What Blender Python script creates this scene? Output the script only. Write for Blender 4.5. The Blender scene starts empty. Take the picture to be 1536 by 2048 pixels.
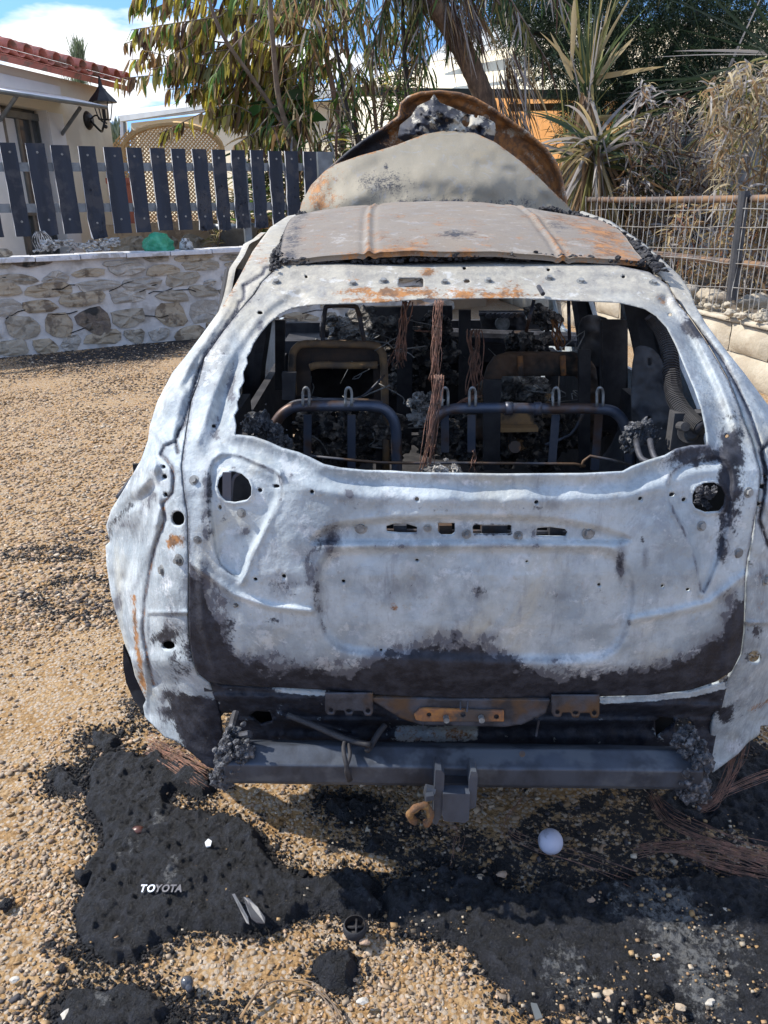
import bpy, math, random
import numpy as np
from mathutils import Vector, Matrix
R = math.radians
rnd = random.Random(7)
rng = np.random.default_rng(11)
scene = bpy.context.scene
COL = scene.collection

# ------------------------------------------------------------------ camera
CAMH, PITCH, ROLL, F = 1.78, R(22.25), R(0.85), 1538.0
_f = np.array([0, math.cos(PITCH), -math.sin(PITCH)])
_u0 = np.array([0, math.sin(PITCH), math.cos(PITCH)])
_x0 = np.array([1.0, 0, 0])
_r = math.cos(ROLL) * _x0 - math.sin(ROLL) * _u0
_u = math.sin(ROLL) * _x0 + math.cos(ROLL) * _u0
CAM = np.array([0, 0, CAMH])
cd = bpy.data.cameras.new("camera")
cam = bpy.data.objects.new("camera", cd)
COL.objects.link(cam)
cd.sensor_fit = 'HORIZONTAL'
cd.sensor_width = 36.0
cd.lens = 36.0 * F / 1536.0
cd.clip_start = 0.05
cd.clip_end = 3000
M = Matrix(((_r[0], _u[0], -_f[0], CAM[0]), (_r[1], _u[1], -_f[1], CAM[1]), (_r[2], _u[2], -_f[2], CAM[2]), (0, 0, 0, 1)))
cam.matrix_world = M
scene.camera = cam

# ------------------------------------------------------------------ light, sky, exposure
SUN_EL, SUN_AZ = 47.0, -80.0      # azimuth from +Y (ahead), negative = left
sd_ = np.array([math.sin(R(SUN_AZ)) * math.cos(R(SUN_EL)), math.cos(R(SUN_AZ)) * math.cos(R(SUN_EL)), math.sin(R(SUN_EL))])
sl = bpy.data.lights.new("sun", 'SUN')
sl.energy = 3.7
sl.angle = R(0.6)
sl.color = (1.0, 0.93, 0.82)
so = bpy.data.objects.new("sun", sl)
COL.objects.link(so)
so.rotation_euler = Vector(-sd_).to_track_quat('-Z', 'Y').to_euler()
so.location = (-8, 4, 12)
w = bpy.data.worlds.new("World")
scene.world = w
w.use_nodes = True
nt = w.node_tree
nt.nodes.clear()
wo = nt.nodes.new('ShaderNodeOutputWorld')
bg = nt.nodes.new('ShaderNodeBackground')
bg.inputs['Strength'].default_value = 0.15
sky = nt.nodes.new('ShaderNodeTexSky')
sky.sky_type = 'NISHITA'
sky.sun_disc = False
sky.sun_elevation = R(SUN_EL)
sky.sun_rotation = R(SUN_AZ)
sky.air_density = 1.0
sky.dust_density = 0.6
tc = nt.nodes.new('ShaderNodeTexCoord')
sep = nt.nodes.new('ShaderNodeSeparateXYZ')
nt.links.new(tc.outputs['Generated'], sep.inputs[0])
def wm(op, a, b=None, c=None):
    n = nt.nodes.new('ShaderNodeMath'); n.operation = op
    for i, v in enumerate((a, b, c)):
        if v is None: continue
        if isinstance(v, (int, float)): n.inputs[i].default_value = v
        else: nt.links.new(v, n.inputs[i])
    return n.outputs[0]
sv = nt.nodes.new('ShaderNodeCombineXYZ'); nt.links.new(sep.outputs[0], sv.inputs[0]); nt.links.new(sep.outputs[1], sv.inputs[1]); nt.links.new(wm('ADD', wm('ABSOLUTE', sep.outputs[2]), 0.30), sv.inputs[2])
sn = nt.nodes.new('ShaderNodeVectorMath'); sn.operation = 'NORMALIZE'; nt.links.new(sv.outputs[0], sn.inputs[0]); nt.links.new(sn.outputs[0], sky.inputs['Vector'])
zz = wm('ADD', wm('MAXIMUM', sep.outputs[2], 0.0), 0.16)
cx = wm('DIVIDE', sep.outputs[0], zz)
cy = wm('DIVIDE', sep.outputs[1], zz)
cb = nt.nodes.new('ShaderNodeCombineXYZ')
nt.links.new(cx, cb.inputs[0]); nt.links.new(cy, cb.inputs[1])
nz = nt.nodes.new('ShaderNodeTexNoise')
nz.inputs['Scale'].default_value = 1.7
nz.inputs['Detail'].default_value = 7
nz.inputs['Roughness'].default_value = 0.5
mp = nt.nodes.new('ShaderNodeMapping')
mp.inputs['Location'].default_value = (4.4, 0.7, 0.4)
nt.links.new(cb.outputs[0], mp.inputs[0]); nt.links.new(mp.outputs[0], nz.inputs['Vector'])
cr = nt.nodes.new('ShaderNodeValToRGB')
cr.color_ramp.elements[0].position = 0.49
cr.color_ramp.elements[1].position = 0.58
nt.links.new(nz.outputs['Fac'], cr.inputs[0])
mx = nt.nodes.new('ShaderNodeMix'); mx.data_type = 'RGBA'
nt.links.new(cr.outputs[0], mx.inputs['Factor'])
tint = nt.nodes.new('ShaderNodeMix'); tint.data_type = 'RGBA'; tint.blend_type = 'MULTIPLY'
tint.inputs['Factor'].default_value = 1.0
tint.inputs['B'].default_value = (.72, 1.0, 1.22, 1)
nt.links.new(sky.outputs[0], tint.inputs['A'])
nt.links.new(tint.outputs['Result'], mx.inputs['A'])
mx.inputs['B'].default_value = (5.4, 5.5, 5.7, 1)
nt.links.new(mx.outputs['Result'], bg.inputs[0])
nt.links.new(bg.outputs[0], wo.inputs[0])
scene.view_settings.view_transform = 'Standard'
scene.view_settings.look = 'None'
scene.view_settings.gamma = 1
scene.view_settings.use_curve_mapping = False
scene.view_settings.exposure = 0.78
scene.cycles.use_denoising = True
scene.cycles.max_bounces = 6
scene.cycles.transparent_max_bounces = 8
scene.cycles.caustics_reflective = False
scene.cycles.caustics_refractive = False

# ------------------------------------------------------------------ pixel <-> place helpers (photograph measured at 1536 x 2048)
def ray(px, py):
    px = np.asarray(px, float); py = np.asarray(py, float)
    a = (px - 768) / F; b = (1024 - py) / F
    return _f + a[..., None] * _r + b[..., None] * _u
def P(px, py, Y):
    d = ray(px, py)
    t = np.asarray(Y, float) / d[..., 1]
    return CAM + d * t[..., None]
def G(px, py, z=0.0):
    d = ray(px, py)
    t = (z - CAMH) / d[..., 2]
    return CAM + d * t[..., None]
def hit(px, py, p0, n, off=0.0):
    d = ray(px, py); p0 = np.asarray(p0, float); n = np.asarray(n, float)
    t = ((p0 + n * off - CAM) @ n) / (d @ n)
    return CAM + d * t[..., None]
def V(p): return np.array([float(p[0]), float(p[1]), float(p[2])])

# ------------------------------------------------------------------ noise
def _h(ix, iy, iz, s):
    n = (ix * 374761393 + iy * 668265263 + iz * 2147483647 + s * 974634777) & 0xffffffff
    n = ((n ^ (n >> 13)) * 1274126177) & 0xffffffff
    n = (n ^ (n >> 16)) & 0xffff
    return n / 65535.0
def vn(x, y, z=0.0, s=0):
    x, y, z = np.broadcast_arrays(np.asarray(x, float), np.asarray(y, float), np.asarray(z, float))
    ix = np.floor(x).astype(np.int64); iy = np.floor(y).astype(np.int64); iz = np.floor(z).astype(np.int64)
    fx, fy, fz = x - ix, y - iy, z - iz
    fx = fx * fx * (3 - 2 * fx); fy = fy * fy * (3 - 2 * fy); fz = fz * fz * (3 - 2 * fz)
    def c(a, b, d): return _h(ix + a, iy + b, iz + d, s)
    x00 = c(0, 0, 0) * (1 - fx) + c(1, 0, 0) * fx
    x10 = c(0, 1, 0) * (1 - fx) + c(1, 1, 0) * fx
    x01 = c(0, 0, 1) * (1 - fx) + c(1, 0, 1) * fx
    x11 = c(0, 1, 1) * (1 - fx) + c(1, 1, 1) * fx
    return (x00 * (1 - fy) + x10 * fy) * (1 - fz) + (x01 * (1 - fy) + x11 * fy) * fz
def fbm(x, y, z=0.0, s=0, o=4):
    a, t, k = 0.5, 0.0, 0.0
    f = 1.0
    for i in range(o):
        t = t + a * vn(np.asarray(x) * f + 17.3 * i, np.asarray(y) * f - 9.1 * i, np.asarray(z) * f, s + i); k += a
        a *= 0.5; f *= 2.03
    return t / k
def ss(a, b, x):
    t = np.clip((x - a) / (b - a), 0, 1)
    return t * t * (3 - 2 * t)

# ------------------------------------------------------------------ 2D polygons
def inpoly(x, y, poly):
    poly = np.asarray(poly, float); r = np.zeros(x.shape, bool)
    xa, ya = poly[:, 0], poly[:, 1]; xb, yb = np.roll(xa, -1), np.roll(ya, -1)
    for i in range(len(poly)):
        c = (ya[i] > y) != (yb[i] > y)
        if not c.any(): continue
        xi = (xb[i] - xa[i]) * (y - ya[i]) / (yb[i] - ya[i] + 1e-12) + xa[i]
        r ^= c & (x < xi)
    return r
def nearest(x, y, line, closed=True):
    line = np.asarray(line, float); n = len(line)
    bd = np.full(x.shape, 1e18); bx = x.copy(); by = y.copy()
    for i in range(n if closed else n - 1):
        a = line[i]; b = line[(i + 1) % n]; d = b - a; L = d @ d + 1e-12
        t = np.clip(((x - a[0]) * d[0] + (y - a[1]) * d[1]) / L, 0, 1)
        qx = a[0] + t * d[0]; qy = a[1] + t * d[1]
        e = (x - qx) ** 2 + (y - qy) ** 2
        m = e < bd
        bd = np.where(m, e, bd); bx = np.where(m, qx, bx); by = np.where(m, qy, by)
    return np.sqrt(bd), bx, by
def dist(x, y, line, closed=False): return nearest(x, y, line, closed)[0]
def sdp(x, y, poly):
    d = nearest(x, y, poly)[0]
    return np.where(inpoly(x, y, poly), d, -d)
def smooth_poly(poly, it=1, closed=True):
    p = np.asarray(poly, float)
    for _ in range(it):
        q = np.roll(p, -1, 0)
        a = 0.75 * p + 0.25 * q; b = 0.25 * p + 0.75 * q
        r = np.empty((2 * len(p), 2)); r[0::2] = a; r[1::2] = b
        if not closed: r = np.vstack([p[:1], r[:-2], p[-1:]])
        p = r
    return p
def rag(poly, amp, seg, seed=0):
    p = np.asarray(poly, float); out = []
    for i in range(len(p)):
        a = p[i]; b = p[(i + 1) % len(p)]; n = max(1, int(np.hypot(*(b - a)) / seg))
        for k in range(n): out.append(a + (b - a) * k / n)
    o = np.array(out)
    sc = 1.0 / (seg * 4)
    o[:, 0] += (fbm(o[:, 0] * sc, o[:, 1] * sc, 0, seed, 4) - .5) * 2 * amp
    o[:, 1] += (fbm(o[:, 0] * sc, o[:, 1] * sc, 5.5, seed + 9, 4) - .5) * 2 * amp
    return o
def ell(cx, cy, rx, ry=None, n=14, a0=0):
    ry = rx if ry is None else ry
    return [(cx + rx * math.cos(a0 + 2 * math.pi * i / n), cy + ry * math.sin(a0 + 2 * math.pi * i / n)) for i in range(n)]
def rrect(x0, y0, x1, y1, r, n=4):
    o = []
    for cx_, cy_, a in ((x1 - r, y0 + r, -90), (x1 - r, y1 - r, 0), (x0 + r, y1 - r, 90), (x0 + r, y0 + r, 180)):
        for k in range(n + 1):
            t = R(a + 90 * k / n); o.append((cx_ + r * math.cos(t), cy_ + r * math.sin(t)))
    return o
def grid_in(poly, holes, step):
    """grid cells whose centre lies in poly and outside holes; border vertices snapped on to the outlines"""
    poly = np.asarray(poly, float)
    x0, y0 = poly.min(0) - step; x1, y1 = poly.max(0) + step
    nx = int((x1 - x0) / step) + 2; ny = int((y1 - y0) / step) + 2
    gx, gy = np.meshgrid(x0 + np.arange(nx) * step, y0 + np.arange(ny) * step)
    cx_ = gx[:-1, :-1] + step / 2; cy_ = gy[:-1, :-1] + step / 2
    keep = inpoly(cx_, cy_, poly)
    for h in holes: keep &= ~inpoly(cx_, cy_, h)
    cnt = np.zeros((ny, nx), int)
    for a in (0, 1):
        for b in (0, 1): cnt[a:ny - 1 + a, b:nx - 1 + b] += keep
    bd = (cnt > 0) & (cnt < 4)
    bx, by = gx[bd], gy[bd]
    best = np.full(bx.shape, 1e9); qx, qy = bx.copy(), by.copy()
    for l in [poly] + [np.asarray(h, float) for h in holes]:
        lo = l.min(0) - 2 * step; hi = l.max(0) + 2 * step
        m = (bx > lo[0]) & (bx < hi[0]) & (by > lo[1]) & (by < hi[1])
        if not m.any(): continue
        d, nx_, ny_ = nearest(bx[m], by[m], l)
        idx = np.where(m)[0]; s = d < best[idx]
        best[idx[s]] = d[s]; qx[idx[s]] = nx_[s]; qy[idx[s]] = ny_[s]
    s = best < step * 1.3
    bx = np.where(s, qx, bx); by = np.where(s, qy, by)
    gx[bd] = bx; gy[bd] = by
    used = cnt > 0
    idx = -np.ones((ny, nx), int); idx[used] = np.arange(used.sum())
    a = idx[:-1, :-1][keep]; b = idx[:-1, 1:][keep]; c = idx[1:, 1:][keep]; d = idx[1:, :-1][keep]
    return gx[used], gy[used], np.stack([a, d, c, b], 1)
def border_edges(q):
    e = np.concatenate([q[:, [0, 1]], q[:, [1, 2]], q[:, [2, 3]], q[:, [3, 0]]])
    k = np.sort(e, 1); key = k[:, 0].astype(np.int64) * 10000000 + k[:, 1]
    u, i, c = np.unique(key, return_index=True, return_counts=True)
    return e[i[c == 1]]

# ------------------------------------------------------------------ mesh building
WL = {}
def wloc(o):
    return WL.get(o.name, np.zeros(3)) if o is not None else np.zeros(3)
def link_mesh(name, me, mats, parent=None, smooth=True):
    if not isinstance(mats, (list, tuple)): mats = [mats]
    for m in mats: me.materials.append(m)
    o = bpy.data.objects.new(name, me)
    COL.objects.link(o)
    if parent is not None: o.parent = parent
    WL[o.name] = wloc(parent)
    if smooth and len(me.polygons): me.polygons.foreach_set('use_smooth', np.ones(len(me.polygons), bool))
    return o
def raw(name, v, faces, mats, parent=None, smooth=True, attrs=None, mi=None):
    """v: N x 3 world points; faces: an int array (quads or tris), a list of such arrays, or a list of tuples"""
    v = np.asarray(v, float) - wloc(parent)
    me = bpy.data.meshes.new(name)
    if isinstance(faces, np.ndarray): faces = [faces]
    if len(faces) and isinstance(faces[0], np.ndarray):
        fs = [f for f in faces if len(f)]
        tot = sum(f.size for f in fs); nf = sum(len(f) for f in fs)
        me.vertices.add(len(v)); me.vertices.foreach_set('co', v.astype(np.float32).ravel())
        me.loops.add(tot); me.loops.foreach_set('vertex_index', np.concatenate([f.ravel() for f in fs]).astype(np.int32))
        me.polygons.add(nf)
        ln = np.concatenate([np.full(len(f), f.shape[1]) for f in fs]).astype(np.int32)
        me.polygons.foreach_set('loop_start', np.concatenate([[0], np.cumsum(ln)[:-1]]).astype(np.int32))
        me.update(calc_edges=True)
    else:
        me.from_pydata([tuple(p) for p in v], [], [tuple(int(i) for i in f) for f in faces])
    if attrs:
        for k, a in attrs.items():
            at = me.attributes.new(k, 'FLOAT_COLOR', 'POINT')
            a = np.asarray(a, np.float32)
            if a.shape[1] == 3: a = np.concatenate([a, np.ones((len(a), 1), np.float32)], 1)
            at.data.foreach_set('color', a.ravel())
    o = link_mesh(name, me, mats, parent, smooth)
    if mi is not None: me.polygons.foreach_set('material_index', np.asarray(mi, np.int32))
    me.validate(verbose=False) if False else None
    return o
class MB:
    def __init__(s): s.v = []; s.f = []; s.n = 0; s.m = []
    def add(s, v, f, m=0):
        k = s.n
        for p in v: s.v.append((float(p[0]), float(p[1]), float(p[2])))
        s.n += len(v)
        for q in f: s.f.append(tuple(k + i for i in q)); s.m.append(m)
        return s
    def box(s, c, sz, rot=None, taper=1.0, m=0):
        hx, hy, hz = sz[0] / 2, sz[1] / 2, sz[2] / 2
        v = np.array([(-hx, -hy, -hz), (hx, -hy, -hz), (hx, hy, -hz), (-hx, hy, -hz), (-hx * taper, -hy * taper, hz), (hx * taper, -hy * taper, hz), (hx * taper, hy * taper, hz), (-hx * taper, hy * taper, hz)])
        if rot is not None: v = v @ np.asarray(rot).T
        return s.add(v + np.asarray(c), [(0, 3, 2, 1), (4, 5, 6, 7), (0, 1, 5, 4), (1, 2, 6, 5), (2, 3, 7, 6), (3, 0, 4, 7)], m)
    def hexa(s, a, b, m=0):
        """a, b: two quads of 4 points"""
        return s.add(list(a) + list(b), [(3, 2, 1, 0), (4, 5, 6, 7), (0, 1, 5, 4), (1, 2, 6, 5), (2, 3, 7, 6), (3, 0, 4, 7)], m)
    def tube(s, pts, r, n=8, m=0, cap=True):
        pts = [V(p) for p in pts]; k = len(pts)
        rr = r if hasattr(r, '__len__') else [r] * k
        up = np.array([0.13, 0.31, 0.94]); vs = []; nrm = None
        for i in range(k):
            t = pts[min(i + 1, k - 1)] - pts[max(i - 1, 0)]; t = t / (np.linalg.norm(t) + 1e-9)
            if nrm is None:
                a = up if abs(t @ up) < .9 else np.array([1.0, 0, 0])
                nrm = a - t * (a @ t)
            nrm = nrm - t * (nrm @ t); nrm = nrm / (np.linalg.norm(nrm) + 1e-9)
            bi = np.cross(t, nrm)
            for j in range(n):
                an = 2 * math.pi * j / n
                vs.append(pts[i] + rr[i] * (math.cos(an) * nrm + math.sin(an) * bi))
        f = [(i * n + j, i * n + (j + 1) % n, (i + 1) * n + (j + 1) % n, (i + 1) * n + j) for i in range(k - 1) for j in range(n)]
        if cap: f += [tuple(range(n))[::-1], tuple((k - 1) * n + j for j in range(n))]
        return s.add(vs, f, m)
    def disc(s, c, nrm, r, h, n=12, m=0, r2=None):
        c = V(c); nrm = V(nrm); nrm = nrm / np.linalg.norm(nrm)
        return s.tube([c, c + nrm * h], [r, r if r2 is None else r2], n, m)
    def prism(s, base, d, m=0):
        """extrude polygon (list of 3D points) by vector d"""
        n = len(base); d = np.asarray(d)
        v = [V(p) for p in base] + [V(p) + d for p in base]
        return s.add(v, [tuple(range(n)), tuple(range(2 * n - 1, n - 1, -1))] + [(i, i + n, (i + 1) % n + n, (i + 1) % n) for i in range(n)], m)
    def ico(s, c, r, sub=1, nz=.25, seed=0, sq=(1, 1, 1), m=0):
        v, f = ICO[sub]
        k = 1 + nz * 2 * (fbm(v[:, 0] * 1.7 + seed * 3.1, v[:, 1] * 1.7, v[:, 2] * 1.7 + seed, 3, 3) - .5)
        if nz >= .4: k = k + nz * 1.2 * (fbm(v[:, 0] * 5 + seed, v[:, 1] * 5, v[:, 2] * 5, 9, 2) - .5)
        return s.add(v * k[:, None] * r * np.asarray(sq) + np.asarray(c), f, m)
    def build(s, name, mats, parent=None, smooth=False):
        o = raw(name, s.v, s.f, mats, parent, smooth)
        if isinstance(mats, (list, tuple)) and len(mats) > 1: o.data.polygons.foreach_set('material_index', np.asarray(s.m, np.int32))
        return o
def _ico(sub):
    t = (1 + 5 ** .5) / 2
    v = [(-1, t, 0), (1, t, 0), (-1, -t, 0), (1, -t, 0), (0, -1, t), (0, 1, t), (0, -1, -t), (0, 1, -t), (t, 0, -1), (t, 0, 1), (-t, 0, -1), (-t, 0, 1)]
    f = [(0, 11, 5), (0, 5, 1), (0, 1, 7), (0, 7, 10), (0, 10, 11), (1, 5, 9), (5, 11, 4), (11, 10, 2), (10, 7, 6), (7, 1, 8), (3, 9, 4), (3, 4, 2), (3, 2, 6), (3, 6, 8), (3, 8, 9), (4, 9, 5), (2, 4, 11), (6, 2, 10), (8, 6, 7), (9, 8, 1)]
    v = [np.array(p) / np.linalg.norm(p) for p in v]
    for _ in range(sub):
        c = {}; g = []
        def mid(a, b):
            k = (min(a, b), max(a, b))
            if k not in c:
                p = v[a] + v[b]; v.append(p / np.linalg.norm(p)); c[k] = len(v) - 1
            return c[k]
        for a, b, d in f:
            x, y, z = mid(a, b), mid(b, d), mid(d, a)
            g += [(a, x, z), (b, y, x), (d, z, y), (x, y, z)]
        f = g
    return np.array(v), np.array(f)
ICO = {i: _ico(i) for i in range(5)}
def smooth_line(pts, n=4):
    """Catmull-Rom through 3D points"""
    p = [V(q) for q in pts]; p = [2 * p[0] - p[1]] + p + [2 * p[-1] - p[-2]]; o = []
    for i in range(1, len(p) - 2):
        for k in range(n):
            t = k / n
            o.append(.5 * (2 * p[i] + (p[i + 1] - p[i - 1]) * t + (2 * p[i - 1] - 5 * p[i] + 4 * p[i + 1] - p[i + 2]) * t * t + (3 * p[i] - p[i - 1] - 3 * p[i + 1] + p[i + 2]) * t ** 3))
    return o + [p[-2]]
def empty(name, loc, label=None, cat=None, group=None, kind=None):
    o = bpy.data.objects.new(name, None); COL.objects.link(o); o.location = tuple(float(c) for c in loc)
    o.empty_display_size = .1
    WL[o.name] = np.array([float(c) for c in loc])
    return tag(o, label, cat, group, kind)
def tag(o, label=None, cat=None, group=None, kind=None):
    for k, v in (('label', label), ('category', cat), ('group', group), ('kind', kind)):
        if v: o[k] = v
    return o
def stuff(o): o['kind'] = 'stuff'; return o
def sheet(name, outline, holes, Yf, step, mat, parent, maskf=None, rim=0.006, attrs=None):
    gx, gy, q = grid_in(outline, holes, step)
    p = P(gx, gy, Yf(gx, gy))
    be = border_edges(q)
    n = len(p)
    ids = np.unique(be); mp_ = {int(a): n + i for i, a in enumerate(ids)}
    back = p[ids] + (p[ids] - CAM) / np.linalg.norm(p[ids] - CAM, axis=1)[:, None] * rim * .3 + np.array([0, rim, 0])
    rq = np.array([[a, mp_[int(a)], mp_[int(b)], b] for a, b in be])
    v = np.vstack([p, back])
    at = None
    if maskf is not None:
        m = maskf(gx, gy)
        if m.shape[1] == 3: m = np.hstack([m, np.zeros((len(m), 1))])
        m = np.vstack([m, m[ids]]); at = {'mask': m}
    return raw(name, v, [q, rq], mat, parent, True, at)

# ------------------------------------------------------------------ materials
class NT:
    def __init__(s, name):
        s.m = bpy.data.materials.new(name); s.m.use_nodes = True; s.t = s.m.node_tree; s.t.nodes.clear()
        s.out = s.t.nodes.new('ShaderNodeOutputMaterial'); s.b = s.t.nodes.new('ShaderNodeBsdfPrincipled')
        s.t.links.new(s.b.outputs[0], s.out.inputs[0])
        s.co = s.t.nodes.new('ShaderNodeTexCoord').outputs['Object']
    def L(s, a, b): s.t.links.new(a, b)
    def setin(s, i, v):
        if isinstance(v, (int, float)): i.default_value = v
        elif isinstance(v, (tuple, list)): i.default_value = tuple(v) + ((1,) if len(v) == 3 and i.type == 'RGBA' else ())
        else: s.L(v, i)
    def noise(s, sc, det=4, rough=.55, co=None, dist=0, stretch=None):
        n = s.t.nodes.new('ShaderNodeTexNoise'); n.inputs['Scale'].default_value = sc; n.inputs['Detail'].default_value = det
        n.inputs['Roughness'].default_value = rough; n.inputs['Distortion'].default_value = dist
        c = co or s.co
        if stretch:
            mp = s.t.nodes.new('ShaderNodeMapping'); mp.inputs['Scale'].default_value = stretch; s.L(c, mp.inputs[0]); c = mp.outputs[0]
        s.L(c, n.inputs['Vector']); return n.outputs['Fac']
    def vor(s, sc, feat='F1', out='Distance', co=None, rand=1.0):
        n = s.t.nodes.new('ShaderNodeTexVoronoi'); n.inputs['Scale'].default_value = sc; n.feature = feat
        n.inputs['Randomness'].default_value = rand
        s.L(co or s.co, n.inputs['Vector']); return n.outputs[out]
    def math(s, op, a, b=0.0, c=None, clamp=False):
        n = s.t.nodes.new('ShaderNodeMath'); n.operation = op; n.use_clamp = clamp
        s.setin(n.inputs[0], a); s.setin(n.inputs[1], b)
        if c is not None: s.setin(n.inputs[2], c)
        return n.outputs[0]
    def step(s, a, lo, hi):
        n = s.t.nodes.new('ShaderNodeMapRange'); n.interpolation_type = 'SMOOTHSTEP'
        s.setin(n.inputs[0], a); n.inputs[1].default_value = lo; n.inputs[2].default_value = hi; return n.outputs[0]
    def mix(s, f, a, b, blend='MIX'):
        n = s.t.nodes.new('ShaderNodeMix'); n.data_type = 'RGBA'; n.blend_type = blend
        s.setin(n.inputs['Factor'], f); s.setin(n.inputs['A'], a); s.setin(n.inputs['B'], b); return n.outputs['Result']
    def attr(s, name='mask'):
        n = s.t.nodes.new('ShaderNodeAttribute'); n.attribute_name = name; return n
    def sepc(s, c):
        n = s.t.nodes.new('ShaderNodeSeparateColor'); s.L(c, n.inputs[0]); return n.outputs
    def bump(s, h, st=.3, d=.01):
        n = s.t.nodes.new('ShaderNodeBump'); n.inputs['Strength'].default_value = st; n.inputs['Distance'].default_value = d
        s.L(h, n.inputs['Height']); s.L(n.outputs[0], s.b.inputs['Normal']); return s
    def fin(s, col, rough=.8, metal=0.0, spec=None):
        s.setin(s.b.inputs['Base Color'], col); s.setin(s.b.inputs['Roughness'], rough); s.setin(s.b.inputs['Metallic'], metal)
        if spec is not None: s.b.inputs['Specular IOR Level'].default_value = spec
        return s.m
def pm(name, c1, c2=None, sc=8, rough=.8, metal=0.0, bump=.25, bd=.004, c3=None, sc3=2.0, spec=None, stretch=None, det=5, lo=.35, hi=.65):
    n = NT(name)
    c2 = c2 or tuple(x * .75 for x in c1)
    f = n.noise(sc, det, .6, stretch=stretch)
    col = n.mix(n.step(f, lo, hi), c1, c2)
    if c3: col = n.mix(n.step(n.noise(sc3, 4, .6), .5, .62), col, c3)
    if bump: n.bump(n.noise(sc * 4, 6, .6, stretch=stretch), bump, bd)
    return n.fin(col, rough, metal, spec)

def burnt_metal(name, base=(.45, .505, .54), dark=(.30, .35, .39), warm=(.49, .47, .39), wh=.3, usa=.88, sun_warm=(.40, .36, .285)):
    n = NT(name)
    a = n.sepc(n.attr('mask').outputs['Color'])
    oz = n.t.nodes.new('ShaderNodeSeparateXYZ'); n.L(n.co, oz.inputs[0])
    n1 = n.noise(5, 6, .62); n2 = n.noise(26, 6, .68); n3 = n.noise(120, 3, .6); n4 = n.noise(2.2, 5, .6, dist=.8)
    col = n.mix(n.step(n1, .42, .62), base, dark)
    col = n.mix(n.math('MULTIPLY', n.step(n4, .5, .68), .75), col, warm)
    col = n.mix(n.math('MULTIPLY', n.step(n2, .54, .66), wh), col, (.58, .61, .66))
    col = n.mix(n.math('MULTIPLY', n.step(n.noise(60, 5, .7), .63, .72), .5), col, (.16, .16, .18))
    col = n.mix(n.math('MULTIPLY', n.step(n.math('ADD', oz.outputs[2], n.math('MULTIPLY', n.noise(6, 5, .65), .3)), 1.50, 1.72), .8), col, sun_warm)  # upper metal tinted cream, warm sunlight painted into the colour
    st = n.noise(16, 6, .68, stretch=(1.6, 1.6, .22)); st2 = n.noise(38, 5, .7)
    col = n.mix(n.math('MULTIPLY', n.step(st, .57, .68), .4), col, (.21, .225, .26))
    col = n.mix(n.math('MULTIPLY', n.step(n.noise(9, 6, .7, dist=1.2), .58, .66), .38), col, (.25, .27, .30))
    col = n.mix(n.math('MULTIPLY', n.step(st2, .6, .68), .35), col, (.34, .31, .25))
    nn = n.math('ADD', n.math('MULTIPLY', n2, .55), n.math('MULTIPLY', n3, .45))
    ash = n.step(n.math('ADD', a[2], n.math('MULTIPLY', n.math('SUBTRACT', nn, .5), 1.2)), .38, .72)
    col = n.mix(ash, col, (.66, .69, .73))
    atn = n.attr('mask'); sg = n.math('MULTIPLY', atn.outputs['Alpha'], n.step(n.math('ADD', atn.outputs['Alpha'], n.math('MULTIPLY', n.math('SUBTRACT', n.noise(34, 7, .75, stretch=(1.4, 1.4, .55)), .5), 1.9)), .02, .62))
    col = n.mix(n.math('MULTIPLY', sg, usa), col, (.085, .088, .112))
    shp = n.step(n.math('ADD', atn.outputs['Alpha'], n.math('MULTIPLY', n.math('SUBTRACT', n.noise(48, 8, .72, stretch=(1.3, 1.3, .7), dist=.4), .5), 1.5)), .60, .68)
    col = n.mix(n.math('MULTIPLY', shp, n.math('MULTIPLY', usa, .8)), col, (.07, .072, .095))
    scr = n.step(n.noise(70, 5, .7, stretch=(.25, 1, 3.0)), .62, .70); col = n.mix(n.math('MULTIPLY', scr, .22), col, (.16, .17, .19))
    bl = n.step(n.math('ADD', n.noise(12, 7, .7, dist=.5), n.math('MULTIPLY', n.noise(90, 4, .7), .25)), .70, .76); col = n.mix(n.math('MULTIPLY', bl, wh), col, (.74, .77, .80))
    rust = n.step(n.math('ADD', a[1], n.math('MULTIPLY', n.math('SUBTRACT', nn, .5), 2.2)), .36, .7)
    rc = n.mix(n.step(n.noise(22, 5, .7), .38, .62), (.36, .165, .055), (.15, .085, .05))
    col = n.mix(rust, col, rc)
    soot = n.step(n.math('ADD', a[0], n.math('MULTIPLY', n.math('SUBTRACT', nn, .5), 2.2)), .33, .72)
    sc = n.mix(n.step(n2, .35, .7), (.012, .013, .020), (.040, .044, .060))
    col = n.mix(soot, col, sc)
    n.bump(n.math('ADD', n.math('MULTIPLY', n2, .6), n.math('MULTIPLY', n3, .8)), .5, .004)
    return n.fin(col, n.math('ADD', n.math('MULTIPLY', n2, .35), .48), .05, .35)
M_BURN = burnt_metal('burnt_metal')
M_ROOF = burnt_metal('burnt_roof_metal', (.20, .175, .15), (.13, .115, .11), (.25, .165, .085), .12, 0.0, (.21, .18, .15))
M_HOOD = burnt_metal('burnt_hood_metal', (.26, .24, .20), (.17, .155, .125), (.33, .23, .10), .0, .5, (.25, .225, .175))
M_BLACK = pm('soot_black', (.012, .012, .016), (.035, .034, .038), 14, .75, bump=.4, bd=.004)
M_DARK = pm('charred_steel', (.03, .031, .038), (.075, .08, .10), 18, .6, .3, bump=.5, bd=.003, c3=(.10, .06, .035), sc3=5)
M_BEAM = pm('scorched_beam_steel', (.035, .040, .052), (.07, .085, .115), 9, .55, .35, bump=.5, bd=.002, c3=(.10, .115, .14), sc3=7, stretch=(1, 1, .5))
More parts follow.
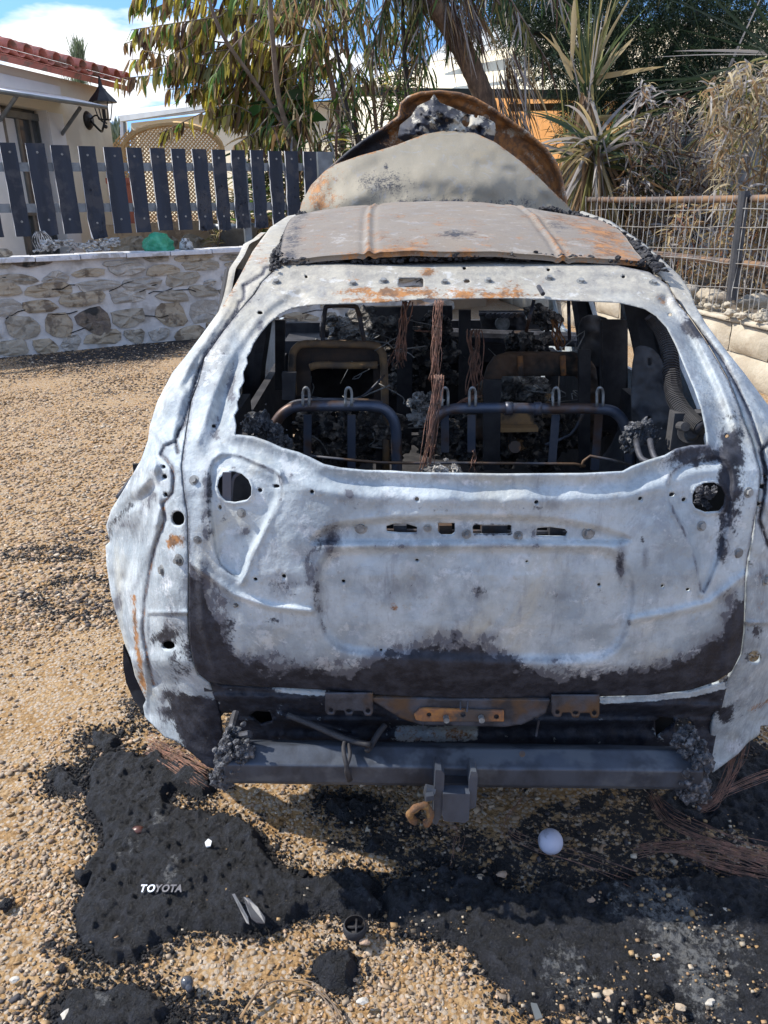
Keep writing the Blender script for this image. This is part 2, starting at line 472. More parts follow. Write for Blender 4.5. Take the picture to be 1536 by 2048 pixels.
M_RUST = pm('rusted_steel', (.38, .17, .055), (.20, .10, .06), 30, .85, .1, bump=.5, bd=.002, c3=(.09, .07, .06), sc3=9)
M_COPPER = pm('burnt_copper_wire', (.34, .18, .13), (.15, .095, .075), 40, .6, .4, bump=.2)
M_ASH = pm('grey_ash', (.22, .21, .20), (.05, .05, .05), 22, .95, bump=.9, bd=.012, c3=(.42, .40, .37), sc3=13)
M_BOLT = pm('scorched_bolt', (.30, .31, .31), (.15, .155, .16), 40, .6, .3, bump=.3, bd=.001)
M_HOLE = pm('dark_hole_interior', (.006, .006, .007), (.012, .012, .014), 20, .9, bump=0)  # near-black paint standing in for the shade inside openings
# ------------------------------------------------------------------ GROUND
def gpoly(pts): 
    a = np.asarray(pts, float); return G(a[:, 0], a[:, 1])[:, :2]
PATCH_MAIN = [(172,1530),(215,1515),(270,1520),(330,1518),(380,1530),(420,1548),(438,1580),(405,1602),(365,1592),(345,1604),(352,1620),(420,1624),(470,1640),(512,1652),(540,1680),(552,1715),(590,1737),(640,1754),(690,1735),(742,1738),(768,1770),(775,1820),(740,1838),(700,1835),(650,1825),(600,1838),(550,1866),(500,1877),(430,1868),(380,1862),(340,1880),(300,1900),(290,1925),(260,1930),(200,1925),(155,1905),(150,1830),(170,1790),(155,1760),(180,1740),(200,1700),(190,1670),(170,1640),(172,1600),(178,1570)]
PATCH_RIGHT = [(775,1770),(810,1745),(870,1728),(930,1760),(985,1750),(1040,1790),(1100,1765),(1160,1790),(1240,1760),(1330,1765),(1420,1745),(1536,1760),(1700,1780),(1720,2100),(1420,2100),(1385,2040),(1330,2000),(1290,2020),(1240,2070),(1180,2030),(1120,2030),(1060,2040),(1020,1995),(965,1950),(945,1905),(880,1880),(800,1868),(770,1820)]
SOOT = [  # (polygon, feather px, strength)
    (PATCH_MAIN, 10, 1.0), (PATCH_RIGHT, 26, .9),
    (ell(205, 1492, 48, 30), 16, .8), (ell(135, 1565, 55, 34), 18, .85), (ell(225, 2030, 150, 60), 22, .85), (ell(670, 1938, 46, 46), 12, .9),
    ([(640,1620),(760,1590),(900,1640),(1000,1660),(1100,1600),(1250,1560),(1700,1560),(1700,1800),(1000,1790),(820,1760),(700,1700)], 30, .62),
    ([(430,1560),(1400,1560),(1400,1420),(430,1420)], 20, .5),
    (ell(100, 1110, 90, 14), 22, .65), (ell(180, 1080, 70, 12), 20, .6), (ell(170, 1210, 90, 60), 60, .48), (ell(60, 1200, 60, 30), 40, .5), (ell(150, 1330, 80, 24), 34, .42), (ell(270, 1420, 45, 26), 18, .6),
    ([(0,690),(150,700),(250,680),(400,660),(400,700),(300,722),(180,735),(60,725),(0,735)], 14, .8), (ell(90, 745, 120, 22), 26, .45), (ell(260, 790, 120, 30), 50, .4),
    (ell(430, 2030, 90, 26), 22, .5), (ell(30, 2000, 70, 60), 40, .35), (ell(1440, 1520, 120, 60), 30, .9), (ell(330, 1500, 60, 30), 18, .5), (ell(130, 1900, 60, 40), 30, .55), (ell(690,1600,80,24), 20, .75), (ell(680,1690,40,18), 14, .6), (ell(1290, 2120, 300, 90), 20, .2),
    (ell(60, 1620, 30, 16), 14, .3), (ell(15, 1810, 18, 12), 8, .8), (ell(30, 1560, 40, 8), 14, .5), (ell(230,1845,60,30), 20,.7),
]
def soot_at(X, Y):
    """soot amount on the ground, worked out at the place itself"""
    d = np.stack([X, Y, np.zeros_like(X)], -1) - CAM
    zc = d @ _f; px = 768 + F * (d @ _r) / zc; py = 1024 - F * (d @ _u) / zc
    m = np.zeros_like(X)
    ok = (Y > .2) & (Y < 14)
    for poly, fe, st in SOOT:
        pl = np.asarray(poly, float); lo = pl.min(0) - 2 * fe; hi = pl.max(0) + 2 * fe
        k = ok & (px > lo[0]) & (px < hi[0]) & (py > lo[1]) & (py < hi[1])
        if k.any():
            m[k] = np.maximum(m[k], st * ss(-fe, fe, sdp(px[k], py[k], pl)))
    # under the car: burnt through out
    u = ss(-.15, .2, np.minimum(np.minimum(X + .5, 1.25 - X), np.minimum(Y - 2.0, 6.2 - Y)))
    return np.clip(np.maximum(m, .8 * u), 0, 1)
def axis(a, b, st, far, n):
    c = np.arange(a, b, st); k = np.geomspace(st * 1.3, far, n)
    return np.concatenate([(a - np.cumsum(k))[::-1], c, b + np.cumsum(k)])
gxs = axis(-2.2, 2.4, .014, 130, 44); gys = axis(.35, 4.2, .014, 170, 44)
gxs = gxs[(gxs > -900) & (gxs < 900)]; gys = gys[(gys > -900) & (gys < 1200)]
GX, GY = np.meshgrid(gxs, gys)
fx, fy = GX.ravel(), GY.ravel()
near = ss(14, 5, np.hypot(fx, fy))
gz = ((fbm(fx * 1.1, fy * 1.1, 0, 1, 3) - .5) * .05 + (fbm(fx * 14, fy * 14, 0, 5, 3) - .5) * .012) * near + (fbm(fx * 45, fy * 45, 0, 8, 2) - .5) * .006 * ss(4, 2.5, np.hypot(fx, fy))
def ground_z(x, y):
    nr = ss(14, 5, np.hypot(x, y))
    return ((fbm(x * 1.1, y * 1.1, 0, 1, 3) - .5) * .05 + (fbm(x * 14, y * 14, 0, 5, 3) - .5) * .012) * nr
s_ = soot_at(fx, fy)
ny_, nx_ = GX.shape
idg = np.arange(ny_ * nx_).reshape(ny_, nx_)
q = np.stack([idg[:-1, :-1].ravel(), idg[:-1, 1:].ravel(), idg[1:, 1:].ravel(), idg[1:, :-1].ravel()], 1)
n = NT('gravelly_soil')
a = n.sepc(n.attr('mask').outputs['Color'])
c = n.mix(n.step(n.noise(2.5, 5, .6), .35, .65), (.33, .205, .095), (.39, .27, .15))
c = n.mix(n.step(n.noise(60, 5, .7), .42, .66), c, (.20, .115, .05))
v1 = n.vor(75, out='Color'); v1d = n.vor(75)
vs = n.sepc(v1)
peb = n.mix(vs[0], (.33, .26, .19), (.42, .35, .28))
c = n.mix(n.math('MULTIPLY', n.step(v1d, .62, .42), n.step(vs[1], .25, .35)), c, peb)
nn = n.math('ADD', n.math('MULTIPLY', n.noise(14, 5, .7), .5), n.math('MULTIPLY', n.noise(75, 4, .7), .5))
sm = n.step(n.math('ADD', a[0], n.math('MULTIPLY', n.math('SUBTRACT', nn, .5), 2.6)), .42, .62)
c = n.mix(sm, c, n.mix(n.noise(40, 4), (.012, .012, .014), (.045, .042, .042)))
n.bump(n.math('ADD', n.math('MULTIPLY', n.noise(90, 6, .7), .7), n.math('MULTIPLY', v1d, -.6)), .8, .012)
M_SOIL = n.fin(c, .95, 0, .2)
gnd = raw('ground', np.stack([fx, fy, gz], 1), q, M_SOIL, None, True, {'mask': np.stack([s_, s_ * 0, s_ * 0], 1)})
gnd['kind'] = 'structure'

# pebbles: too many to count
n = NT('pebble_stone')
cc = n.attr('mask').outputs['Color']
n.bump(n.noise(160, 4, .6), .4, .002)
M_PEB = n.fin(n.mix(n.math('MULTIPLY', n.step(n.noise(90, 4, .7), .5, .62), .4), cc, (.28, .19, .115)), .9, 0, .25)
BOXV = np.array([(x, y, z) for x in (-1, 1) for y in (-1, 1) for z in (-1, 1)]) * .62
BOXF = np.array([(0, 1, 3), (0, 3, 2), (4, 6, 7), (4, 7, 5), (0, 4, 5), (0, 5, 1), (2, 3, 7), (2, 7, 6), (0, 2, 6), (0, 6, 4), (1, 5, 7), (1, 7, 3)])
def pebbles(name, X, Y, r, seed, label, lift=.25, clean=False):
    g = np.random.default_rng(seed); N = len(X)
    v0, f0 = BOXV, BOXF
    # angular chips: jitter the corners of each stone
    vv = v0[None] * (1 + g.uniform(-.38, .3, (N, 8, 3)))
    sc = np.stack([g.uniform(.8, 1.6, N), g.uniform(.6, 1.15, N), g.uniform(.3, .7, N)], 1)
    vv = vv * sc[:, None, :] * r[:, None, None]
    a = g.uniform(0, 6.283, N); tl = g.uniform(-.8, .8, N)
    ct, st = np.cos(tl)[:, None], np.sin(tl)[:, None]
    x, y, z = vv[..., 0], vv[..., 1] * ct - vv[..., 2] * st, vv[..., 1] * st + vv[..., 2] * ct
    ca, sa = np.cos(a)[:, None], np.sin(a)[:, None]
    x, y = x * ca - y * sa, x * sa + y * ca
    zz_ = ground_z(X, Y)
    pts = np.stack([x + X[:, None], y + Y[:, None], z + (zz_ + r * lift)[:, None]], -1).reshape(-1, 3)
    fc = (f0[None] + 8 * np.arange(N)[:, None, None]).reshape(-1, 3)
    s = soot_at(X, Y)
    pal = np.array([(.46, .33, .21), (.52, .41, .30), (.40, .27, .15), (.50, .36, .25), (.34, .25, .17), (.56, .48, .38), (.42, .25, .11), (.31, .25, .20), (.48, .34, .24)])
    c = pal[g.integers(0, len(pal), N)] * g.uniform(.48, .98, (N, 1))
    pat = .5 + .5 * fbm(X * 3, Y * 3, 0, 33, 3)[:, None]
    b = (s[:, None] + (g.uniform(0, 1, (N, 1)) - .5) * 1.0) > .56
    if clean: b = b & (g.uniform(0, 1, (N, 1)) > .25)
    c = np.where(b, np.array([(.028, .027, .03)]) * g.uniform(.6, 2.5, (N, 1)), c)
    c = np.repeat(c, 8, 0)
    o = raw(name, pts, fc, M_PEB, None, False, {'mask': c})
    tag(o, label, 'gravel', kind='stuff'); return o
def scatter(n, x0, x1, y0, y1, seed, pw=1.0):
    g = np.random.default_rng(seed)
    y = y0 + (y1 - y0) * g.uniform(0, 1, n) ** pw
    hw = .62 * y + .35
    x = np.where(g.uniform(0, 1, n) < 1, g.uniform(-1, 1, n) * hw, 0)
    m = (x > x0) & (x < x1)
    return x[m], y[m], g
X, Y, g = scatter(90000, -4, 4, .3, 3.4, 5, 1.2)
kk = fbm(X * 2.2, Y * 2.2, 0, 41, 3) + g.uniform(-.2, .2, len(X)); m = (kk > .53) & ((Y < 2.9) | (X < -.6))
Kx, Ky = X[m], Y[m]
Sk = soot_at(Kx, Ky); keep = g.uniform(0, 1, len(Kx)) > Sk * .85
Kx, Ky = Kx[keep], Ky[keep]
pebbles('gravel', Kx, Ky, g.uniform(.003, .0075, len(Kx)) * (1 + .4 * (g.uniform(0, 1, len(Kx)) > .9)), 1, 'fine pale gravel chips covering the ground around the burnt car')
X, Y, g = scatter(6500, -4, 4, .3, 3.2, 15, 1.0)
kk = fbm(X * 1.7, Y * 1.7, 0, 47, 3) + .25 * ss(-.3, -1.2, X); m = (kk > .50)
Kx, Ky = X[m], Y[m]; Sk = soot_at(Kx, Ky); keep = g.uniform(0, 1, len(Kx)) > Sk * .93
Kx, Ky = Kx[keep], Ky[keep]
pebbles('gravel', Kx, Ky, g.uniform(.006, .0135, len(Kx)), 2, 'larger loose stones lying on top of the tan gravel', .2)
X, Y, g = scatter(70000, -9, -.2, 3.0, 10.5, 25, 1.0)
Kx, Ky = X, Y
pebbles('gravel', Kx, Ky, g.uniform(.007, .017, len(Kx)), 3, 'coarse gravel on the drive between the car and the stone wall', .1)

# melted plastic crusts
n = NT('melted_plastic_crust')
a = n.sepc(n.attr('mask').outputs['Color'])
c = n.mix(n.step(n.noise(30, 6, .7), .4, .65), (.006, .007, .010), (.022, .025, .035))
c = n.mix(n.step(n.math('ADD', a[0], n.math('MULTIPLY', n.math('SUBTRACT', n.noise(45, 6, .75), .5), 1.6)), .45, .7), c, (.16, .165, .17))
c = n.mix(n.math('MULTIPLY', n.step(n.noise(230, 5, .8), .56, .66), .8), c, (.085, .09, .105))
c = n.mix(n.step(n.noise(150, 4, .8), .68, .71), c, (.26, .22, .17))
n.bump(n.math('ADD', n.math('MULTIPLY', n.noise(55, 7, .7, dist=.6), 1.0), n.math('MULTIPLY', n.noise(170, 5, .75), .8)), 1.0, .014)
M_CRUST = n.fin(c, n.math('ADD', n.math('MULTIPLY', n.noise(25, 4), .5), .35), 0, .4)
def crust(pix, label, h=.012, ash=(), step=.0045, rough_=.03, group=None, seed=0):
    pg = rag(rag(gpoly(smooth_poly(pix, 1)), rough_ * 1.3, .02, seed), .022, .008, seed + 40)
    x, y, q = grid_in(pg, [], step)
    d = nearest(x, y, pg)[0]
    e = ss(0, .03, d)
    nzz = fbm(x * 9, y * 9, 0, 3 + seed, 4); n2 = fbm(x * 34, y * 34, 1, 7 + seed, 4); rdg = 1 - np.abs(2 * fbm(x * 17 + n2, y * 17, 3, 11 + seed, 3) - 1)
    z = ground_z(x, y) - .006 * (1 - e) + e * (h * .5 + h * 1.6 * nzz + .026 * (n2 - .35) + .022 * (rdg - .6) + .016 * (fbm(x * 80, y * 80, 0, 5 + seed, 3) - .5) + .010 * np.abs(fbm(x * 50, y * 50, 2, 15 + seed, 2) - .5))
    am = np.zeros_like(x)
    for (ax, ay, ar, s2) in ash:
        c = G(ax, ay); am = np.maximum(am, s2 * ss(ar, ar * .2, np.hypot(x - c[0], (y - c[1]) * .7)))
    o = raw('melted_plastic_patch', np.stack([x, y, z], 1), q, M_CRUST, None, True, {'mask': np.stack([am, am * 0, am * 0], 1)})
    return tag(o, label, 'melted plastic', group)
def crumbs(n_, seed):
    g = np.random.default_rng(seed); xs, ys = [], []
    for pl in (PATCH_MAIN, PATCH_RIGHT, ell(207,1492,48,28), ell(135,1567,48,32), ell(670,1935,46,42), ell(225,2020,130,60), ell(90,1112,90,12), ell(700,1615,70,26), ell(250,1905,70,26), ell(430,2030,70,20), ell(170,1200,90,40), ell(300,1440,40,24)):
        a = rag(gpoly(pl), .03, .02, seed); k = g.integers(0, len(a), int(n_ * len(a) / 400) + 60)
        xs.append(a[k, 0] + g.normal(0, .03, len(k))); ys.append(a[k, 1] + g.normal(0, .022, len(k)))
    x, y = np.concatenate(xs), np.concatenate(ys); N = len(x); v0, f0 = ICO[0]
    vv = v0[None] * (1 + g.uniform(-.4, .4, (N, 12, 1))) * g.uniform(.5, 1.4, (N, 1, 3)) * g.gamma(1.6, .0011, N)[:, None, None]
    pts = (vv + np.stack([x, y, ground_z(x, y) + .003], 1)[:, None]).reshape(-1, 3)
    return tag(raw('char_crumbs', pts, (f0[None] + 12 * np.arange(N)[:, None, None]).reshape(-1, 3), M_CRUST, None, False, {'mask': np.zeros((N * 12, 3))}), 'black crumbs of char strewn round the melted crusts', 'char', kind='stuff')
crumbs(24000, 5)
crust(PATCH_MAIN, 'largest black melted plastic crust, holding the metal lettering, left of the tow bracket', .016, [(320,1655,.05,.55),(340,1770,.05,.6),(260,1715,.08,.42),(350,1740,.03,.5),(250,1560,.1,.3),(760,1800,.06,.5),(240,1880,.06,.4)], seed=1)
crust(PATCH_RIGHT, 'wide black and grey melted crust across the bottom right ground', .018, [(1340,1850,.2,.6),(1400,1960,.16,.62),(1130,1960,.14,.5),(1150,2000,.06,.5),(1240,1820,.1,.5),(1450,1900,.14,.5),(880,1800,.05,.35)], seed=4, rough_=.03)
crust(ell(207,1492,42,24), 'small black crust beside the rear left corner of the car', .012, seed=7)
crust([(92,1565),(105,1545),(140,1540),(165,1550),(178,1580),(165,1597),(135,1592),(105,1585)], 'small black crust touching the left edge of the largest crust', .012, seed=9)
crust([(110,2005),(150,1985),(220,1965),(280,1962),(320,1985),(338,2010),(330,2060),(240,2090),(90,2090)], 'grey black crust cut by the bottom left edge of the photo', .014, [(210,2010,.06,.5)], seed=12)
crust([(632,1915),(655,1895),(672,1900),(700,1890),(712,1930),(700,1965),(668,1975),(640,1968),(628,1950)], 'fist sized black crust below the centre of the photo, speckled with stones', .02, seed=15)
crust([(640,1610),(670,1595),(730,1590),(760,1600),(750,1625),(700,1640),(655,1637)], 'thin black crust under the tow beam left of the bracket', .008, seed=18)
crust([(1300,1600),(1400,1540),(1536,1500),(1640,1520),(1640,1690),(1536,1690),(1420,1660),(1330,1640)], 'dark crust under the strands of copper wire at the right edge', .008, [(1450,1600,.05,.2)], seed=21)
crust([(712,1690),(730,1672),(765,1668),(790,1690),(760,1705),(725,1706)], 'tiny black crust just above the junction of the two big crusts', .008, seed=24)
# ------------------------------------------------------------------ BURNT CAR
CAR = empty('burnt_car', (0.18, 3.0, 0), 'burnt-out pale grey hatchback seen from behind with buckled hood raised', 'car')
PY = [405, 426, 440, 470, 500, 530, 545, 600, 640, 700, 800, 900, 940, 980, 1050, 1150, 1250, 1330, 1400, 1480, 1560]
PYV = [3.9, 3.75, 3.4, 2.9, 2.5, 2.26, 2.21, 2.08, 2.01, 1.92, 1.78, 1.67, 1.63, 1.605, 1.59, 1.575, 1.58, 1.60, 1.645, 1.70, 1.72]
def bodyY(px, py):
    return np.interp(py, PY, PYV) + .09 * np.clip(np.abs(px - 930) / 560, 0, 1.4) ** 2.2
def groove(px, py, line, w, d):
    """press line: positive d stands out towards the viewer"""
    return d * np.exp(-(dist(px, py, line) / w) ** 2)
def dents(px, py, sc, amp, s=0): return (fbm(px / sc, py / sc, 0, s, 3) - .5) * 2 * amp

GATE = [(544,546),(558,530),(582,526),(662,521),(735,529),(827,527),(919,521),(1011,521),(1103,520),(1182,522),(1231,530),(1298,544),(1335,570),(1352,602),(1381,638),(1412,683),(1433,718),(1456,760),(1473,802),(1490,850),(1503,879),(1513,918),(1521,949),(1519,976),(1513,1015),(1507,1054),(1495,1117),(1491,1150),(1489,1200),(1487,1262),(1481,1308),(1464,1342),(1430,1364),(1380,1380),(1300,1390),(1200,1393),(1050,1396),(900,1396),(760,1390),(650,1380),(560,1375),(470,1371),(417,1364),(397,1348),(386,1321),(380,1287),(377,1236),(378,1192),(378,1125),(377,1091),(376,1030),(368,979),(364,932),(368,898),(373,864),(383,803),(398,762),(410,715),(446,664),(481,620),(510,588),(524,565)]
WIN = [(644,609),(615,611),(586,616),(560,629),(538,647),(522,666),(507,688),(500,706),(493,716),(495,728),(486,746),(488,764),(478,782),(480,794),(474,806),(476,820),(468,833),(472,852),(470,870),(506,874),(535,884),(564,897),(597,906),(622,917),(648,930),(681,937),(732,942),(783,943),(826,946),(1000,949),(1168,948),(1247,944),(1265,934),(1300,921),(1331,912),(1353,899),(1384,892),(1415,891),(1412,859),(1404,820),(1390,780),(1371,736),(1353,692),(1335,657),(1313,633),(1291,619),(1269,613),(1238,606),(1168,603),(1106,600),(1036,597),(970,597),(904,599),(852,598),(786,604),(713,608)]
LLAMP = [(434,975),(438,958),(450,946),(467,943),(484,948),(497,960),(503,975),(502,992),(494,1001),(470,1006),(452,1003),(440,992)]
RLAMP = [(1385,990),(1392,975),(1408,966),(1428,965),(1444,975),(1452,992),(1449,1012),(1440,1024),(1412,1026),(1392,1018),(1385,1006)]
SLOTS = [[(773,1052),(790,1047),(815,1048),(834,1054),(834,1067),(800,1067),(773,1064)],
         [(876,1046),(910,1046),(910,1066),(904,1071),(882,1071),(876,1064)],
         rrect(946, 1050, 1023, 1069, 3), [(1074,1056),(1100,1054),(1130,1058),(1136,1066),(1132,1074),(1072,1073)]]
GH = [(520,981,5,5),(553,973,6.5,4.5),(624,984,4.5,4.5),(834,999,4.8,4.8),(1073,1005,4.8,4.8),(1281,998,4.8,4.8),(1344,990,6.5,5),(1368,1000,5,5),(440,1015,3.8,5),(511,1159,4.4,4.4),(568,1153,4.8,4.8),(1325,1173,4,4),(1376,1180,4.5,4.5),(427,853,5,4),(1455,873,5,4),(520,626,6,3.6),(1341,630,4.5,3.6),(834,1121,4,3.5),(1054,1124,3.6,3.6),(687,1163,4,4),(1198,1170,4,4),(762,1301,3.4,3.4),(934,563,7,3.5),(612,554,3.6,3),(1097,540,4,3),(1247,554,4,3),(929,537,4,3)]
GHOLES = [WIN, LLAMP, RLAMP] + SLOTS + [rrect(797, 557, 847, 575, 3)] + [ell(a, b, c, d, 10) for a, b, c, d in GH]
PLATE = smooth_poly([(640,1110),(700,1092),(1180,1092),(1235,1105),(1268,1160),(1262,1240),(1235,1300),(1180,1325),(720,1310),(660,1290),(632,1220)], 2)
STRIP = smooth_poly([(615,1085),(640,1058),(700,1040),(880,1030),(1080,1032),(1180,1048),(1270,1075),(1240,1092),(1180,1090),(640,1092)], 1)
LREC = smooth_poly([(432,912),(470,908),(520,930),(558,945),(567,985),(552,1020),(528,1062),(502,1115),(486,1158),(462,1150),(434,1122),(424,1050),(416,950)], 1)
RREC = smooth_poly([(1332,975),(1345,940),(1390,918),(1448,912),(1466,950),(1460,1010),(1452,1070),(1436,1120),(1420,1160),(1403,1192),(1396,1150),(1386,1105),(1362,1050),(1342,1015)], 1)
def gateD(px, py):
    dw = dist(px, py, WIN, True)
    D = .010 * np.exp(-(dw / 9) ** 2) - .008 * np.exp(-((dw - 26) / 13) ** 2) + .007 * np.exp(-((dw - 52) / 14) ** 2) * ss(620, 700, py)
    D = D - .020 * ss(-10, 16, sdp(px, py, PLATE)) - .020 * ss(-4, 14, sdp(px, py, STRIP))
    D = D - .016 * ss(-5, 7, sdp(px, py, LREC)) - .016 * ss(-5, 7, sdp(px, py, RREC))
    for l in (LLAMP, RLAMP): D = D + .006 * np.exp(-(dist(px, py, l, True) / 5) ** 2)
    D = D + groove(px, py, [(378,1125),(430,1160),(470,1190),(540,1213),(622,1222)], 6, .011)
    D = D + groove(px, py, [(1491,1150),(1420,1205),(1340,1226),(1262,1240)], 8, .011)
    D = D + groove(px, py, [(560,945),(556,1000),(528,1060),(500,1115),(484,1165)], 6, .010) + groove(px, py, [(1338,985),(1347,1022),(1372,1062),(1392,1112),(1402,1190)], 6, .010)
    # pillars: long valley and ridge
    D = D - groove(px, py, [(600,600),(552,622),(505,680),(462,760),(432,850),(420,900)], 13, .014) + groove(px, py, [(575,585),(525,625),(470,700),(425,790),(395,880)], 9, .009)
    D = D - groove(px, py, [(1330,600),(1372,660),(1412,740),(1446,820),(1466,890)], 12, .013) + groove(px, py, [(1345,610),(1395,680),(1440,770),(1475,860)], 7, .008)
    # top band
    D = D + groove(px, py, [(590,575),(760,583),(1010,585),(1250,577),(1320,590)], 9, .010) - groove(px, py, [(600,548),(740,556),(930,553),(1130,550),(1260,560)], 9, .007)
    D = D + .007 * ss(24, 0, np.abs(py - (538 + 6 * np.sin(px / 60)))) * ss(610, 560, py)
    D = D + dents(px, py, 120, .010, 4) + dents(px, py, 42, .0022, 8) * ss(900, 1000, py) + dents(px, py, 18, .0012, 9) + dents(px, py * .3, 30, .003, 12) * ss(620, 760, py) * ss(950, 900, py)
    for x0, w in ((700, 18), (900, 22), (990, 18), (1130, 26), (820, 14)): D = D - .006 * np.exp(-((px - x0) / w) ** 2) * ss(1090, 1180, py) * ss(1330, 1260, py)
    D = D - .010 * ss(1345, 1395, py)
    # crease round the lower corners
    D = D + groove(px, py, [(400,1120),(405,1250),(430,1340)], 9, .006) + groove(px, py, [(1462,1160),(1466,1250),(1450,1330)], 9, .006)
    return D
def vrt(*a): return np.stack(a, 1)
def gmask(px, py):
    n = fbm(px / 26, py / 26, 0, 61, 4) - .5
    edge = np.interp(px, [370, 400, 440, 470, 520, 620, 700, 760, 800, 840, 880, 930, 980, 1020, 1060, 1110, 1170, 1230, 1290, 1340, 1380, 1420, 1450, 1470, 1490], [1120, 1170, 1260, 1322, 1334, 1345, 1352, 1318, 1305, 1296, 1282, 1292, 1300, 1322, 1345, 1362, 1358, 1352, 1345, 1336, 1318, 1290, 1260, 1220, 1180])
    so_ = ss(-15, 13, py - edge + n * 52 + (fbm(px / 9, py / 9, 0, 66, 3) - .5) * 16)
    def blot(x, y, rx, ry, s=1.0): return s * np.exp(-(((px - x) / rx) ** 2 + ((py - y) / ry) ** 2) + n * 1.5)
    so_ = np.maximum(so_, blot(395, 1200, 17, 90, .7)); so_ = np.maximum(so_, blot(455, 1280, 22, 60, .65)) * 1.0
    so_ = np.maximum(so_, blot(1462, 950, 30, 120, 1.0)); so_ = np.maximum(so_, blot(1400, 915, 90, 24, .85))
    so_ = np.maximum(so_, blot(1444, 1070, 12, 90, .7)); so_ = np.maximum(so_, blot(1395, 655, 32, 26, .85)); so_ = np.maximum(so_, blot(418, 1020, 8, 90, .62))
    so_ = np.maximum(so_, blot(1478, 1250, 18, 70, .8))
    for x, y, rx, ry, s in ((565,1165,16,10,.45),(640,1090,14,28,.5),(635,1190,16,30,.42),(880,920,4,3,.3),(950,1170,24,16,.42),(1240,1130,9,38,.42),(1287,1130,8,30,.4),(700,1010,30,14,.3),(860,1020,70,10,.34),(1075,1015,40,8,.3),(1120,1168,10,26,.36),(450,1040,9,20,.5),(520,1310,40,16,.4),(700,1360,150,18,.6),(662,1080,15,26,.62),(618,1112,10,30,.6),(548,1168,22,9,.6),(590,1190,12,8,.5),(1240,1125,10,34,.62),(1200,1170,5,18,.6),(545,1240,20,10,.45),(960,1180,26,14,.5),(770,1350,10,26,.7),(1285,1080,6,18,.5)):
        so_ = np.maximum(so_, blot(x, y, rx, ry, s))
    so_ = np.maximum(so_, .55 * np.exp(-((dist(px, py, SLOTS[2], True)) / 4) ** 2))
    ru = np.zeros_like(px)
    for x, y, rx, ry, s in ((800,585,120,14,.85),(740,600,90,8,.7),(900,590,110,16,.7),(1030,580,60,20,.6),(1010,590,90,8,.75),(850,545,50,10,.5),(640,600,60,6,.35),(790,1215,14,12,.5),(860,1215,60,50,.18),(700,560,70,10,.3),(1340,600,50,20,.42)):
        ru = np.maximum(ru, blot(x, y, rx, ry, s))
    ash = np.clip(.22 * np.exp(-(dist(px, py, WIN, True) / 24) ** 2) * ss(700, 850, py) + blot(900, 1300, 300, 26, .25) + blot(1240, 1210, 30, 80, .4) + blot(560, 1080, 60, 60, .3), 0, 1)
    ash = np.maximum(ash, blot(900, 965, 260, 14, .42))
    ash = np.maximum(ash, .35 * ss(12, 4, np.abs(py - edge + 18 + n * 30)) * ss(500, 600, px))
    sg = np.zeros_like(px)
    for x, y, rx, ry, s in ((412,1010,14,120,.7),(620,1120,26,60,.75),(560,1165,50,34,.6),(662,1080,26,44,.9),(605,1060,30,20,.5),(700,990,40,22,.45),(860,1060,330,26,.42),(1000,1064,260,22,.45),(950,1180,40,30,.6),(820,1180,130,70,.32),(1120,1180,60,60,.32),(1242,1130,14,46,.9),(1290,1120,10,30,.7),(960,1250,120,30,.3),
        (520,660,14,60,.5),(462,780,16,90,.55),(432,860,22,40,.6),(1400,905,90,26,.95),(1452,1010,20,120,.9),(1460,880,24,40,.9),(1395,650,44,34,.9),(1466,1240,40,90,.8),(1400,1300,60,40,.5),(430,1240,40,110,.85),(405,1170,24,60,.9),(520,1320,90,34,.7),(700,1330,120,30,.6),(900,1280,140,30,.65),(1150,1345,140,26,.6),(470,940,30,14,.5),(580,950,40,12,.4),(1110,1010,30,20,.4),(650,560,40,16,.35),(1180,560,60,20,.4),(1290,580,40,24,.5),(600,590,40,14,.4),(490,1060,16,20,.6),(540,1230,60,24,.3),(770,1010,60,12,.35),(1010,1130,40,20,.3),(640,1200,22,50,.6)):
        sg = np.maximum(sg, blot(x, y, rx, ry, s))
    for ln_, w_, s_ in ((LREC, 5, .55), (RREC, 5, .55), (PLATE, 9, .4), (WIN, 4, .3)): sg = np.maximum(sg, s_ * np.exp(-(dist(px, py, ln_, True) / w_) ** 2) * (1 + 2 * n))
    sg = np.maximum(sg, .75 * ss(55, 0, edge + n * 20 - py) * ss(40, 120, 1540 - px)); sg = np.maximum(sg, .7 * np.exp(-(dist(px, py, GATE, True) / 6) ** 2)); sg = np.maximum(sg, .20 + .18 * ss(1000, 880, py) + .35 * n)  # last term: grey painted stronger higher up, offsetting extra skylight on the pillars
    return vrt(so_, ru, ash * (1 - so_), np.clip(sg, 0, 1))
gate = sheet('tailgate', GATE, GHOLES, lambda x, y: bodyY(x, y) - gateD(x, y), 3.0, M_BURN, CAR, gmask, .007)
def nrm_at(px, py, fn):
    a = P(px, py, fn(np.array([px]), np.array([py]))[0]); b = P(px + 4, py, fn(np.array([px + 4.]), np.array([py * 1.]))[0]); c = P(px, py + 4, fn(np.array([px * 1.]), np.array([py + 4.]))[0])
    n = np.cross(c - a, b - a); n = n / np.linalg.norm(n)
    if n @ (CAM - a) < 0: n = -n
    return a, n
gfn = lambda x, y: bodyY(x, y) - gateD(x, y)
def bolt(px, py, r, parent=gate, fn=gfn, stud=0.0, mat=None):
    a, n = nrm_at(px, py, fn); m = MB(); rr = r / F * np.linalg.norm(a - CAM)
    m.disc(a - n * .002, n, rr * 1.25, .003, 12); m.disc(a, n, rr * .8, .008, 6)
    if stud: m.disc(a + n * .007, n, rr * .5, stud, 8)
    return m.build('bolt', mat or M_BOLT, parent)
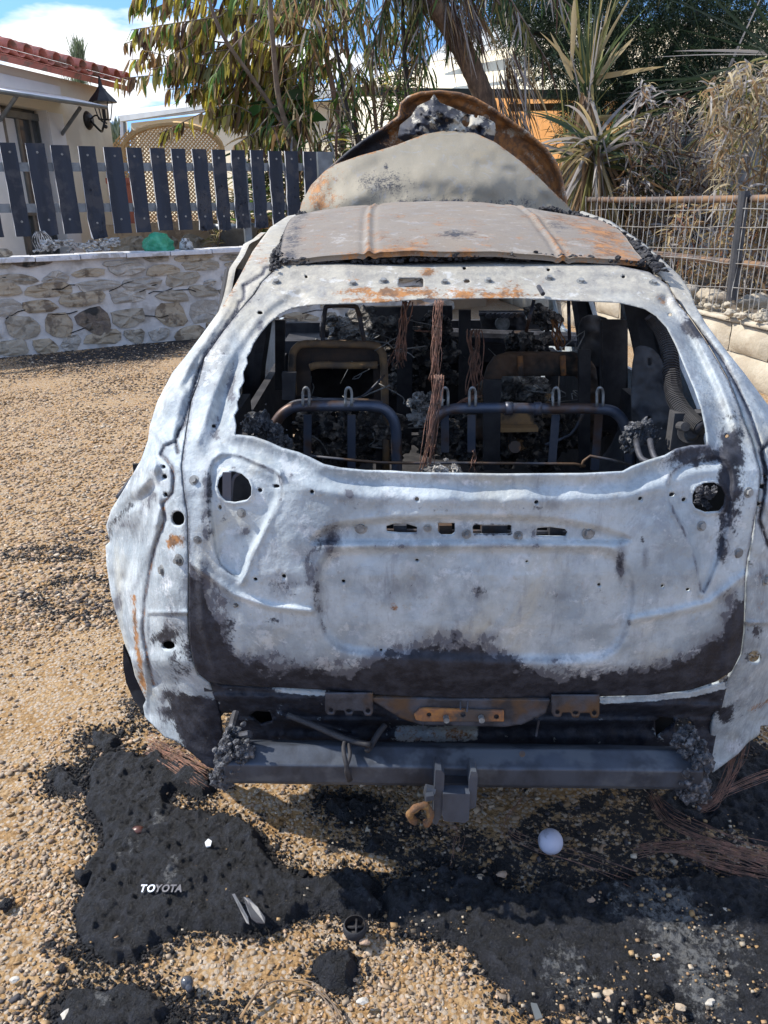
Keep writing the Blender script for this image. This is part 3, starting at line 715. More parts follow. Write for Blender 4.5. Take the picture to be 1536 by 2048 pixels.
for x, y, r in ((553,565,7),(706,568,7),(767,563,8),(890,565,6.5),(977,562,6.5),(1099,557,7),(1162,563,7),(1307,566,7),(722,1055,11),(855,1056,7),(1177,1066,11),(388,960,8),(395,1080,7),(483,1026,8),(1403,1052,8),(1497,985,8),(1476,1106,8),(472,1210,4)):
    bolt(x, y, r)
for x, y in ((933,1068),(1036,1071)): bolt(x, y, 8, stud=.014)
m = MB(); a = P(1077, 573, 2.10); m.tube([a, P(1086, 588, 2.06)], .006, 7); m.build('fastener', M_DARK, gate)
# inner skin behind the tailgate slots, painted black for the shade inside
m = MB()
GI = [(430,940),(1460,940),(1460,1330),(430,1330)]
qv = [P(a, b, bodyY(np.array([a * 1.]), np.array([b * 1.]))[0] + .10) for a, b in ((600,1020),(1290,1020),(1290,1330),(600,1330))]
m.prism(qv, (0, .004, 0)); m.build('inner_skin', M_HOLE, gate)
m = MB()
for x in (800, 890, 975, 1000, 1110): m.box(P(x, 1058, 1.66), (.03, .03, .03)); 
m.tube([P(770,1062,1.665), P(1140,1066,1.665)], .006, 6); m.build('latch_linkage', M_DARK, gate)
# folded metal seen through the left lamp hole, fused bulb holder in the right one
m = MB(); m.prism([P(445,945,1.68), P(462,945,1.68), P(462,1006,1.68), P(445,1006,1.68)], (0, .004, 0))
m.tube(smooth_line([P(480,945,1.70), P(466,960,1.70), P(462,1008,1.70)]), .004, 6)
m.build('lamp_bracket', M_BURN, gate)
m = MB()
for i in range(16): m.ico(P(1395 + rnd.random() * 34, 975 + rnd.random() * 40, 1.72 + rnd.random() * .03), .004 + rnd.random() * .008, 2, .9, i)
stuff(m.build('melted_lamp', M_ASH2 if 'M_ASH2' in globals() else M_DARK, gate, False))

# ---- left rear quarter
LQ = [(608,426),(597,442),(578,470),(562,500),(549,526),(542,548),(522,566),(508,588),(479,622),(444,666),(408,717),(396,764),(381,803),(371,864),(366,898),(362,932),(366,979),(374,1030),(375,1091),(376,1125),(376,1192),(375,1236),(378,1287),(384,1321),(395,1350),(417,1366),(430,1390),(440,1430),(446,1480),(440,1540),(415,1534),(385,1508),(352,1482),(330,1475),(305,1450),(290,1435),(286,1412),(292,1400),(270,1352),(262,1318),(250,1290),(236,1240),(222,1190),(213,1130),(211,1092),(220,1084),(212,1052),(222,1020),(250,975),(282,920),(296,880),(300,850),(315,802),(345,745),(372,712),(402,672),(448,608),(478,555),(505,503),(540,455),(575,432)]
GLX = [(426, 608), (440, 600), (470, 578), (500, 562), (530, 546), (565, 522), (588, 508), (622, 479), (666, 444), (717, 408), (764, 396), (803, 381), (864, 371), (932, 362), (1030, 374), (1125, 376), (1236, 375), (1321, 384), (1366, 417), (1430, 440), (1560, 446)]
def lqY(px, py):
    e = np.interp(py, [a for a, b in GLX], [b for a, b in GLX]); d = np.clip(e - px, 0, 400)
    k = np.interp(py, [430, 560, 700, 850, 1000, 1300, 1500], [.10, .16, .30, .34, .42, .42, .2])
    return np.interp(py, PY, PYV) + .09 + .014 + k * (d / 150) ** 1.7
SEAM1 = [(547,532),(530,536),(526,548),(503,562),(487,572),(488,584),(487,598),(478,606),(474,622),(440,668),(412,706),(408,716),(398,742),(384,790),(368,850),(358,862),(352,880),(356,905)]
SEAM2 = [(352,884),(330,892),(322,910),(332,918),(344,935),(348,955),(346,985),(326,1008),(330,1040),(312,1090),(298,1150),(290,1200),(286,1260),(298,1330),(308,1370)]
def lqD(px, py):
    D = groove(px, py, SEAM1, 3.5, -.012) + groove(px, py, SEAM2, 3.5, -.014)
    D = D - groove(px, py, [(398,742),(376,800),(358,870)], 10, .018)
    D = D + groove(px, py, [(470,600),(420,668),(372,740),(330,820)], 9, .010) - groove(px, py, [(486,575),(450,640),(395,720),(372,770)], 7, .008)
    # collapsed wheel side: folds running up from the lower corner
    for ln, w, d in (([(262,1180),(300,1090),(322,1020)], 8, .014), ([(250,1160),(275,1080),(290,1010)], 8, -.012), ([(243,1140),(255,1080),(262,1020),(300,940)], 10, .013), ([(215,1052),(240,1020),(280,1000),(308,975)], 10, -.02), ([(222,1040),(262,985),(300,955),(312,930)], 10, .016), ([(300,860),(306,910),(318,1000),(312,1050)], 6, .016), ([(300,850),(330,890)], 6, .012), ([(270,1190),(282,1300),(295,1380)], 6, .01), ([(226,1150),(245,1230),(262,1300)], 7, -.01)):
        D = D + groove(px, py, ln, w, d)
    D = D - .035 * np.exp(-(((px - 240) / 45) ** 2 + ((py - 1075) / 30) ** 2)) + .02 * np.exp(-(((px - 262) / 40) ** 2 + ((py - 1030) / 30) ** 2))
    D = D - .012 * ss(1222, 1232, py) * ss(292, 300, px) + .008 * np.exp(-((py - 1226) / 4) ** 2) * ss(290, 300, px)
    D = D - .014 * np.exp(-(((px - 340) / 34) ** 2 + ((py - 1290) / 26) ** 2)) + dents(px, py, 60, .010, 21) + dents(px, py, 22, .0025, 22)
    return D
lqf = lambda x, y: lqY(x, y) - lqD(x, y)
def lqmask(px, py):
    n = fbm(px / 22, py / 22, 0, 71, 4) - .5
    def blot(x, y, rx, ry, s=1.0): return s * np.exp(-(((px - x) / rx) ** 2 + ((py - y) / ry) ** 2) + n * 1.5)
    so_ = ss(1375, 1400, py + n * 40 - (px - 380) * .2) * ss(310, 345, px + n * 30 - (py - 1400) * .35)
    for b in ((340,1275,38,26,.95),(352,1320,26,50,.6),(377,1300,20,60,.6),(330,1400,12,60,.5)): so_ = np.maximum(so_, blot(*b))
    so_ = np.maximum(so_, .6 * np.exp(-(dist(px, py, SEAM1) / 3.0) ** 2)); so_ = np.maximum(so_, .35 * np.exp(-(dist(px, py, SEAM1[9:]) / 12) ** 2))
    so_ = np.maximum(so_, .62 * np.exp(-(dist(px, py, [(218, 1080), (222, 1050), (262, 1010)]) / 9) ** 2))
    ru = np.maximum(blot(345,1085,28,22,.8), .42 * (1 + 2 * n) * np.exp(-(dist(px, py, SEAM2[3:]) / 4) ** 2))
    ru = np.maximum(ru, .62 * (1 + 1.6 * n) * np.exp(-(dist(px, py, [(266,1195),(272,1270),(284,1360),(290,1395)]) / 8) ** 2))
    ru = np.maximum(ru, blot(520, 500, 34, 60, .5)); ru = np.maximum(ru, .5 * np.exp(-(dist(px, py, [(508,500),(472,560),(448,610)]) / 10) ** 2)); ru = np.maximum(ru, blot(590,440,14,14,.6))
    ash = blot(330, 1170, 30, 40, .6)
    ash = np.maximum(ash, blot(350, 1490, 40, 30, .3))
    ash = np.maximum(ash, .5 * np.exp(-(dist(px, py, LQ, True) / 10) ** 2) * ss(1250, 1100, py) * ss(760, 820, py))
    sg = np.zeros_like(px) + np.clip(.33 + .45 * n, 0, 1)
    for b in ((300,1000,30,60,.5),(250,1040,40,26,.6),(330,1400,40,50,.8),(345,1250,30,60,.7),(330,900,14,40,.5),(425,720,20,90,.5),(370,840,20,50,.6),(500,560,26,40,.4),(235,1200,20,80,.5),(310,1460,40,30,.5)): sg = np.maximum(sg, blot(*b))
    sg = np.maximum(sg, .8 * np.exp(-(dist(px, py, SEAM1) / 6) ** 2)); sg = np.maximum(sg, .7 * np.exp(-(dist(px, py, SEAM2) / 7) ** 2))
    return vrt(so_, ru, ash, np.clip(sg, 0, 1))
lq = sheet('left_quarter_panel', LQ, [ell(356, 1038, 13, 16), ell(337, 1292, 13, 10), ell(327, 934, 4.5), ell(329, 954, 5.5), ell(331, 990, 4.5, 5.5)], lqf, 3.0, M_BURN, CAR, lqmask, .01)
bolt(324, 1140, 9, lq, lqf); bolt(358, 1120, 10, lq, lqf, .008)

# ---- right rear quarter
RQ = [(1140,430),(1165,422),(1222,442),(1290,488),(1330,524),(1360,552),(1380,582),(1390,610),(1412,648),(1450,698),(1490,748),(1536,810),(1580,880),(1618,960),(1640,1040),(1648,1120),(1640,1220),(1620,1310),(1590,1400),(1550,1450),(1521,1452),(1519,1470),(1495,1486),(1476,1508),(1425,1546),(1418,1492),(1425,1440),(1440,1390),(1464,1344),(1483,1308),(1489,1262),(1491,1200),(1493,1150),(1497,1117),(1509,1054),(1515,1015),(1521,976),(1523,949),(1515,918),(1505,879),(1492,850),(1475,800),(1458,758),(1435,716),(1414,681),(1383,636),(1354,600),(1337,568),(1310,545),(1296,528),(1262,492),(1232,468),(1180,440)]
GRX = [(430, 1150), (468, 1235), (492, 1262), (528, 1296), (568, 1337), (600, 1354), (636, 1383), (681, 1414), (716, 1435), (758, 1458), (800, 1475), (850, 1492), (879, 1505), (918, 1515), (949, 1523), (1015, 1515), (1117, 1497), (1200, 1491), (1308, 1483), (1344, 1464), (1440, 1425), (1546, 1418)]
def rqY(px, py):
    e = np.interp(py, [a for a, b in GRX], [b for a, b in GRX]); d = np.clip(px - e, 0, 400)
    k = np.interp(py, [430, 560, 700, 850, 1000, 1300, 1500], [.10, .16, .30, .34, .36, .36, .2])
    return np.interp(py, PY, PYV) + .10 + .014 + k * (d / 150) ** 1.7
RS1 = [(1300,545),(1345,590),(1372,630),(1405,668),(1440,712),(1470,765),(1500,830),(1524,905),(1530,960)]
RS2 = [(1540,880),(1520,905),(1532,940),(1528,990),(1518,1040),(1536,1090),(1560,1120)]
def rqD(px, py):
    D = groove(px, py, RS1, 4, -.012) + groove(px, py, RS2, 3.5, -.014) + groove(px, py, [(1400,640),(1450,705),(1500,780),(1550,870)], 8, .010)
    D = D + groove(px, py, [(1530,1000),(1560,1080),(1600,1180)], 8, .012) + .008 * np.exp(-((py - 1246) / 4) ** 2) * ss(1490, 1500, px) - .012 * ss(1244, 1252, py)
    D = D - .012 * np.exp(-(((px - 1504) / 30) ** 2 + ((py - 1316) / 26) ** 2))
    return D + dents(px, py, 60, .009, 31) + dents(px, py, 22, .0025, 32)
rqf = lambda x, y: rqY(x, y) - rqD(x, y)
def rqmask(px, py):
    n = fbm(px / 22, py / 22, 0, 81, 4) - .5
    def blot(x, y, rx, ry, s=1.0): return s * np.exp(-(((px - x) / rx) ** 2 + ((py - y) / ry) ** 2) + n * 1.5)
    so_ = np.zeros_like(px)
    for b in ((1504,1316,18,14,.8),(1450,1425,34,22,.85),(1515,1265,16,22,.5),(1425,1400,20,30,.9),(1500,1120,10,18,.6)): so_ = np.maximum(so_, blot(*b))
    so_ = np.maximum(so_, .55 * np.exp(-(dist(px, py, RS1) / 3.0) ** 2)); so_ = np.maximum(so_, .7 * np.exp(-(dist(px, py, RS2) / 4) ** 2))
    ru = np.maximum(.5 * np.exp(-(dist(px, py, [(1500,1420),(1540,1400),(1560,1380)]) / 8) ** 2), blot(1520, 1190, 14, 50, .35))
    sg = np.clip(.34 + .45 * n, 0, 1); sg = np.maximum(sg, .8 * np.exp(-(dist(px, py, RS1) / 7) ** 2)); sg = np.maximum(sg, .8 * np.exp(-(dist(px, py, RS2) / 8) ** 2)); sg = np.maximum(sg, blot(1520,1170,30,60,.5))
    return vrt(so_, ru, blot(1470, 1500, 50, 40, .45), sg)
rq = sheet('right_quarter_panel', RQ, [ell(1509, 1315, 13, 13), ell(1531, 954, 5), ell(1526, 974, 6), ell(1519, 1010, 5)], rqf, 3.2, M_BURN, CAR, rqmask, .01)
bolt(1531, 1160, 9, rq, rqf)

# ---- roof
nl, nw = 70, 190
LE0, LE1 = P(558, 524, 2.30), P(606, 430, 3.80); RE0, RE1 = P(1292, 527, 2.30), P(1150, 434, 3.80)
vv, aa = [], []
for j in range(nl + 1):
    v = j / nl
    for i in range(nw + 1):
        u = i / nw
        a = LE0 * (1 - v) + LE1 * v + np.array([-.02, 0, .035]) * math.sin(math.pi * v); b = RE0 * (1 - v) + RE1 * v + np.array([.02, 0, .035]) * math.sin(math.pi * v)
        p = a * (1 - u) + b * u
        c = 1 - (2 * u - 1) ** 2
        p = p + np.array([0, -.05 * c * (1 - v) , .030 * c * (1 - v) + .062 * c * v])
        for ur in (.245, .765):
            du = abs(u - (ur + (.02 if ur < .5 else -.02) * v))
            p[2] += .005 * math.exp(-(du / .006) ** 2) - .004 * math.exp(-((du - .016) / .008) ** 2)
        vv.append(p)
vv = np.array(vv)
vv[:, 2] += (fbm(vv[:, 0] * 4, vv[:, 1] * 4, 0, 5, 3) - .5) * .02
uu = np.tile(np.arange(nw + 1) / nw, nl + 1); v_ = np.repeat(np.arange(nl + 1) / nl, nw + 1)
n_ = fbm(uu * 18, v_ * 14, 0, 91, 4) - .5
rib = np.exp(-(np.abs(uu - (.245 + .02 * v_)) / .006) ** 2) + np.exp(-(np.abs(uu - (.765 - .02 * v_)) / .006) ** 2)
ru = np.clip(.24 + n_ * .8 + .26 * rib + .30 * np.exp(-((uu - .93) / .1) ** 2) + .3 * np.exp(-(v_ / .05) ** 2) * ss(.5, .3, np.abs(uu - .35) * 2), 0, 1)
so_ = np.clip(.16 + .25 * n_ + .35 * np.exp(-((uu - .03) / .03) ** 2) + .3 * np.exp(-(((uu - .80) / .06) ** 2 + ((v_ - .33) / .12) ** 2)) + .45 * np.exp(-(((uu - .49) / .05) ** 2 + ((v_ - .15) / .05) ** 2)), 0, 1)
ash = .85 * np.clip(.3 * np.exp(-((v_ - .97) / .05) ** 2) + .42 * np.exp(-(((uu - .16) / .1) ** 2 + ((v_ - .2) / .3) ** 2)) + .45 * np.exp(-(((uu - .5) / .14) ** 2 + ((v_ - .2) / .14) ** 2)) + .3 * np.exp(-(((uu - .7) / .14) ** 2 + ((v_ - .1) / .1) ** 2)), 0, 1)
idr = np.arange((nl + 1) * (nw + 1)).reshape(nl + 1, nw + 1)
qr = np.stack([idr[:-1, :-1].ravel(), idr[:-1, 1:].ravel(), idr[1:, 1:].ravel(), idr[1:, :-1].ravel()], 1)
rim = np.concatenate([idr[0], idr[1:, -1], idr[-1, ::-1][1:], idr[::-1, 0][1:-1]])
bk = vv[rim] + np.array([0, 0, -.014]); k0 = len(vv)
ix = np.arange(len(rim)); rq_ = np.stack([rim, rim[(ix + 1) % len(rim)], k0 + (ix + 1) % len(rim), k0 + ix], 1)
roof = raw('roof_panel', np.vstack([vv, bk]), [qr, rq_], M_ROOF, CAR, True, {'mask': np.concatenate([vrt(so_, ru, ash), vrt(so_, ru, ash)[rim]])})
# header under the roof edge, dark gap
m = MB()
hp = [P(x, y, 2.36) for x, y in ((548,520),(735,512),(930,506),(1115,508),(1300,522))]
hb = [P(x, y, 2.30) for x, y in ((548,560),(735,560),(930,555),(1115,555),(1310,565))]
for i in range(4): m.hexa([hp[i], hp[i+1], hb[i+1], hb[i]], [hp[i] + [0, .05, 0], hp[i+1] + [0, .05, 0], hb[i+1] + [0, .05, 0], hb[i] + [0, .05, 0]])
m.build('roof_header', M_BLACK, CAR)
def clumps(name, line, n, r, spread, mat, parent, seed=1, sub=1):
    g = random.Random(seed); m = MB(); L = [V(p) for p in line]
    for i in range(n):
        t = g.random() * (len(L) - 1); k = int(t); p = L[k] * (1 - t + k) + L[k + 1] * (t - k)
        p = p + np.array([g.gauss(0, spread[0]), g.gauss(0, spread[1]), g.gauss(0, spread[2])])
        m.ico(p, r * g.uniform(.4, 1.8), sub, .8, seed * 37 + i, (g.uniform(.6, 1.5), g.uniform(.6, 1.5), g.uniform(.5, 1)))
    return m.build(name, mat, parent)
stuff(clumps('charred_trim', [P(552,536,2.29), P(557,510,2.40), P(566,488,2.72), P(582,460,3.05), P(598,436,3.6), P(606,427,3.8)], 330, .0065, (.006, .03, .004), M_BLACK, CAR, 3))
stuff(clumps('charred_trim', [P(1308,538,2.3), P(1290,512,2.45), P(1262,488,2.75), P(1230,466,3.05), P(1190,446,3.4), P(1140,428,3.8), P(1085,418,3.85)], 520, .0075, (.007, .03, .005), M_BLACK, CAR, 4))
stuff(clumps('charred_trim', [P(565,521,2.3), P(735,521,2.28), P(930,513,2.26), P(1115,513,2.28), P(1290,528,2.3)], 260, .005, (.004, .006, .004), M_BLACK, CAR, 5))
stuff(clumps('charred_trim', [P(902,490,2.62), P(935,493,2.60)], 26, .014, (.012, .02, .006), M_BLACK, CAR, 6))
m = MB(); a = P(643,485,2.62); m.box(a, (.035, .02, .012)); m.build('charred_scrap', M_BLACK, CAR)

# ---- hood: outer skin folded up, rusty inner frame behind it
HO = [(598,428),(603,405),(622,370),(650,342),(672,328),(720,311),(760,300),(792,290),(850,268),(885,262),(915,262),(950,266),(990,284),(1020,306),(1045,325),(1075,352),(1105,382),(1130,405),(1150,428),(1130,470),(900,470),(640,470)]
def hoY(px, py):
    t = (430 - py) / 170
    return 3.95 + .55 * t + .28 * ((px - 870) / 270) ** 2 * (1 - .3 * t) - .10 * np.sin(np.clip(t, 0, 1) * 3.14) + dents(px, py, 70, .03, 51) + dents(px, py, 20, .004, 52) - groove(px, py, [(680,410),(760,360),(880,350),(980,370)], 26, .045) - groove(px, py, [(960,330),(1030,345),(1090,400)], 10, -.02) - groove(px, py, [(620,420),(650,360),(720,320)], 20, .03)
def homask(px, py):
    n = fbm(px / 40, py / 40, 0, 95, 4) - .5
    def blot(x, y, rx, ry, s=1.0): return s * np.exp(-(((px - x) / rx) ** 2 + ((py - y) / ry) ** 2) + n * 1.8)
    so_ = np.maximum(blot(770,370,70,40,.5), blot(900,408,200,16,.62)); so_ = np.maximum(so_, blot(772,335,6,10,.9))
    ru = np.maximum(blot(640,390,60,60,.5), .55 * np.exp(-(dist(px, py, HO[:19]) / 5) ** 2)); ru = np.maximum(ru, blot(670, 350, 40, 24, .4))
    return vrt(so_, ru, blot(940, 320, 120, 40, .16))
hood = sheet('hood', HO, [], hoY, 4.0, M_HOOD, CAR, homask, .012)
HF = [(640,350),(672,322),(700,298),(730,276),(768,252),(795,232),(800,206),(815,192),(840,183),(880,180),(918,184),(950,194),(985,214),(1020,238),(1058,264),(1092,294),(1112,320),(1124,350),(1132,385),(1136,415),(1100,415),(1000,380),(800,380),(680,380)]
def hfD(px, py):
    e = sdp(px, py, HF)
    return .05 * np.exp(-((e - 4) / 6) ** 2) - .05 * ss(8, 22, e) + groove(px, py, [(800,240),(840,215),(900,200),(960,225),(1000,250)], 7, .035) + groove(px, py, [(1050,300),(1090,350),(1110,410)], 9, .03) + dents(px, py, 30, .01, 5)
def hfmask(px, py):
    n = fbm(px / 24, py / 24, 0, 99, 4) - .5
    def blot(x, y, rx, ry, s=1.0): return s * np.exp(-(((px - x) / rx) ** 2 + ((py - y) / ry) ** 2) + n * 1.8)
    so_ = np.maximum(.45 + n * 1.1, .7 * np.exp(-((sdp(px, py, HF) - 3) / 5) ** 2)) * ss(1200, 900, px + (400 - py)) + blot(720, 300, 60, 30, .7) + blot(1050, 320, 26, 30, .5) + blot(1005, 225, 40, 14, .6)
    so_ = so_ * (1 - .75 * ss(960, 1040, px) * ss(-2, 8, sdp(px, py, HF)))
    return vrt(np.clip(so_, 0, 1) * .9, .80 + n * .9, np.zeros_like(px))
frame = sheet('hood_frame', HF, [ell(972, 240, 9, 13), ell(870, 245, 3)], lambda x, y: 4.72 - .25 * (y - 300) / 120 * 0 - hfD(x, y), 4.0, M_BURN, CAR, hfmask, .03)
LU = [(795,275),(800,250),(822,232),(835,212),(860,200),(868,188),(880,205),(905,215),(935,228),(965,232),(990,245),(992,262),(985,290),(900,290),(820,290)]
def luD(px, py): return .10 * ss(0, 22, sdp(px, py, LU)) * (.4 + 1.2 * fbm(px / 13, py / 13, 0, 3, 3)) - .10 * np.exp(-(((px - 932) / 9) ** 2 + ((py - 243) / 11) ** 2))
def lumask(px, py):
    n = fbm(px / 12, py / 12, 0, 101, 4) - .5
    so_ = np.clip(.60 + 1.9 * n + .5 * ss(840, 805, px) + .4 * np.exp(-(((px - 880) / 50) ** 2 + ((py - 222) / 8) ** 2)), 0, 1); return vrt(so_, so_ * 0 + .1, .25 + n)
lump = sheet('hood_latch_plate', LU, [ell(932, 243, 8, 11), ell(952, 232, 4), ell(894, 240, 4)], lambda x, y: 4.62 - luD(x, y), 2.4, M_BURN, frame, lumask, .02)

# ---- rear valance below the tailgate
VA = [(395,1340),(440,1372),(650,1384),(900,1400),(1200,1396),(1380,1384),(1440,1366),(1470,1345),(1452,1380),(1440,1430),(1428,1492),(1420,1540),(1300,1545),(700,1535),(440,1540),(446,1480),(438,1420),(425,1385)]
def vaD(px, py):
    D = .015 * np.exp(-((py - 1402 - .02 * (px - 900)) / 7) ** 2) - .02 * ss(1415, 1435, py) * ss(1480, 1455, py) + .012 * np.exp(-((py - 1440) / 5) ** 2)
    D = D - .03 * ss(700, 780, px) * ss(1140, 1050, px) * ss(1440, 1452, py) + dents(px, py, 40, .010, 43) + dents(px, py, 14, .004, 44)
    return D + groove(px, py, [(560,1430),(640,1455),(720,1480)], 6, .02) + groove(px, py, [(700,1400),(760,1425),(840,1450),(1010,1452),(1100,1410)], 6, .015)
vaf = lambda x, y: bodyY(x, y) + .055 - vaD(x, y)
def vamask(px, py):
    n = fbm(px / 20, py / 20, 0, 111, 4) - .5
    def box_(x0, x1, y0, y1, f=6): return ss(x0 - f, x0 + f, px) * ss(x1 + f, x1 - f, px) * ss(y0 - f, y0 + f, py + n * 8) * ss(y1 + f, y1 - f, py + n * 8)
    band = np.maximum(ss(9, 2, np.abs(py - (1383 + (px - 600) * .06))) * ss(530, 570, px) * ss(654, 648, px), ss(9, 4, np.abs(py - np.interp(px, [1180, 1300, 1380, 1470], [1402, 1396, 1388, 1366]))) * ss(1196, 1206, px))
    tan = box_(790, 955, 1452, 1482, 8)
    so_ = 1 - np.clip(band + tan, 0, 1)
    so_ = np.clip(so_ - .35 * ss(.12, .3, n), 0, 1)
    return vrt(so_, tan * .42, band * .4)
VAH = [[(440,1436),(448,1426),(466,1426),(474,1440),(474,1482),(442,1482)], [(498,1432),(512,1422),(540,1424),(546,1444),(520,1450)], [(1310,1442),(1320,1434),(1348,1436),(1350,1448),(1312,1478)], [(1350,1452),(1356,1436),(1376,1436),(1388,1452),(1380,1474),(1352,1478)], ell(1471, 1420, 9, 6), ell(700, 1467, 4), ell(390, 1420, 4)]
va = sheet('rear_valance', VA, VAH, vaf, 3.4, M_BURN, CAR, vamask, .01)
def plate(name, outline, holes, Y, mat, parent, th=.004, step=3.0, D=None):
    return sheet(name, outline, holes, (lambda x, y: Y + 0 * x) if D is None else D, step, mat, parent, lambda x, y: vrt(0 * x + 1, 0 * x, 0 * x) if mat is M_BURN else vrt(0 * x, 0 * x, 0 * x), th)
for x0 in (650, 1103):
    y0 = 1386 if x0 < 900 else 1390
    ol = [(x0,y0),(x0+96,y0),(x0+96,y0+38),(x0+92,y0+46),(x0+80,y0+46),(x0+76,y0+36),(x0+58,y0+36),(x0+54,y0+45),(x0+42,y0+45),(x0+38,y0+35),(x0+22,y0+35),(x0+18,y0+44),(x0+6,y0+44),(x0,y0+36)]
    plate('hinge_plate', ol, [ell(x0+12, y0+35, 4.5), ell(x0+48, y0+36, 6, 4), ell(x0+86, y0+36, 5)], 1.645, M_DARK, CAR)
lc = plate('latch_cover', [(735,1396),(1100,1400),(1092,1425),(1060,1446),(1010,1454),(840,1450),(800,1436),(745,1402)], [[(1040,1450),(1064,1440),(1072,1434),(1066,1448)]], 1.648, M_DARK, CAR, .02)
rp = plate('rusty_latch_plate', [(828,1430),(840,1418),(850,1417),(1008,1422),(1008,1443),(845,1443),(832,1440)], [ell(858, 1430, 5), ell(926, 1430, 5.5), ell(993, 1434, 5.5)], 1.640, M_RUST, CAR, .006, 2.2)
for x in (892, 962):
    m = MB(); a = P(x, 1434, 1.637); m.disc(a, (0, -1, .1), .008, .018, 8); m.build('stud', M_BOLT, rp)
m = MB(); m.tube([P(921,1403,1.645), P(921,1420,1.63)], .0025, 5); m.tube([P(936,1403,1.645), P(934,1424,1.63)], .0025, 5); m.tube([P(846,1444,1.64), P(846,1462,1.645)], .0015, 4); m.tube([P(1078,1440,1.645), P(1072,1472,1.65)], .003, 5); stuff(m.build('stray_wires', M_DARK, CAR))
m = MB()
for pts in ([(575,1430),(630,1452),(690,1478),(740,1490)], [(770,1450),(755,1470),(742,1492),(735,1500)]): m.tube(smooth_line([P(x, y, 1.665 - .03 * i) for i, (x, y) in enumerate(pts)], 5), .008, 7)
m.build('scorched_harness', M_BLACK, CAR, True)

M_CRUSTY = pm('crusted_char', (.022, .023, .028), (.07, .078, .095), 40, .6, .2, bump=1, bd=.006, c3=(.18, .18, .19), sc3=60)
# ---- tow beam, its ends, bracket and ring
BL0, BR0 = P(450, 1484, 1.62), P(1405, 1500, 1.62)
m = MB()
sec = [(1.625, 1484), (1.605, 1488), (1.555, 1524), (1.548, 1530), (1.556, 1562), (1.575, 1566)]
nb = 40; vb = []
for i in range(nb + 1):
    t = i / nb; px = 448 + 958 * t
    for (Y, py) in sec: vb.append(P(px, py + 14 * t, Y + .012 * math.sin(t * 3.1)))
    vb.append(P(px, 1556 + 14 * t, 1.70)); vb.append(P(px, 1478 + 14 * t, 1.70))
k = 8; fb = [(i * k + j, i * k + (j + 1) % k, (i + 1) * k + (j + 1) % k, (i + 1) * k + j) for i in range(nb) for j in range(k)] + [tuple(range(k))[::-1], tuple(nb * k + j for j in range(k))]
vb = np.array(vb); vb[:, 2] += (fbm(vb[:, 0] * 8, vb[:, 1] * 8, 0, 3, 2) - .5) * .006
beam = raw('tow_beam', vb, fb, M_BEAM, CAR, False)
bm = beam.modifiers.new('bevel', 'BEVEL'); bm.width = .004; bm.segments = 2
bfn = lambda x, y: 1.552 + 0 * x
m = MB(); m.disc(P(1044,1508,1.575), (0, -.7, .7), .008, .004, 8); m.build('bolt', M_DARK, beam)
def crusty(name, pts, rr, seed, parent):
    m = MB(); g = random.Random(seed)
    for (x, y, Y, r) in pts: m.ico(P(x, y, Y), r, 3, .6, seed + x, (1, .8, 1.2))
    for i in range(rr * 6):
        x, y, Y, r = g.choice(pts); m.ico(P(x + g.gauss(0, 12), y + g.gauss(0, 14), Y - r * g.uniform(.3, .9)), r * (g.random() ** 2 * .3 + .06), 1, .6, i)
    return stuff(m.build(name, M_CRUSTY, parent, False))
crusty('beam_end_bracket', [(466,1470,1.62,.022),(458,1498,1.59,.030),(452,1530,1.585,.034),(488,1504,1.575,.026),(445,1556,1.59,.025),(474,1535,1.57,.022)], 16, 2, beam)
crusty('beam_end_bracket', [(1376,1470,1.63,.022),(1384,1500,1.60,.032),(1392,1530,1.585,.036),(1388,1562,1.58,.036),(1376,1585,1.58,.025),(1400,1590,1.59,.020),(1360,1478,1.61,.02)], 16, 8, beam)
m = MB(); m.tube([P(472,1426,1.69), P(462,1462,1.63)], .011, 8); m.tube([P(466,1474,1.62), P(500,1468,1.60)], .010, 8); m.build('beam_mount', M_DARK, beam)
m = MB(); m.tube([P(1352,1480,1.63), P(1376,1462,1.65)], .010, 8); m.build('beam_mount', M_DARK, beam)
m = MB(); m.tube(smooth_line([P(690,1482,1.60), P(687,1500,1.565), P(693,1530,1.535), P(701,1560,1.54)], 4), .006, 6); m.tube(smooth_line([P(696,1484,1.60), P(700,1512,1.55), P(692,1540,1.535), P(698,1562,1.545)], 4), .005, 6); m.build('hanging_cable', M_BLACK, beam, True)
HI = empty('x', (0, 0, 0)); bpy.data.objects.remove(HI)
def vplate(name, pts, Y0, th, mat, parent, dx=0.0):
    """flat plate drawn in pixels at depth Y0, thickness th backwards"""
    m = MB(); m.prism([P(x, y, Y0) for x, y in pts], (0, th, 0)); return m.build(name, mat, parent)
for x0, x1 in ((868, 889), (938, 956)):
    vplate('bracket_cheek', [(x0+3,1540),(x1-6,1541),(x1,1548),(x1-2,1620),(x0+6,1650),(x0-2,1648),(x0,1600)] if x0 < 900 else [(x0+4,1543),(x1-3,1544),(x1,1552),(x1-3,1600),(x1-4,1614),(x0,1620),(x0,1560)], 1.515, .05, M_BEAM, beam)
vplate('bracket_tongue', [(886,1588),(940,1588),(938,1640),(930,1646),(888,1642),(884,1630)], 1.505, .035, M_BEAM, beam)
vplate('bracket_web', [(888,1566),(938,1568),(938,1588),(888,1587)], 1.535, .03, M_BLACK, beam)
m = MB(); m.disc(P(866,1592,1.50), (-1, -.2, 0), .012, .02, 6); m.tube([P(850,1580,1.52), P(868,1584,1.52)], .016, 8); m.build('clamp_bolt', M_BEAM, beam)
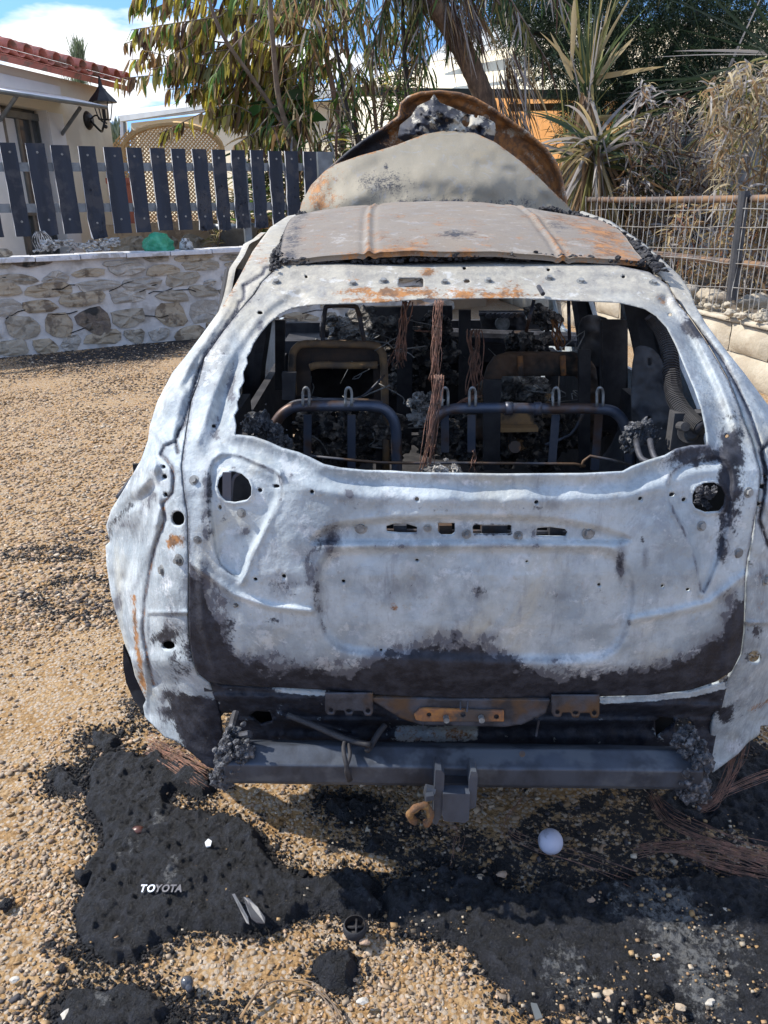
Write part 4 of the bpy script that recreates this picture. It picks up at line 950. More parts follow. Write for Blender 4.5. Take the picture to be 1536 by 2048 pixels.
m = MB(); c = P(840, 1630, 1.50); m.tube([c + np.array([.026 * math.cos(a), .005 * math.sin(a * 2), .029 * math.sin(a)]) for a in np.linspace(-1.1, 4.4, 22)], [.0095 + .0015 * math.sin(i_ * 1.7) for i_ in range(22)], 9); m.build('tow_ring', pm('dark_rusted_ring', (.20, .10, .045), (.09, .06, .045), 60, .9, .1, bump=.9, bd=.004, c3=(.30, .17, .06), sc3=30), beam, True)

# ---- inside of the car
C0 = .18
m = MB(); m.box((C0, 2.9, .56), (1.35, 2.3, .03)); m.build('floor_pan', M_BLACK, CAR)
m = MB()
for sx, x in ((-1, -.47), (1, .84)):
    m.box((x, 2.30, .85), (.03, .62, .62)); m.box((x, 2.0, .62), (.28, .5, .3)) if False else None
    m.box((x + sx * .03, 3.2, .80), (.03, 1.6, .5))
    m.tube([(x + sx * .12, 2.42, .8), (x + sx * .06, 2.48, 1.2), (x - sx * .02, 2.60, 1.56)], .055, 8)
    m.tube([(x + sx * .14, 3.45, .8), (x + sx * .10, 3.45, 1.1), (x - sx * .0, 3.5, 1.58)], .05, 8)
stuff(m.build('inner_pillars', M_BLACK, CAR))
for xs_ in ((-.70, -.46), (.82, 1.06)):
    m = MB(); m.prism([(xs_[0], 2.02, .5), (xs_[1], 1.98, .5), (xs_[1], 2.0, 1.12), (xs_[0], 2.04, 1.10)], (0, .01, 0)); m.build('inner_bulkhead', M_HOLE, CAR)  # black plate added behind the quarter-panel holes so they look dark
m = MB(); m.prism([(-.45, 1.86, .28), (.85, 1.86, .28), (.85, 1.86, .8), (-.45, 1.86, .8)], (0, .01, 0)); m.build('rear_crossmember', M_HOLE, CAR)  # black plate added behind the valance holes so they look dark
# wheel-well inner sheets
for sx, x in ((-1, -.42), (1, .80)):
    mm = MB(); mm.ico((x, 2.25, .80), .30, 3, .25, 3, (.5, 1.0, 1.05)); mm.build('wheel_housing', M_BLACK, CAR, True)
IP = [(1268,700),(1285,690),(1312,700),(1330,730),(1345,800),(1350,880),(1340,930),(1300,940),(1275,900),(1262,820)]
M_INP = pm('scorched_inner_panel', (.075, .073, .075), (.04, .04, .045), 7, .8, bump=.5, bd=.006, c3=(.015, .015, .02), sc3=5)
sheet('inner_side_panel', smooth_poly(IP, 1), [rrect(1296, 716, 1304, 732, 2), ell(1300, 838, 5, 7)], lambda x, y: 2.10 - .0012 * (x - 1300) + dents(x, y, 30, .02, 6), 4, M_INP, CAR, None, .01)
# dash, bulkhead, steering column
m = MB(); m.box((C0, 4.25, .85), (1.4, .06, .62)); m.box((C0, 4.1, 1.05), (1.35, .3, .12)); m.build('bulkhead', M_BLACK, CAR)
m = MB(); m.tube([P(640,660,3.75), P(790,665,3.75), P(930,672,3.75), P(1180,680,3.75)], .035, 10); m.build('dash_crossbar', M_DARK, CAR)
sheet('dash_panel', [(720,612),(905,612),(905,640),(885,650),(880,690),(720,690)], [], lambda x, y: 3.9 + 0 * x, 4, M_INP, CAR, None, .02)
sheet('dash_panel', [(958,622),(1050,622),(1056,660),(1040,668),(965,664)], [ell(1002, 646, 13, 8)], lambda x, y: 3.85 + dents(x, y, 12, .02, 3), 3, M_INP, CAR, None, .02)
m = MB()
for i, x in enumerate((975,985,995,1003,1012,1022,1034)): m.disc(P(x, 630, 3.8), (0, -1, 0), .012, .03, 7)
m.tube([P(958,628,3.8), P(1050,629,3.8)], .01, 6); m.build('fuse_row', M_DARK, CAR)
m = MB(); a = P(1004, 646, 3.84); m.disc(a, (0, -1, 0), .035, .03, 14); m.build('dash_dial', M_BOLT, CAR)
# front seats
M_TUBE = pm('blued_steel_tube', (.05, .065, .10), (.09, .10, .13), 12, .45, .5, bump=.35, bd=.002, c3=(.08, .05, .04), sc3=6)
M_OCH = pm('ochre_scorched_bar', (.36, .22, .10), (.16, .12, .09), 10, .75, .1, bump=.4, bd=.002, c3=(.04, .04, .04), sc3=7)
def ptube(name, pts, Y, r, mat, sm=4, n=10, parent=None):
    m = MB(); pp = [P(p[0], p[1], p[2] if len(p) > 2 else Y) for p in pts]
    m.tube(smooth_line(pp, sm) if sm else pp, r, n); return m.build(name, mat, parent or CAR, True)
fs = empty('x2', (0, 3, 0)); bpy.data.objects.remove(fs)
ptube('seat_frame', [(586,790),(584,720),(592,697),(612,688),(680,688),(740,690),(760,700),(768,740),(772,940)], 2.72, .014, M_OCH)
ptube('seat_crossbar', [(620,735),(640,730),(700,731),(755,730)], 2.70, .013, M_OCH, 3)
ptube('headrest_loop', [(646,690),(646,660),(650,622),(658,612),(705,612),(716,622),(724,660),(730,690)], 2.72, .008, M_DARK)
m = MB(); m.prism([P(x, y, 2.76) for x, y in ((590,696),(620,694),(622,790),(588,792))], (0, .01, 0)); m.prism([P(x, y, 2.76) for x, y in ((745,696),(768,700),(776,940),(752,940))], (0, .01, 0)); m.prism([P(x, y, 2.765) for x, y in ((620,696),(745,696),(745,722),(620,722))], (0, .01, 0)); m.build('seat_side_plate', pm('brown_scorched_plate', (.10, .065, .045), (.04, .035, .035), 8, .8, bump=.4), CAR)
SP = [(946,880),(960,790),(976,735),(990,715),(1020,706),(1150,706),(1178,716),(1192,735),(1200,800),(1206,880),(1180,880),(1165,770),(1150,752),(1005,752),(985,800),(975,880)]
sheet('seat_frame', SP, [], lambda x, y: 2.66 + dents(x, y, 14, .015, 3), 4, pm('brown_seat_frame', (.13, .075, .045), (.05, .04, .035), 9, .8, bump=.4, c3=(.02, .02, .02), sc3=6), CAR, None, .03)
for x in (1040, 1125): ptube('seat_strut', [(x,712),(x+2,750)], 2.64, .010, M_RUST, 0)
ptube('headrest_post', [(1068,600),(1052,664)], 2.6, .006, M_TUBE, 0); ptube('headrest_post', [(1137,602),(1139,680)], 2.6, .006, M_TUBE, 0)
ptube('seat_spring', [(600,790),(660,800),(720,795),(770,750)], 2.6, .004, M_DARK); ptube('seat_spring', [(626,795),(700,800),(780,770)], 2.6, .003, M_BOLT, 3)
# rear seat tubes
ptube('rear_seat_tube', [(540,880),(552,845),(572,822),(600,813),(680,812),(750,813),(776,824),(790,850),(793,890),(794,960)], 2.12, .0155, M_TUBE)
ptube('rear_seat_tube', [(862,900),(866,850),(884,826),(915,817),(1000,816),(1110,817),(1205,818),(1236,830),(1252,858),(1258,900),(1262,960)], 2.12, .0155, M_TUBE)
ptube('rear_seat_tube', [(545,850),(575,812),(610,801),(690,800),(745,802),(765,806)], 2.16, .006, M_DARK)
for a, b in ((1010,1045),(1068,1082)): ptube('tube_collar', [(a,817),(a+14,817)], 2.12, .019, M_TUBE, 0)
for x, b in ((615,940),(703,940),(890,905),(943,905),(1112,930),(1198,940)):
    m = MB(); m.prism([P(x-8,830,2.15), P(x+8,830,2.15), P(x+8-(8 if x>1100 else 0),b,2.15), P(x-8-(8 if x>1100 else 0),b,2.15)], (0, .006, 0)); m.build('seat_strap', M_TUBE, CAR)
for x in (612, 697, 890, 945, 1112, 1200):
    ptube('child_seat_anchor', [(x-6,812,2.10),(x-6,784,2.10),(x,775,2.09),(x+6,784,2.10),(x+6,812,2.10)], 2.1, .004, M_BOLT, 3, 7)
ptube('luggage_rod', [(620,912),(760,925),(900,926),(1150,928),(1162,934),(1180,912),(1260,930)], 2.0, .004, M_DARK, 2, 6)
ptube('seat_lever', [(1090,890),(1140,870),(1160,840),(1172,812)], 2.3, .005, M_DARK, 2, 6)
ptube('corrugated_hose', [(1300,628,2.2),(1322,655,2.18),(1338,700,2.12),(1344,760,2.05),(1352,800,2.0),(1378,836,1.95),(1405,858,1.9)], 2, .020, M_DARK, 4, 10)
m = MB()
hp_ = smooth_line([P(*q_) for q_ in ((1300,628,2.2),(1322,655,2.18),(1338,700,2.12),(1344,760,2.05),(1352,800,2.0),(1378,836,1.95),(1405,858,1.9))], 12)
for i in range(2, len(hp_) - 2, 1):
    t_ = hp_[i + 1] - hp_[i]; m.disc(hp_[i], t_, .0235, np.linalg.norm(t_) * .5, 10)
m.build('hose_ribs', M_INP, CAR)
m = MB(); a = P(1383, 868, 1.92); m.disc(a + [0, .02, 0], (-.2, -1, .3), .030, .012, 16); m.disc(a, (-.2, -1, .3), .019, .012, 14, r2=.012); m.box(a + [0, .04, 0], (.085, .04, .10)); m.build('burnt_speaker', M_INP, CAR)
m = MB(); a = P(1360, 852, 1.93); m.disc(a, (-.1, -1, .25), .012, .05, 12); m.build('socket', M_INP, CAR)
for k_, x in enumerate((1272, 1300)): ptube('seatbelt_anchor', [(x,880,1.95),(x+4,900,1.9),(x+12,918,1.87),(x+30,926,1.85)], 1.9, .008, M_DARK, 3, 7)
crusty('melted_buckle', [(1280,862,1.98,.028),(1262,880,2.0,.03),(1300,875,1.98,.02)], 8, 12, CAR)
crusty('melted_console', [(520,850,2.05,.03),(545,870,2.05,.03),(500,850,2.0,.02),(560,895,2.05,.03)], 8, 13, CAR)
# ash and molten heaps
def heap(name, pts, n, r, mat, Y, seed, spread=12, sub=1):
    g = random.Random(seed); m = MB()
    for i in range(n):
        x, y = g.choice(pts); m.ico(P(x + g.gauss(0, spread), y + g.gauss(0, spread * .7), Y + g.uniform(-.06, .06)), r * g.uniform(.3, 1.4), 2, .95, i + seed * 5, (g.uniform(.6, 1.6), 1, g.uniform(.5, 1.2)))
    return stuff(m.build(name, mat, CAR, False))
M_ASH2 = pm('dark_grey_debris', (.07, .065, .062), (.018, .017, .019), 30, .9, bump=.9, bd=.008, c3=(.26, .23, .20), sc3=26)
heap('ash_heap', [(680,650),(700,660),(720,645),(740,660),(770,665),(700,680)], 70, .035, M_ASH, 3.5, 1)
heap('ash_heap', [(842,800),(850,810),(866,812),(845,830),(850,790)], 34, .016, M_ASH, 2.3, 2, 8)
heap('debris', [(640,860),(700,850),(750,860),(660,890),(720,900),(760,880)], 150, .03, M_ASH2, 2.8, 3, 22)
heap('debris', [(960,850),(1000,860),(1060,870),(1120,860),(970,900),(1030,890),(1090,900),(880,880),(910,870)], 200, .03, M_ASH2, 2.8, 4, 24)
heap('debris', [(1000,770),(1040,765),(1070,780),(1020,780)], 80, .028, M_ASH, 3.0, 5, 14)
heap('debris', [(860,650),(840,700),(900,700),(880,740),(790,690),(820,760),(1090,640),(1060,690)], 90, .03, M_ASH2, 3.4, 6, 20)
heap('ash_heap', [(880,942),(900,940),(860,940)], 20, .010, M_ASH, 1.9, 7, 10)
heap('ash_heap', [(1030,890),(965,800),(1090,800),(1100,830)], 20, .016, M_OCH, 2.7, 8, 6)
m = MB(); m.box(P(1030, 840, 2.6), (.12, .05, .07)); m.box(P(1030,856,2.55), (.15, .05, .015)); m.build('gear_console', M_OCH, CAR)
m = MB(); m.disc(P(1028, 895, 2.4), (0, -1, .4), .02, .02, 12); m.build('wheel_nut', M_RUST, CAR)
# hanging copper wires
def wires(name, top, bot, n, Y, spread, mat, seed, r=.0009, wob=16, parent=None):
    g = random.Random(seed); m = MB()
    for i in range(n):
        o0, o1 = g.gauss(0, spread[0]), g.gauss(0, spread[1]); k = []
        for t in np.linspace(0, 1, 7):
            k.append(P(top[0] * (1 - t) + bot[0] * t + o0 * (1 - t) + o1 * t + wob * math.sin(t * 5 + i * .9) * .3 + g.uniform(-1, 1) * wob * .16, top[1] * (1 - t) + bot[1] * t + g.uniform(-2, 2), Y + g.uniform(-.01, .01)))
        m.tube(smooth_line(k, 2), r, 4)
    return stuff(m.build(name, mat, parent or CAR, True))
wires('copper_wires', (878,600), (868,760), 16, 1.98, (3, 7), M_COPPER, 1)
wires('copper_wires', (872,750), (848,948), 22, 1.95, (6, 7), M_COPPER, 2)
wires('copper_wires', (810,602), (800,720), 12, 2.4, (4, 8), M_COPPER, 3, .0018)
wires('copper_wires', (948,660), (950,790), 16, 2.6, (5, 10), M_COPPER, 4, .002, 20)
wires('copper_wires', (945,900), (948,950), 3, 2.0, (2, 4), M_COPPER, 5)
wires('copper_wires', (860,664), (838,660), 4, 2.6, (3, 3), M_COPPER, 6, .002)
wires('copper_wires', (955,790), (900,820), 10, 2.5, (6, 8), M_COPPER, 7, .002, 20)
wires('copper_wires', (800,680), (790,735), 9, 2.8, (5, 10), M_COPPER, 8, .002, 20)
wires('copper_wires', (1110,640), (1120,700), 7, 2.8, (4, 5), M_RUST, 9, .003, 14)
g_ = random.Random(4)
m = MB()
for i in range(26):
    x, y = g_.uniform(600, 1230), g_.uniform(640, 900); Y = g_.uniform(2.5, 3.4); k_ = [P(x + j * g_.uniform(-22, 22), y + j * g_.uniform(-12, 16), Y + .02 * j) for j in range(4)]
    m.tube(smooth_line(k_, 3), .0022, 4)
stuff(m.build('loose_wires', M_BOLT, CAR, True))
m = MB()
for (x, y0, y1, Y, w_) in ((560,640,780,2.9,10),(578,745,800,2.4,14),(810,640,900,3.3,16),(930,620,900,3.3,12),(1230,640,860,2.7,24),(1210,640,800,2.9,8),(985,760,940,2.5,18),(1170,700,940,2.6,12),(1250,610,900,2.9,6)):
    m.prism([P(x - w_, y0, Y), P(x + w_, y0, Y), P(x + w_ * .8, y1, Y), P(x - w_, y1, Y)], (0, .02, 0))
stuff(m.build('interior_uprights', M_BLACK, CAR))
sheet('seat_shell', smooth_poly([(1160,640),(1185,628),(1225,640),(1240,690),(1235,740),(1165,730),(1158,690)], 1), [], lambda x, y: 3.0 + dents(x, y, 20, .03, 2), 5, M_INP, CAR, None, .02)

# ---- outer sides, running forward from the rear corners
def side(sx):
    X0 = C0 + sx * .86
    out = [(2.05,.50),(2.12,.42),(2.14,.40)] + [(2.62 + .40 * math.cos(a), .40 + .40 * math.sin(a)) for a in np.linspace(math.pi * .93, .05, 14)] + [(3.1,.36),(4.75,.34)] + [(5.2 + .38 * math.cos(a), .38 + .38 * math.sin(a)) for a in np.linspace(math.pi * .97, .1, 14)] + [(5.75,.40),(5.95,.55),(6.0,.80),(5.85,.95),(5.3,1.04),(4.7,1.10),(4.4,1.25),(4.05,1.46),(3.75,1.60),(3.2,1.66),(2.75,1.64),(2.5,1.58),(2.36,1.35),(2.2,1.05)]
    out = out if sx < 0 else out
    holes = [[(2.80,1.14),(3.35,1.12),(3.38,1.52),(3.0,1.54),(2.85,1.50)], [(3.50,1.12),(4.35,1.10),(4.05,1.36),(3.85,1.48),(3.52,1.52)], [(2.50,1.18),(2.70,1.16),(2.74,1.46),(2.62,1.42)]]
    gx, gy, q = grid_in(out, holes, .035)
    def XS(y, z):
        t = ss(.95, 1.65, z); b = ss(2.35, 2.0, y)
        return C0 + sx * (.86 - .22 * t - .10 * b - .05 * ss(5.4, 6.0, y) - .02 * ss(.7, .35, z)) + (fbm(y * 4, z * 4, 0, 5, 3) - .5) * .03 - sx * .012 * np.exp(-(((y - 3.42) / .008) ** 2))
    if sx < 0: q = q[:, ::-1]
    p = np.stack([XS(gx, gy), gx, gy], 1)
    be = border_edges(q); ids = np.unique(be); n0 = len(p); mp_ = {int(a): n0 + i for i, a in enumerate(ids)}
    bk = p[ids] + np.array([-sx * .02, 0, 0]); rq2 = np.array([[a, mp_[int(a)], mp_[int(b)], b] for a, b in be])
    so_ = ss(.6, .4, gy) * .6 + (fbm(gx * 3, gy * 3, 0, 6, 3) - .45) * .9; ru = (fbm(gx * 4, gy * 4, 0, 9, 3) - .42) * 1.4
    mk = vrt(np.clip(so_, 0, 1), np.clip(ru, 0, 1), so_ * 0, so_ * 0 + .3); mk = np.vstack([mk, mk[ids]])
    return raw('side_panel', np.vstack([p, bk]), [q, rq2], M_BURN, CAR, True, {'mask': mk})
side(-1); side(1)
def wheel(x, y):
    m = MB(); c = np.array([x, y, .25]); s = -1 if x < C0 else 1
    for k in range(16):
        pass
    m.tube([c + [0, .215 * math.cos(a), .215 * math.sin(a)] for a in np.linspace(0, 2 * math.pi, 29)], .022, 7)
    m.tube([c + [-s * .14, .215 * math.cos(a), .215 * math.sin(a)] for a in np.linspace(0, 2 * math.pi, 29)], .018, 7)
    m.tube([c + [-s * .15, 0, 0], c + [s * .0, 0, 0]], .19, 20); m.disc(c, (s, 0, 0), .05, .03, 12)
    for a in np.linspace(0, 2 * math.pi, 6)[:-1]: m.tube([c + [s * .012, 0, 0], c + [s * .012, .2 * math.cos(a), .2 * math.sin(a)]], .022, 6)
    return m.build('wheel_rim', M_DARK, CAR)
for x in (C0 - .74, C0 + .74):
    for y in (2.62, 5.2): wheel(x, y)
# underbody so the shell has a bottom, front panel and engine lump
m = MB(); m.box((C0, 3.9, .40), (1.3, 3.9, .05)); m.box((C0 + .25, 2.2, .38), (.5, .55, .16)); m.build('underbody', M_BLACK, CAR)
m = MB(); m.box((C0, 5.2, .72), (.8, .7, .5)); m.ico((C0 + .1, 5.1, .98), .2, 2, .5, 4); m.build('engine_block', M_DARK, CAR)
m = MB(); m.prism([(C0 - .75, 5.9, .42), (C0 + .75, 5.9, .42), (C0 + .75, 5.9, .88), (C0 - .75, 5.9, .88)], (0, .03, 0)); m.build('front_panel', M_BURN, CAR)
# inner wheel arch rim and flare seen at the left
ptube('wheel_arch_flare', [(236,996,2.35),(262,962,2.36),(292,926,2.36),(303,900,2.4)], 2.3, .010, M_DARK)
m = MB(); m.hexa([P(236,1000,2.35), P(304,900,2.36), P(304,930,2.36), P(246,1010,2.35)], [P(236,1000,2.35)+[0.05,.2,0], P(304,900,2.36)+[0.05,.2,0], P(304,930,2.36)+[.05,.2,0], P(246,1010,2.35)+[.05,.2,0]]); m.build('wheel_arch_flare', M_INP, CAR)
FL = [(246,1290),(258,1320),(276,1365),(292,1400),(290,1425),(268,1402),(252,1365),(246,1330)]
m = MB(); m.prism([P(x, y, 2.12) for x, y in FL], (.06, .25, 0)); m.build('wheel_arch_liner', M_INP, CAR)
m = MB(); m.prism([P(x, y, 2.55) for x, y in ((330,800),(372,735),(410,690),(446,640),(462,600),(470,600),(455,640),(420,690),(380,740),(340,800))], (.03, .3, 0)); m.build('door_edge', M_BLACK, CAR)
# ------------------------------------------------------------------ STONE WALL WITH COPING, LEFT
M_MORTAR = pm('pale_lime_mortar', (.56, .56, .57), (.44, .44, .45), 5, .95, bump=.7, bd=.012, c3=(.32, .31, .30), sc3=2.2)
ST_M = [pm('wall_stone_tan', (.38, .345, .29), (.30, .275, .235), 9, .9, bump=.9, bd=.012, c3=(.20, .18, .15), sc3=6),
        pm('wall_stone_grey', (.37, .35, .32), (.30, .285, .265), 11, .9, bump=.9, bd=.012, c3=(.46, .44, .41), sc3=7),
        pm('wall_stone_ochre', (.40, .34, .26), (.33, .285, .22), 8, .9, bump=.9, bd=.012, c3=(.16, .13, .10), sc3=6),
        pm('sooty_wall_stone', (.12, .10, .09), (.22, .18, .14), 10, .9, bump=.9, bd=.012, c3=(.03, .03, .03), sc3=5)]
M_COPE = pm('white_coping_stone', (.62, .63, .66), (.50, .51, .55), 7, .8, bump=.3, bd=.003, c3=(.34, .33, .32), sc3=5)
W0 = G(0, 716); W1 = G(350, 681); W0[2] = W1[2] = 0
wd = (W1 - W0) / np.linalg.norm(W1 - W0); wn = np.array([wd[1], -wd[0], 0])   # towards the viewer
WH = P(0, 528, hit(0, 528, W0, wn)[1])[2]; WH2 = hit(500, 502, W0, wn)[2]
WHm = (WH + WH2) / 2
def WP(s, z, off=0.0): return W0 + wd * s + wn * off + np.array([0, 0, z])
SW = empty('stone_wall', W0, 'rubble stone boundary wall with pale mortar and white coping left of the car', 'wall')
s0, s1 = -2.6, 6.6
m = MB(); ns, nz_ = 120, 24
vs = []
for j in range(nz_ + 1):
    for i in range(ns + 1):
        s = s0 + (s1 - s0) * i / ns; z = -.05 + (WHm + .05) * j / nz_
        vs.append(WP(s, z, .02 * (fbm(s * 6, z * 6, 0, 3, 3) - .5)))
m.add(vs, [(j * (ns + 1) + i, j * (ns + 1) + i + 1, (j + 1) * (ns + 1) + i + 1, (j + 1) * (ns + 1) + i) for j in range(nz_) for i in range(ns)])
m.hexa([WP(s0, -.05, -.03), WP(s1, -.05, -.03), WP(s1, WHm, -.03), WP(s0, WHm, -.03)], [WP(s0, -.05, -.35), WP(s1, -.05, -.35), WP(s1, WHm, -.35), WP(s0, WHm, -.35)])
m.build('mortar', M_MORTAR, SW, True)
def stone(sc, zc, w_, h_, seed, mat, parent, PF, bulge=.035, name='stone', back=-.02):
    g = random.Random(seed); n = 14; ring = []
    sh = g.uniform(2.5, 9); skx = g.uniform(-.18, .18); cut = [(g.uniform(0, 6.28), g.uniform(.72, .95)) for _ in range(3)]
    for i in range(n):
        a = 2 * math.pi * i / n + g.uniform(-.12, .12); c, s = math.cos(a), math.sin(a)
        k = (abs(c) ** sh + abs(s) ** sh) ** (-1 / sh) * (1 + g.uniform(-.08, .06))
        for ca, cdist in cut:
            pr = k * math.cos(a - ca)
            if pr > cdist: k *= cdist / pr
        ring.append((sc + w_ / 2 * (c * k + skx * s * k), zc + h_ / 2 * s * k))
    v = [PF(x, z, back) for x, z in ring] + [PF(sc + (x - sc) * .95, zc + (z - zc) * .95, bulge * .8 + g.uniform(-.008, .008)) for x, z in ring]
    v += [PF(sc + (x - sc) * .6, zc + (z - zc) * .6, bulge + g.uniform(-.016, .016)) for x, z in ring] + [PF(sc, zc, bulge + g.uniform(-.01, .01))]
    f = []
    for r_ in range(2): f += [(r_ * n + i, r_ * n + (i + 1) % n, (r_ + 1) * n + (i + 1) % n, (r_ + 1) * n + i) for i in range(n)]
    f += [(2 * n + i, 2 * n + (i + 1) % n, 3 * n) for i in range(n)]
    return raw(name, v, f, mat, parent, False)
# rows of rubble: flat long ones near the top, big rounded boulders lower down
g = random.Random(21)
rows = [(.0, .19), (.19, .47), (.47, .62), (.62, .78), (.78, .92), (.92, 1.0)]
for ri, (a, b) in enumerate(rows):
    s = s0 + g.uniform(0, .2)
    while s < s1:
        h_ = (b - a) * WHm; top = ri >= 4
        w_ = g.uniform(.30, .75) if top else (g.uniform(.30, .62) if ri == 1 else g.uniform(.22, .62))
        if g.random() < .88:
            hh = h_ * g.uniform(.8, 1.1) * (1.0 if not top else .9)
            mi = g.choices([0, 1, 2, 3], [4, 4, 3, .7])[0]
            if 3.0 < s < 3.7 and ri <= 1: mi = 3
            stone(s + w_ / 2, (a + b) / 2 * WHm + g.uniform(-.03, .03), w_ * 1.06, hh * 1.1, g.random() * 1e6, ST_M[mi], SW, WP, g.uniform(.012, .03))
        elif ri < 5:
            for k in range(2): stone(s + w_ * (.25 + .5 * k), (a + b) / 2 * WHm + g.uniform(-.05, .05), w_ * .36, h_ * .5, g.random() * 1e6, ST_M[g.randrange(3)], SW, WP, .02)
        s += w_ + g.uniform(.01, .05)
# thin dark cracks between stones
m = MB()
for i in range(26):
    s = g.uniform(s0, s1); z = g.uniform(.15, .85) * WHm; pts = []
    for k in range(4): pts.append(WP(s, z, .016)); s += g.uniform(.06, .14); z += g.uniform(-.03, .05)
    m.tube(pts, .006, 4)
stuff(m.build('mortar_crack', M_HOLE, SW))
s = s0
while s < s1:
    w_ = g.uniform(.50, .58); m = MB(); dz = g.uniform(-.006, .006)
    m.hexa([WP(s + .006, WHm + dz, .07), WP(s + w_ - .004, WHm + dz, .07), WP(s + w_ - .004, WHm + .055 + dz, .065), WP(s + .006, WHm + .055 + dz, .065)], [WP(s + .006, WHm + dz, -.40), WP(s + w_ - .004, WHm + dz, -.40), WP(s + w_ - .004, WHm + .055 + dz, -.40), WP(s + .006, WHm + .055 + dz, -.40)])
    o = m.build('coping_slab', M_COPE, SW); bv = o.modifiers.new('bevel', 'BEVEL'); bv.width = .008; bv.segments = 2
    s += w_
CT = WHm + .055

# ------------------------------------------------------------------ CHARRED PICKET FENCE
M_PLANK = pm('charred_blue_black_plank', (.007, .014, .030), (.015, .025, .048), 6, .65, bump=.6, bd=.004, c3=(.035, .04, .055), sc3=4, stretch=(1, 1, .14))
M_RAIL = pm('grey_metal_rail', (.22, .25, .28), (.14, .16, .18), 5, .5, .5, bump=.2, bd=.002)
M_LIT_EDGE = pm('sunlit_plank_edge', (.50, .52, .56), (.36, .38, .42), 8, .8, bump=.3)  # pale left plank edges: sunlight from the left painted as colour
off = -.20
FE = empty('picket_fence', WP(0, CT, off), 'fence of charred blue-black planks on grey rails above the stone wall', 'fence')
def solve_s(px, py, o=off):
    h = hit(px, py, W0, wn, o); return (h - W0) @ wd, h[2]
pl = [(-2,30,285,474),(50,88,286,470),(100,137,290,468),(155,189,292,475),(206,242,294,467),(252,282,295,465),(299,328,296,461),(341,369,297,460),(383,412,298,460),(423,449,299,459),(461,488,300,456),(500,525,300,455),(536,562,302,452),(569,594,302,455),(606,631,303,452),(-62,-28,283,476),(-118,-82,281,478)]
for i, (a, b, t, bt) in enumerate(pl):
    sa, zt = solve_s(a, t); sb, _ = solve_s(b, t); zb = solve_s(a + (bt - t) * .11, bt)[1]
    char = 8 <= i <= 13 or i in (3,)
    n_seg = 10; va, vb_ = [], []
    gg = random.Random(i + 3)
    rows_ = []
    for k in range(n_seg + 1):
        z = zb + (zt - zb) * k / n_seg; j = (.010 if char else .004) * (1 if k < 5 else .35)
        l, r_ = sa + gg.uniform(-j, j), sb + gg.uniform(-j, j); zz_ = z
        rows_.append((l, r_, zz_))
    m = MB(); vs = []
    for (l, r_, z) in rows_:
        vs += [WP(l, z, .018), WP(r_, z, .018), WP(r_, z, -.014), WP(l, z, -.014)]
    if i in (1, 3): vs[0] = WP(rows_[0][0] + .02, rows_[0][2] - .03, .018)
    fs_ = []; mm_ = []
    for k in range(n_seg):
        for q4 in range(4):
            fs_.append((k * 4 + q4, k * 4 + (q4 + 1) % 4, (k + 1) * 4 + (q4 + 1) % 4, (k + 1) * 4 + q4)); mm_.append(1 if q4 == 3 else 0)
    fs_ += [(3, 2, 1, 0), tuple(n_seg * 4 + q4 for q4 in range(4))]; mm_ += [0, 0]
    vs = [v + wn * off for v in vs]
    o = raw('plank', vs, fs_, [M_PLANK, M_LIT_EDGE], FE, False); o.data.polygons.foreach_set('material_index', np.array(mm_, np.int32))
    if char:
        bm_ = MB()
        for k in range(60):
            ss_, z = gg.uniform(sa + .02, sb - .02), zb + (zt - zb) * gg.random() ** 2 * .6
            bm_.box(WP(ss_, z, off + .019), (.022, .006, .03), Matrix.Rotation(-math.atan2(wn[0], -wn[1]) if False else math.atan2(wd[1], wd[0]), 3, 'Z'))
        stuff(bm_.build('char_scale', M_PLANK, o))
    for zf in ((.06 + .03), .84):
        z = zt - .10 if zf < .5 else zb + .17
        q_ = MB(); c = WP((sa + sb) / 2 + gg.uniform(-.02, .02), z, off + .018); q_.disc(c, wn, .014, .006, 8); q_.build('screw', M_BOLT, o)
for (ya, yb_) in ((325, 343), (407, 425)):
    sA, zA = solve_s(90, ya, off - .03); _, zB = solve_s(90, yb_, off - .03)
    sE, zE = solve_s(610, 334 if ya < 400 else 412, off - .03); hgt = zA - zB
    m = MB(); a0, a1 = s0 - .1, sE + .1; dz = (zE - (zA + zB) / 2) / (sE - sA)
    def rp_(s, z, o_): return WP(s, z + (s - sA) * dz, o_)
    m.hexa([rp_(a0, zB, off - .022), rp_(a1, zB, off - .022), rp_(a1, zA, off - .022), rp_(a0, zA, off - .022)], [rp_(a0, zB, off - .06), rp_(a1, zB, off - .06), rp_(a1, zA, off - .06), rp_(a0, zA, off - .06)])
    m.build('rail', M_RAIL, FE)
sp, zt = solve_s(655, 303)
for s in (sp, s0 + .4, solve_s(480, 300)[0] + .06):
    m = MB(); tall = zt if s == sp else zt - .1; w_ = .12 if s == sp else .05
    m.hexa([WP(s - w_, CT, off - .07), WP(s + w_, CT, off - .07), WP(s + w_, tall, off - .07), WP(s - w_, tall, off - .07)], [WP(s - w_, CT, off - .13), WP(s + w_, CT, off - .13), WP(s + w_, tall, off - .13), WP(s - w_, tall, off - .13)])
    m.build('post', M_RAIL, FE)

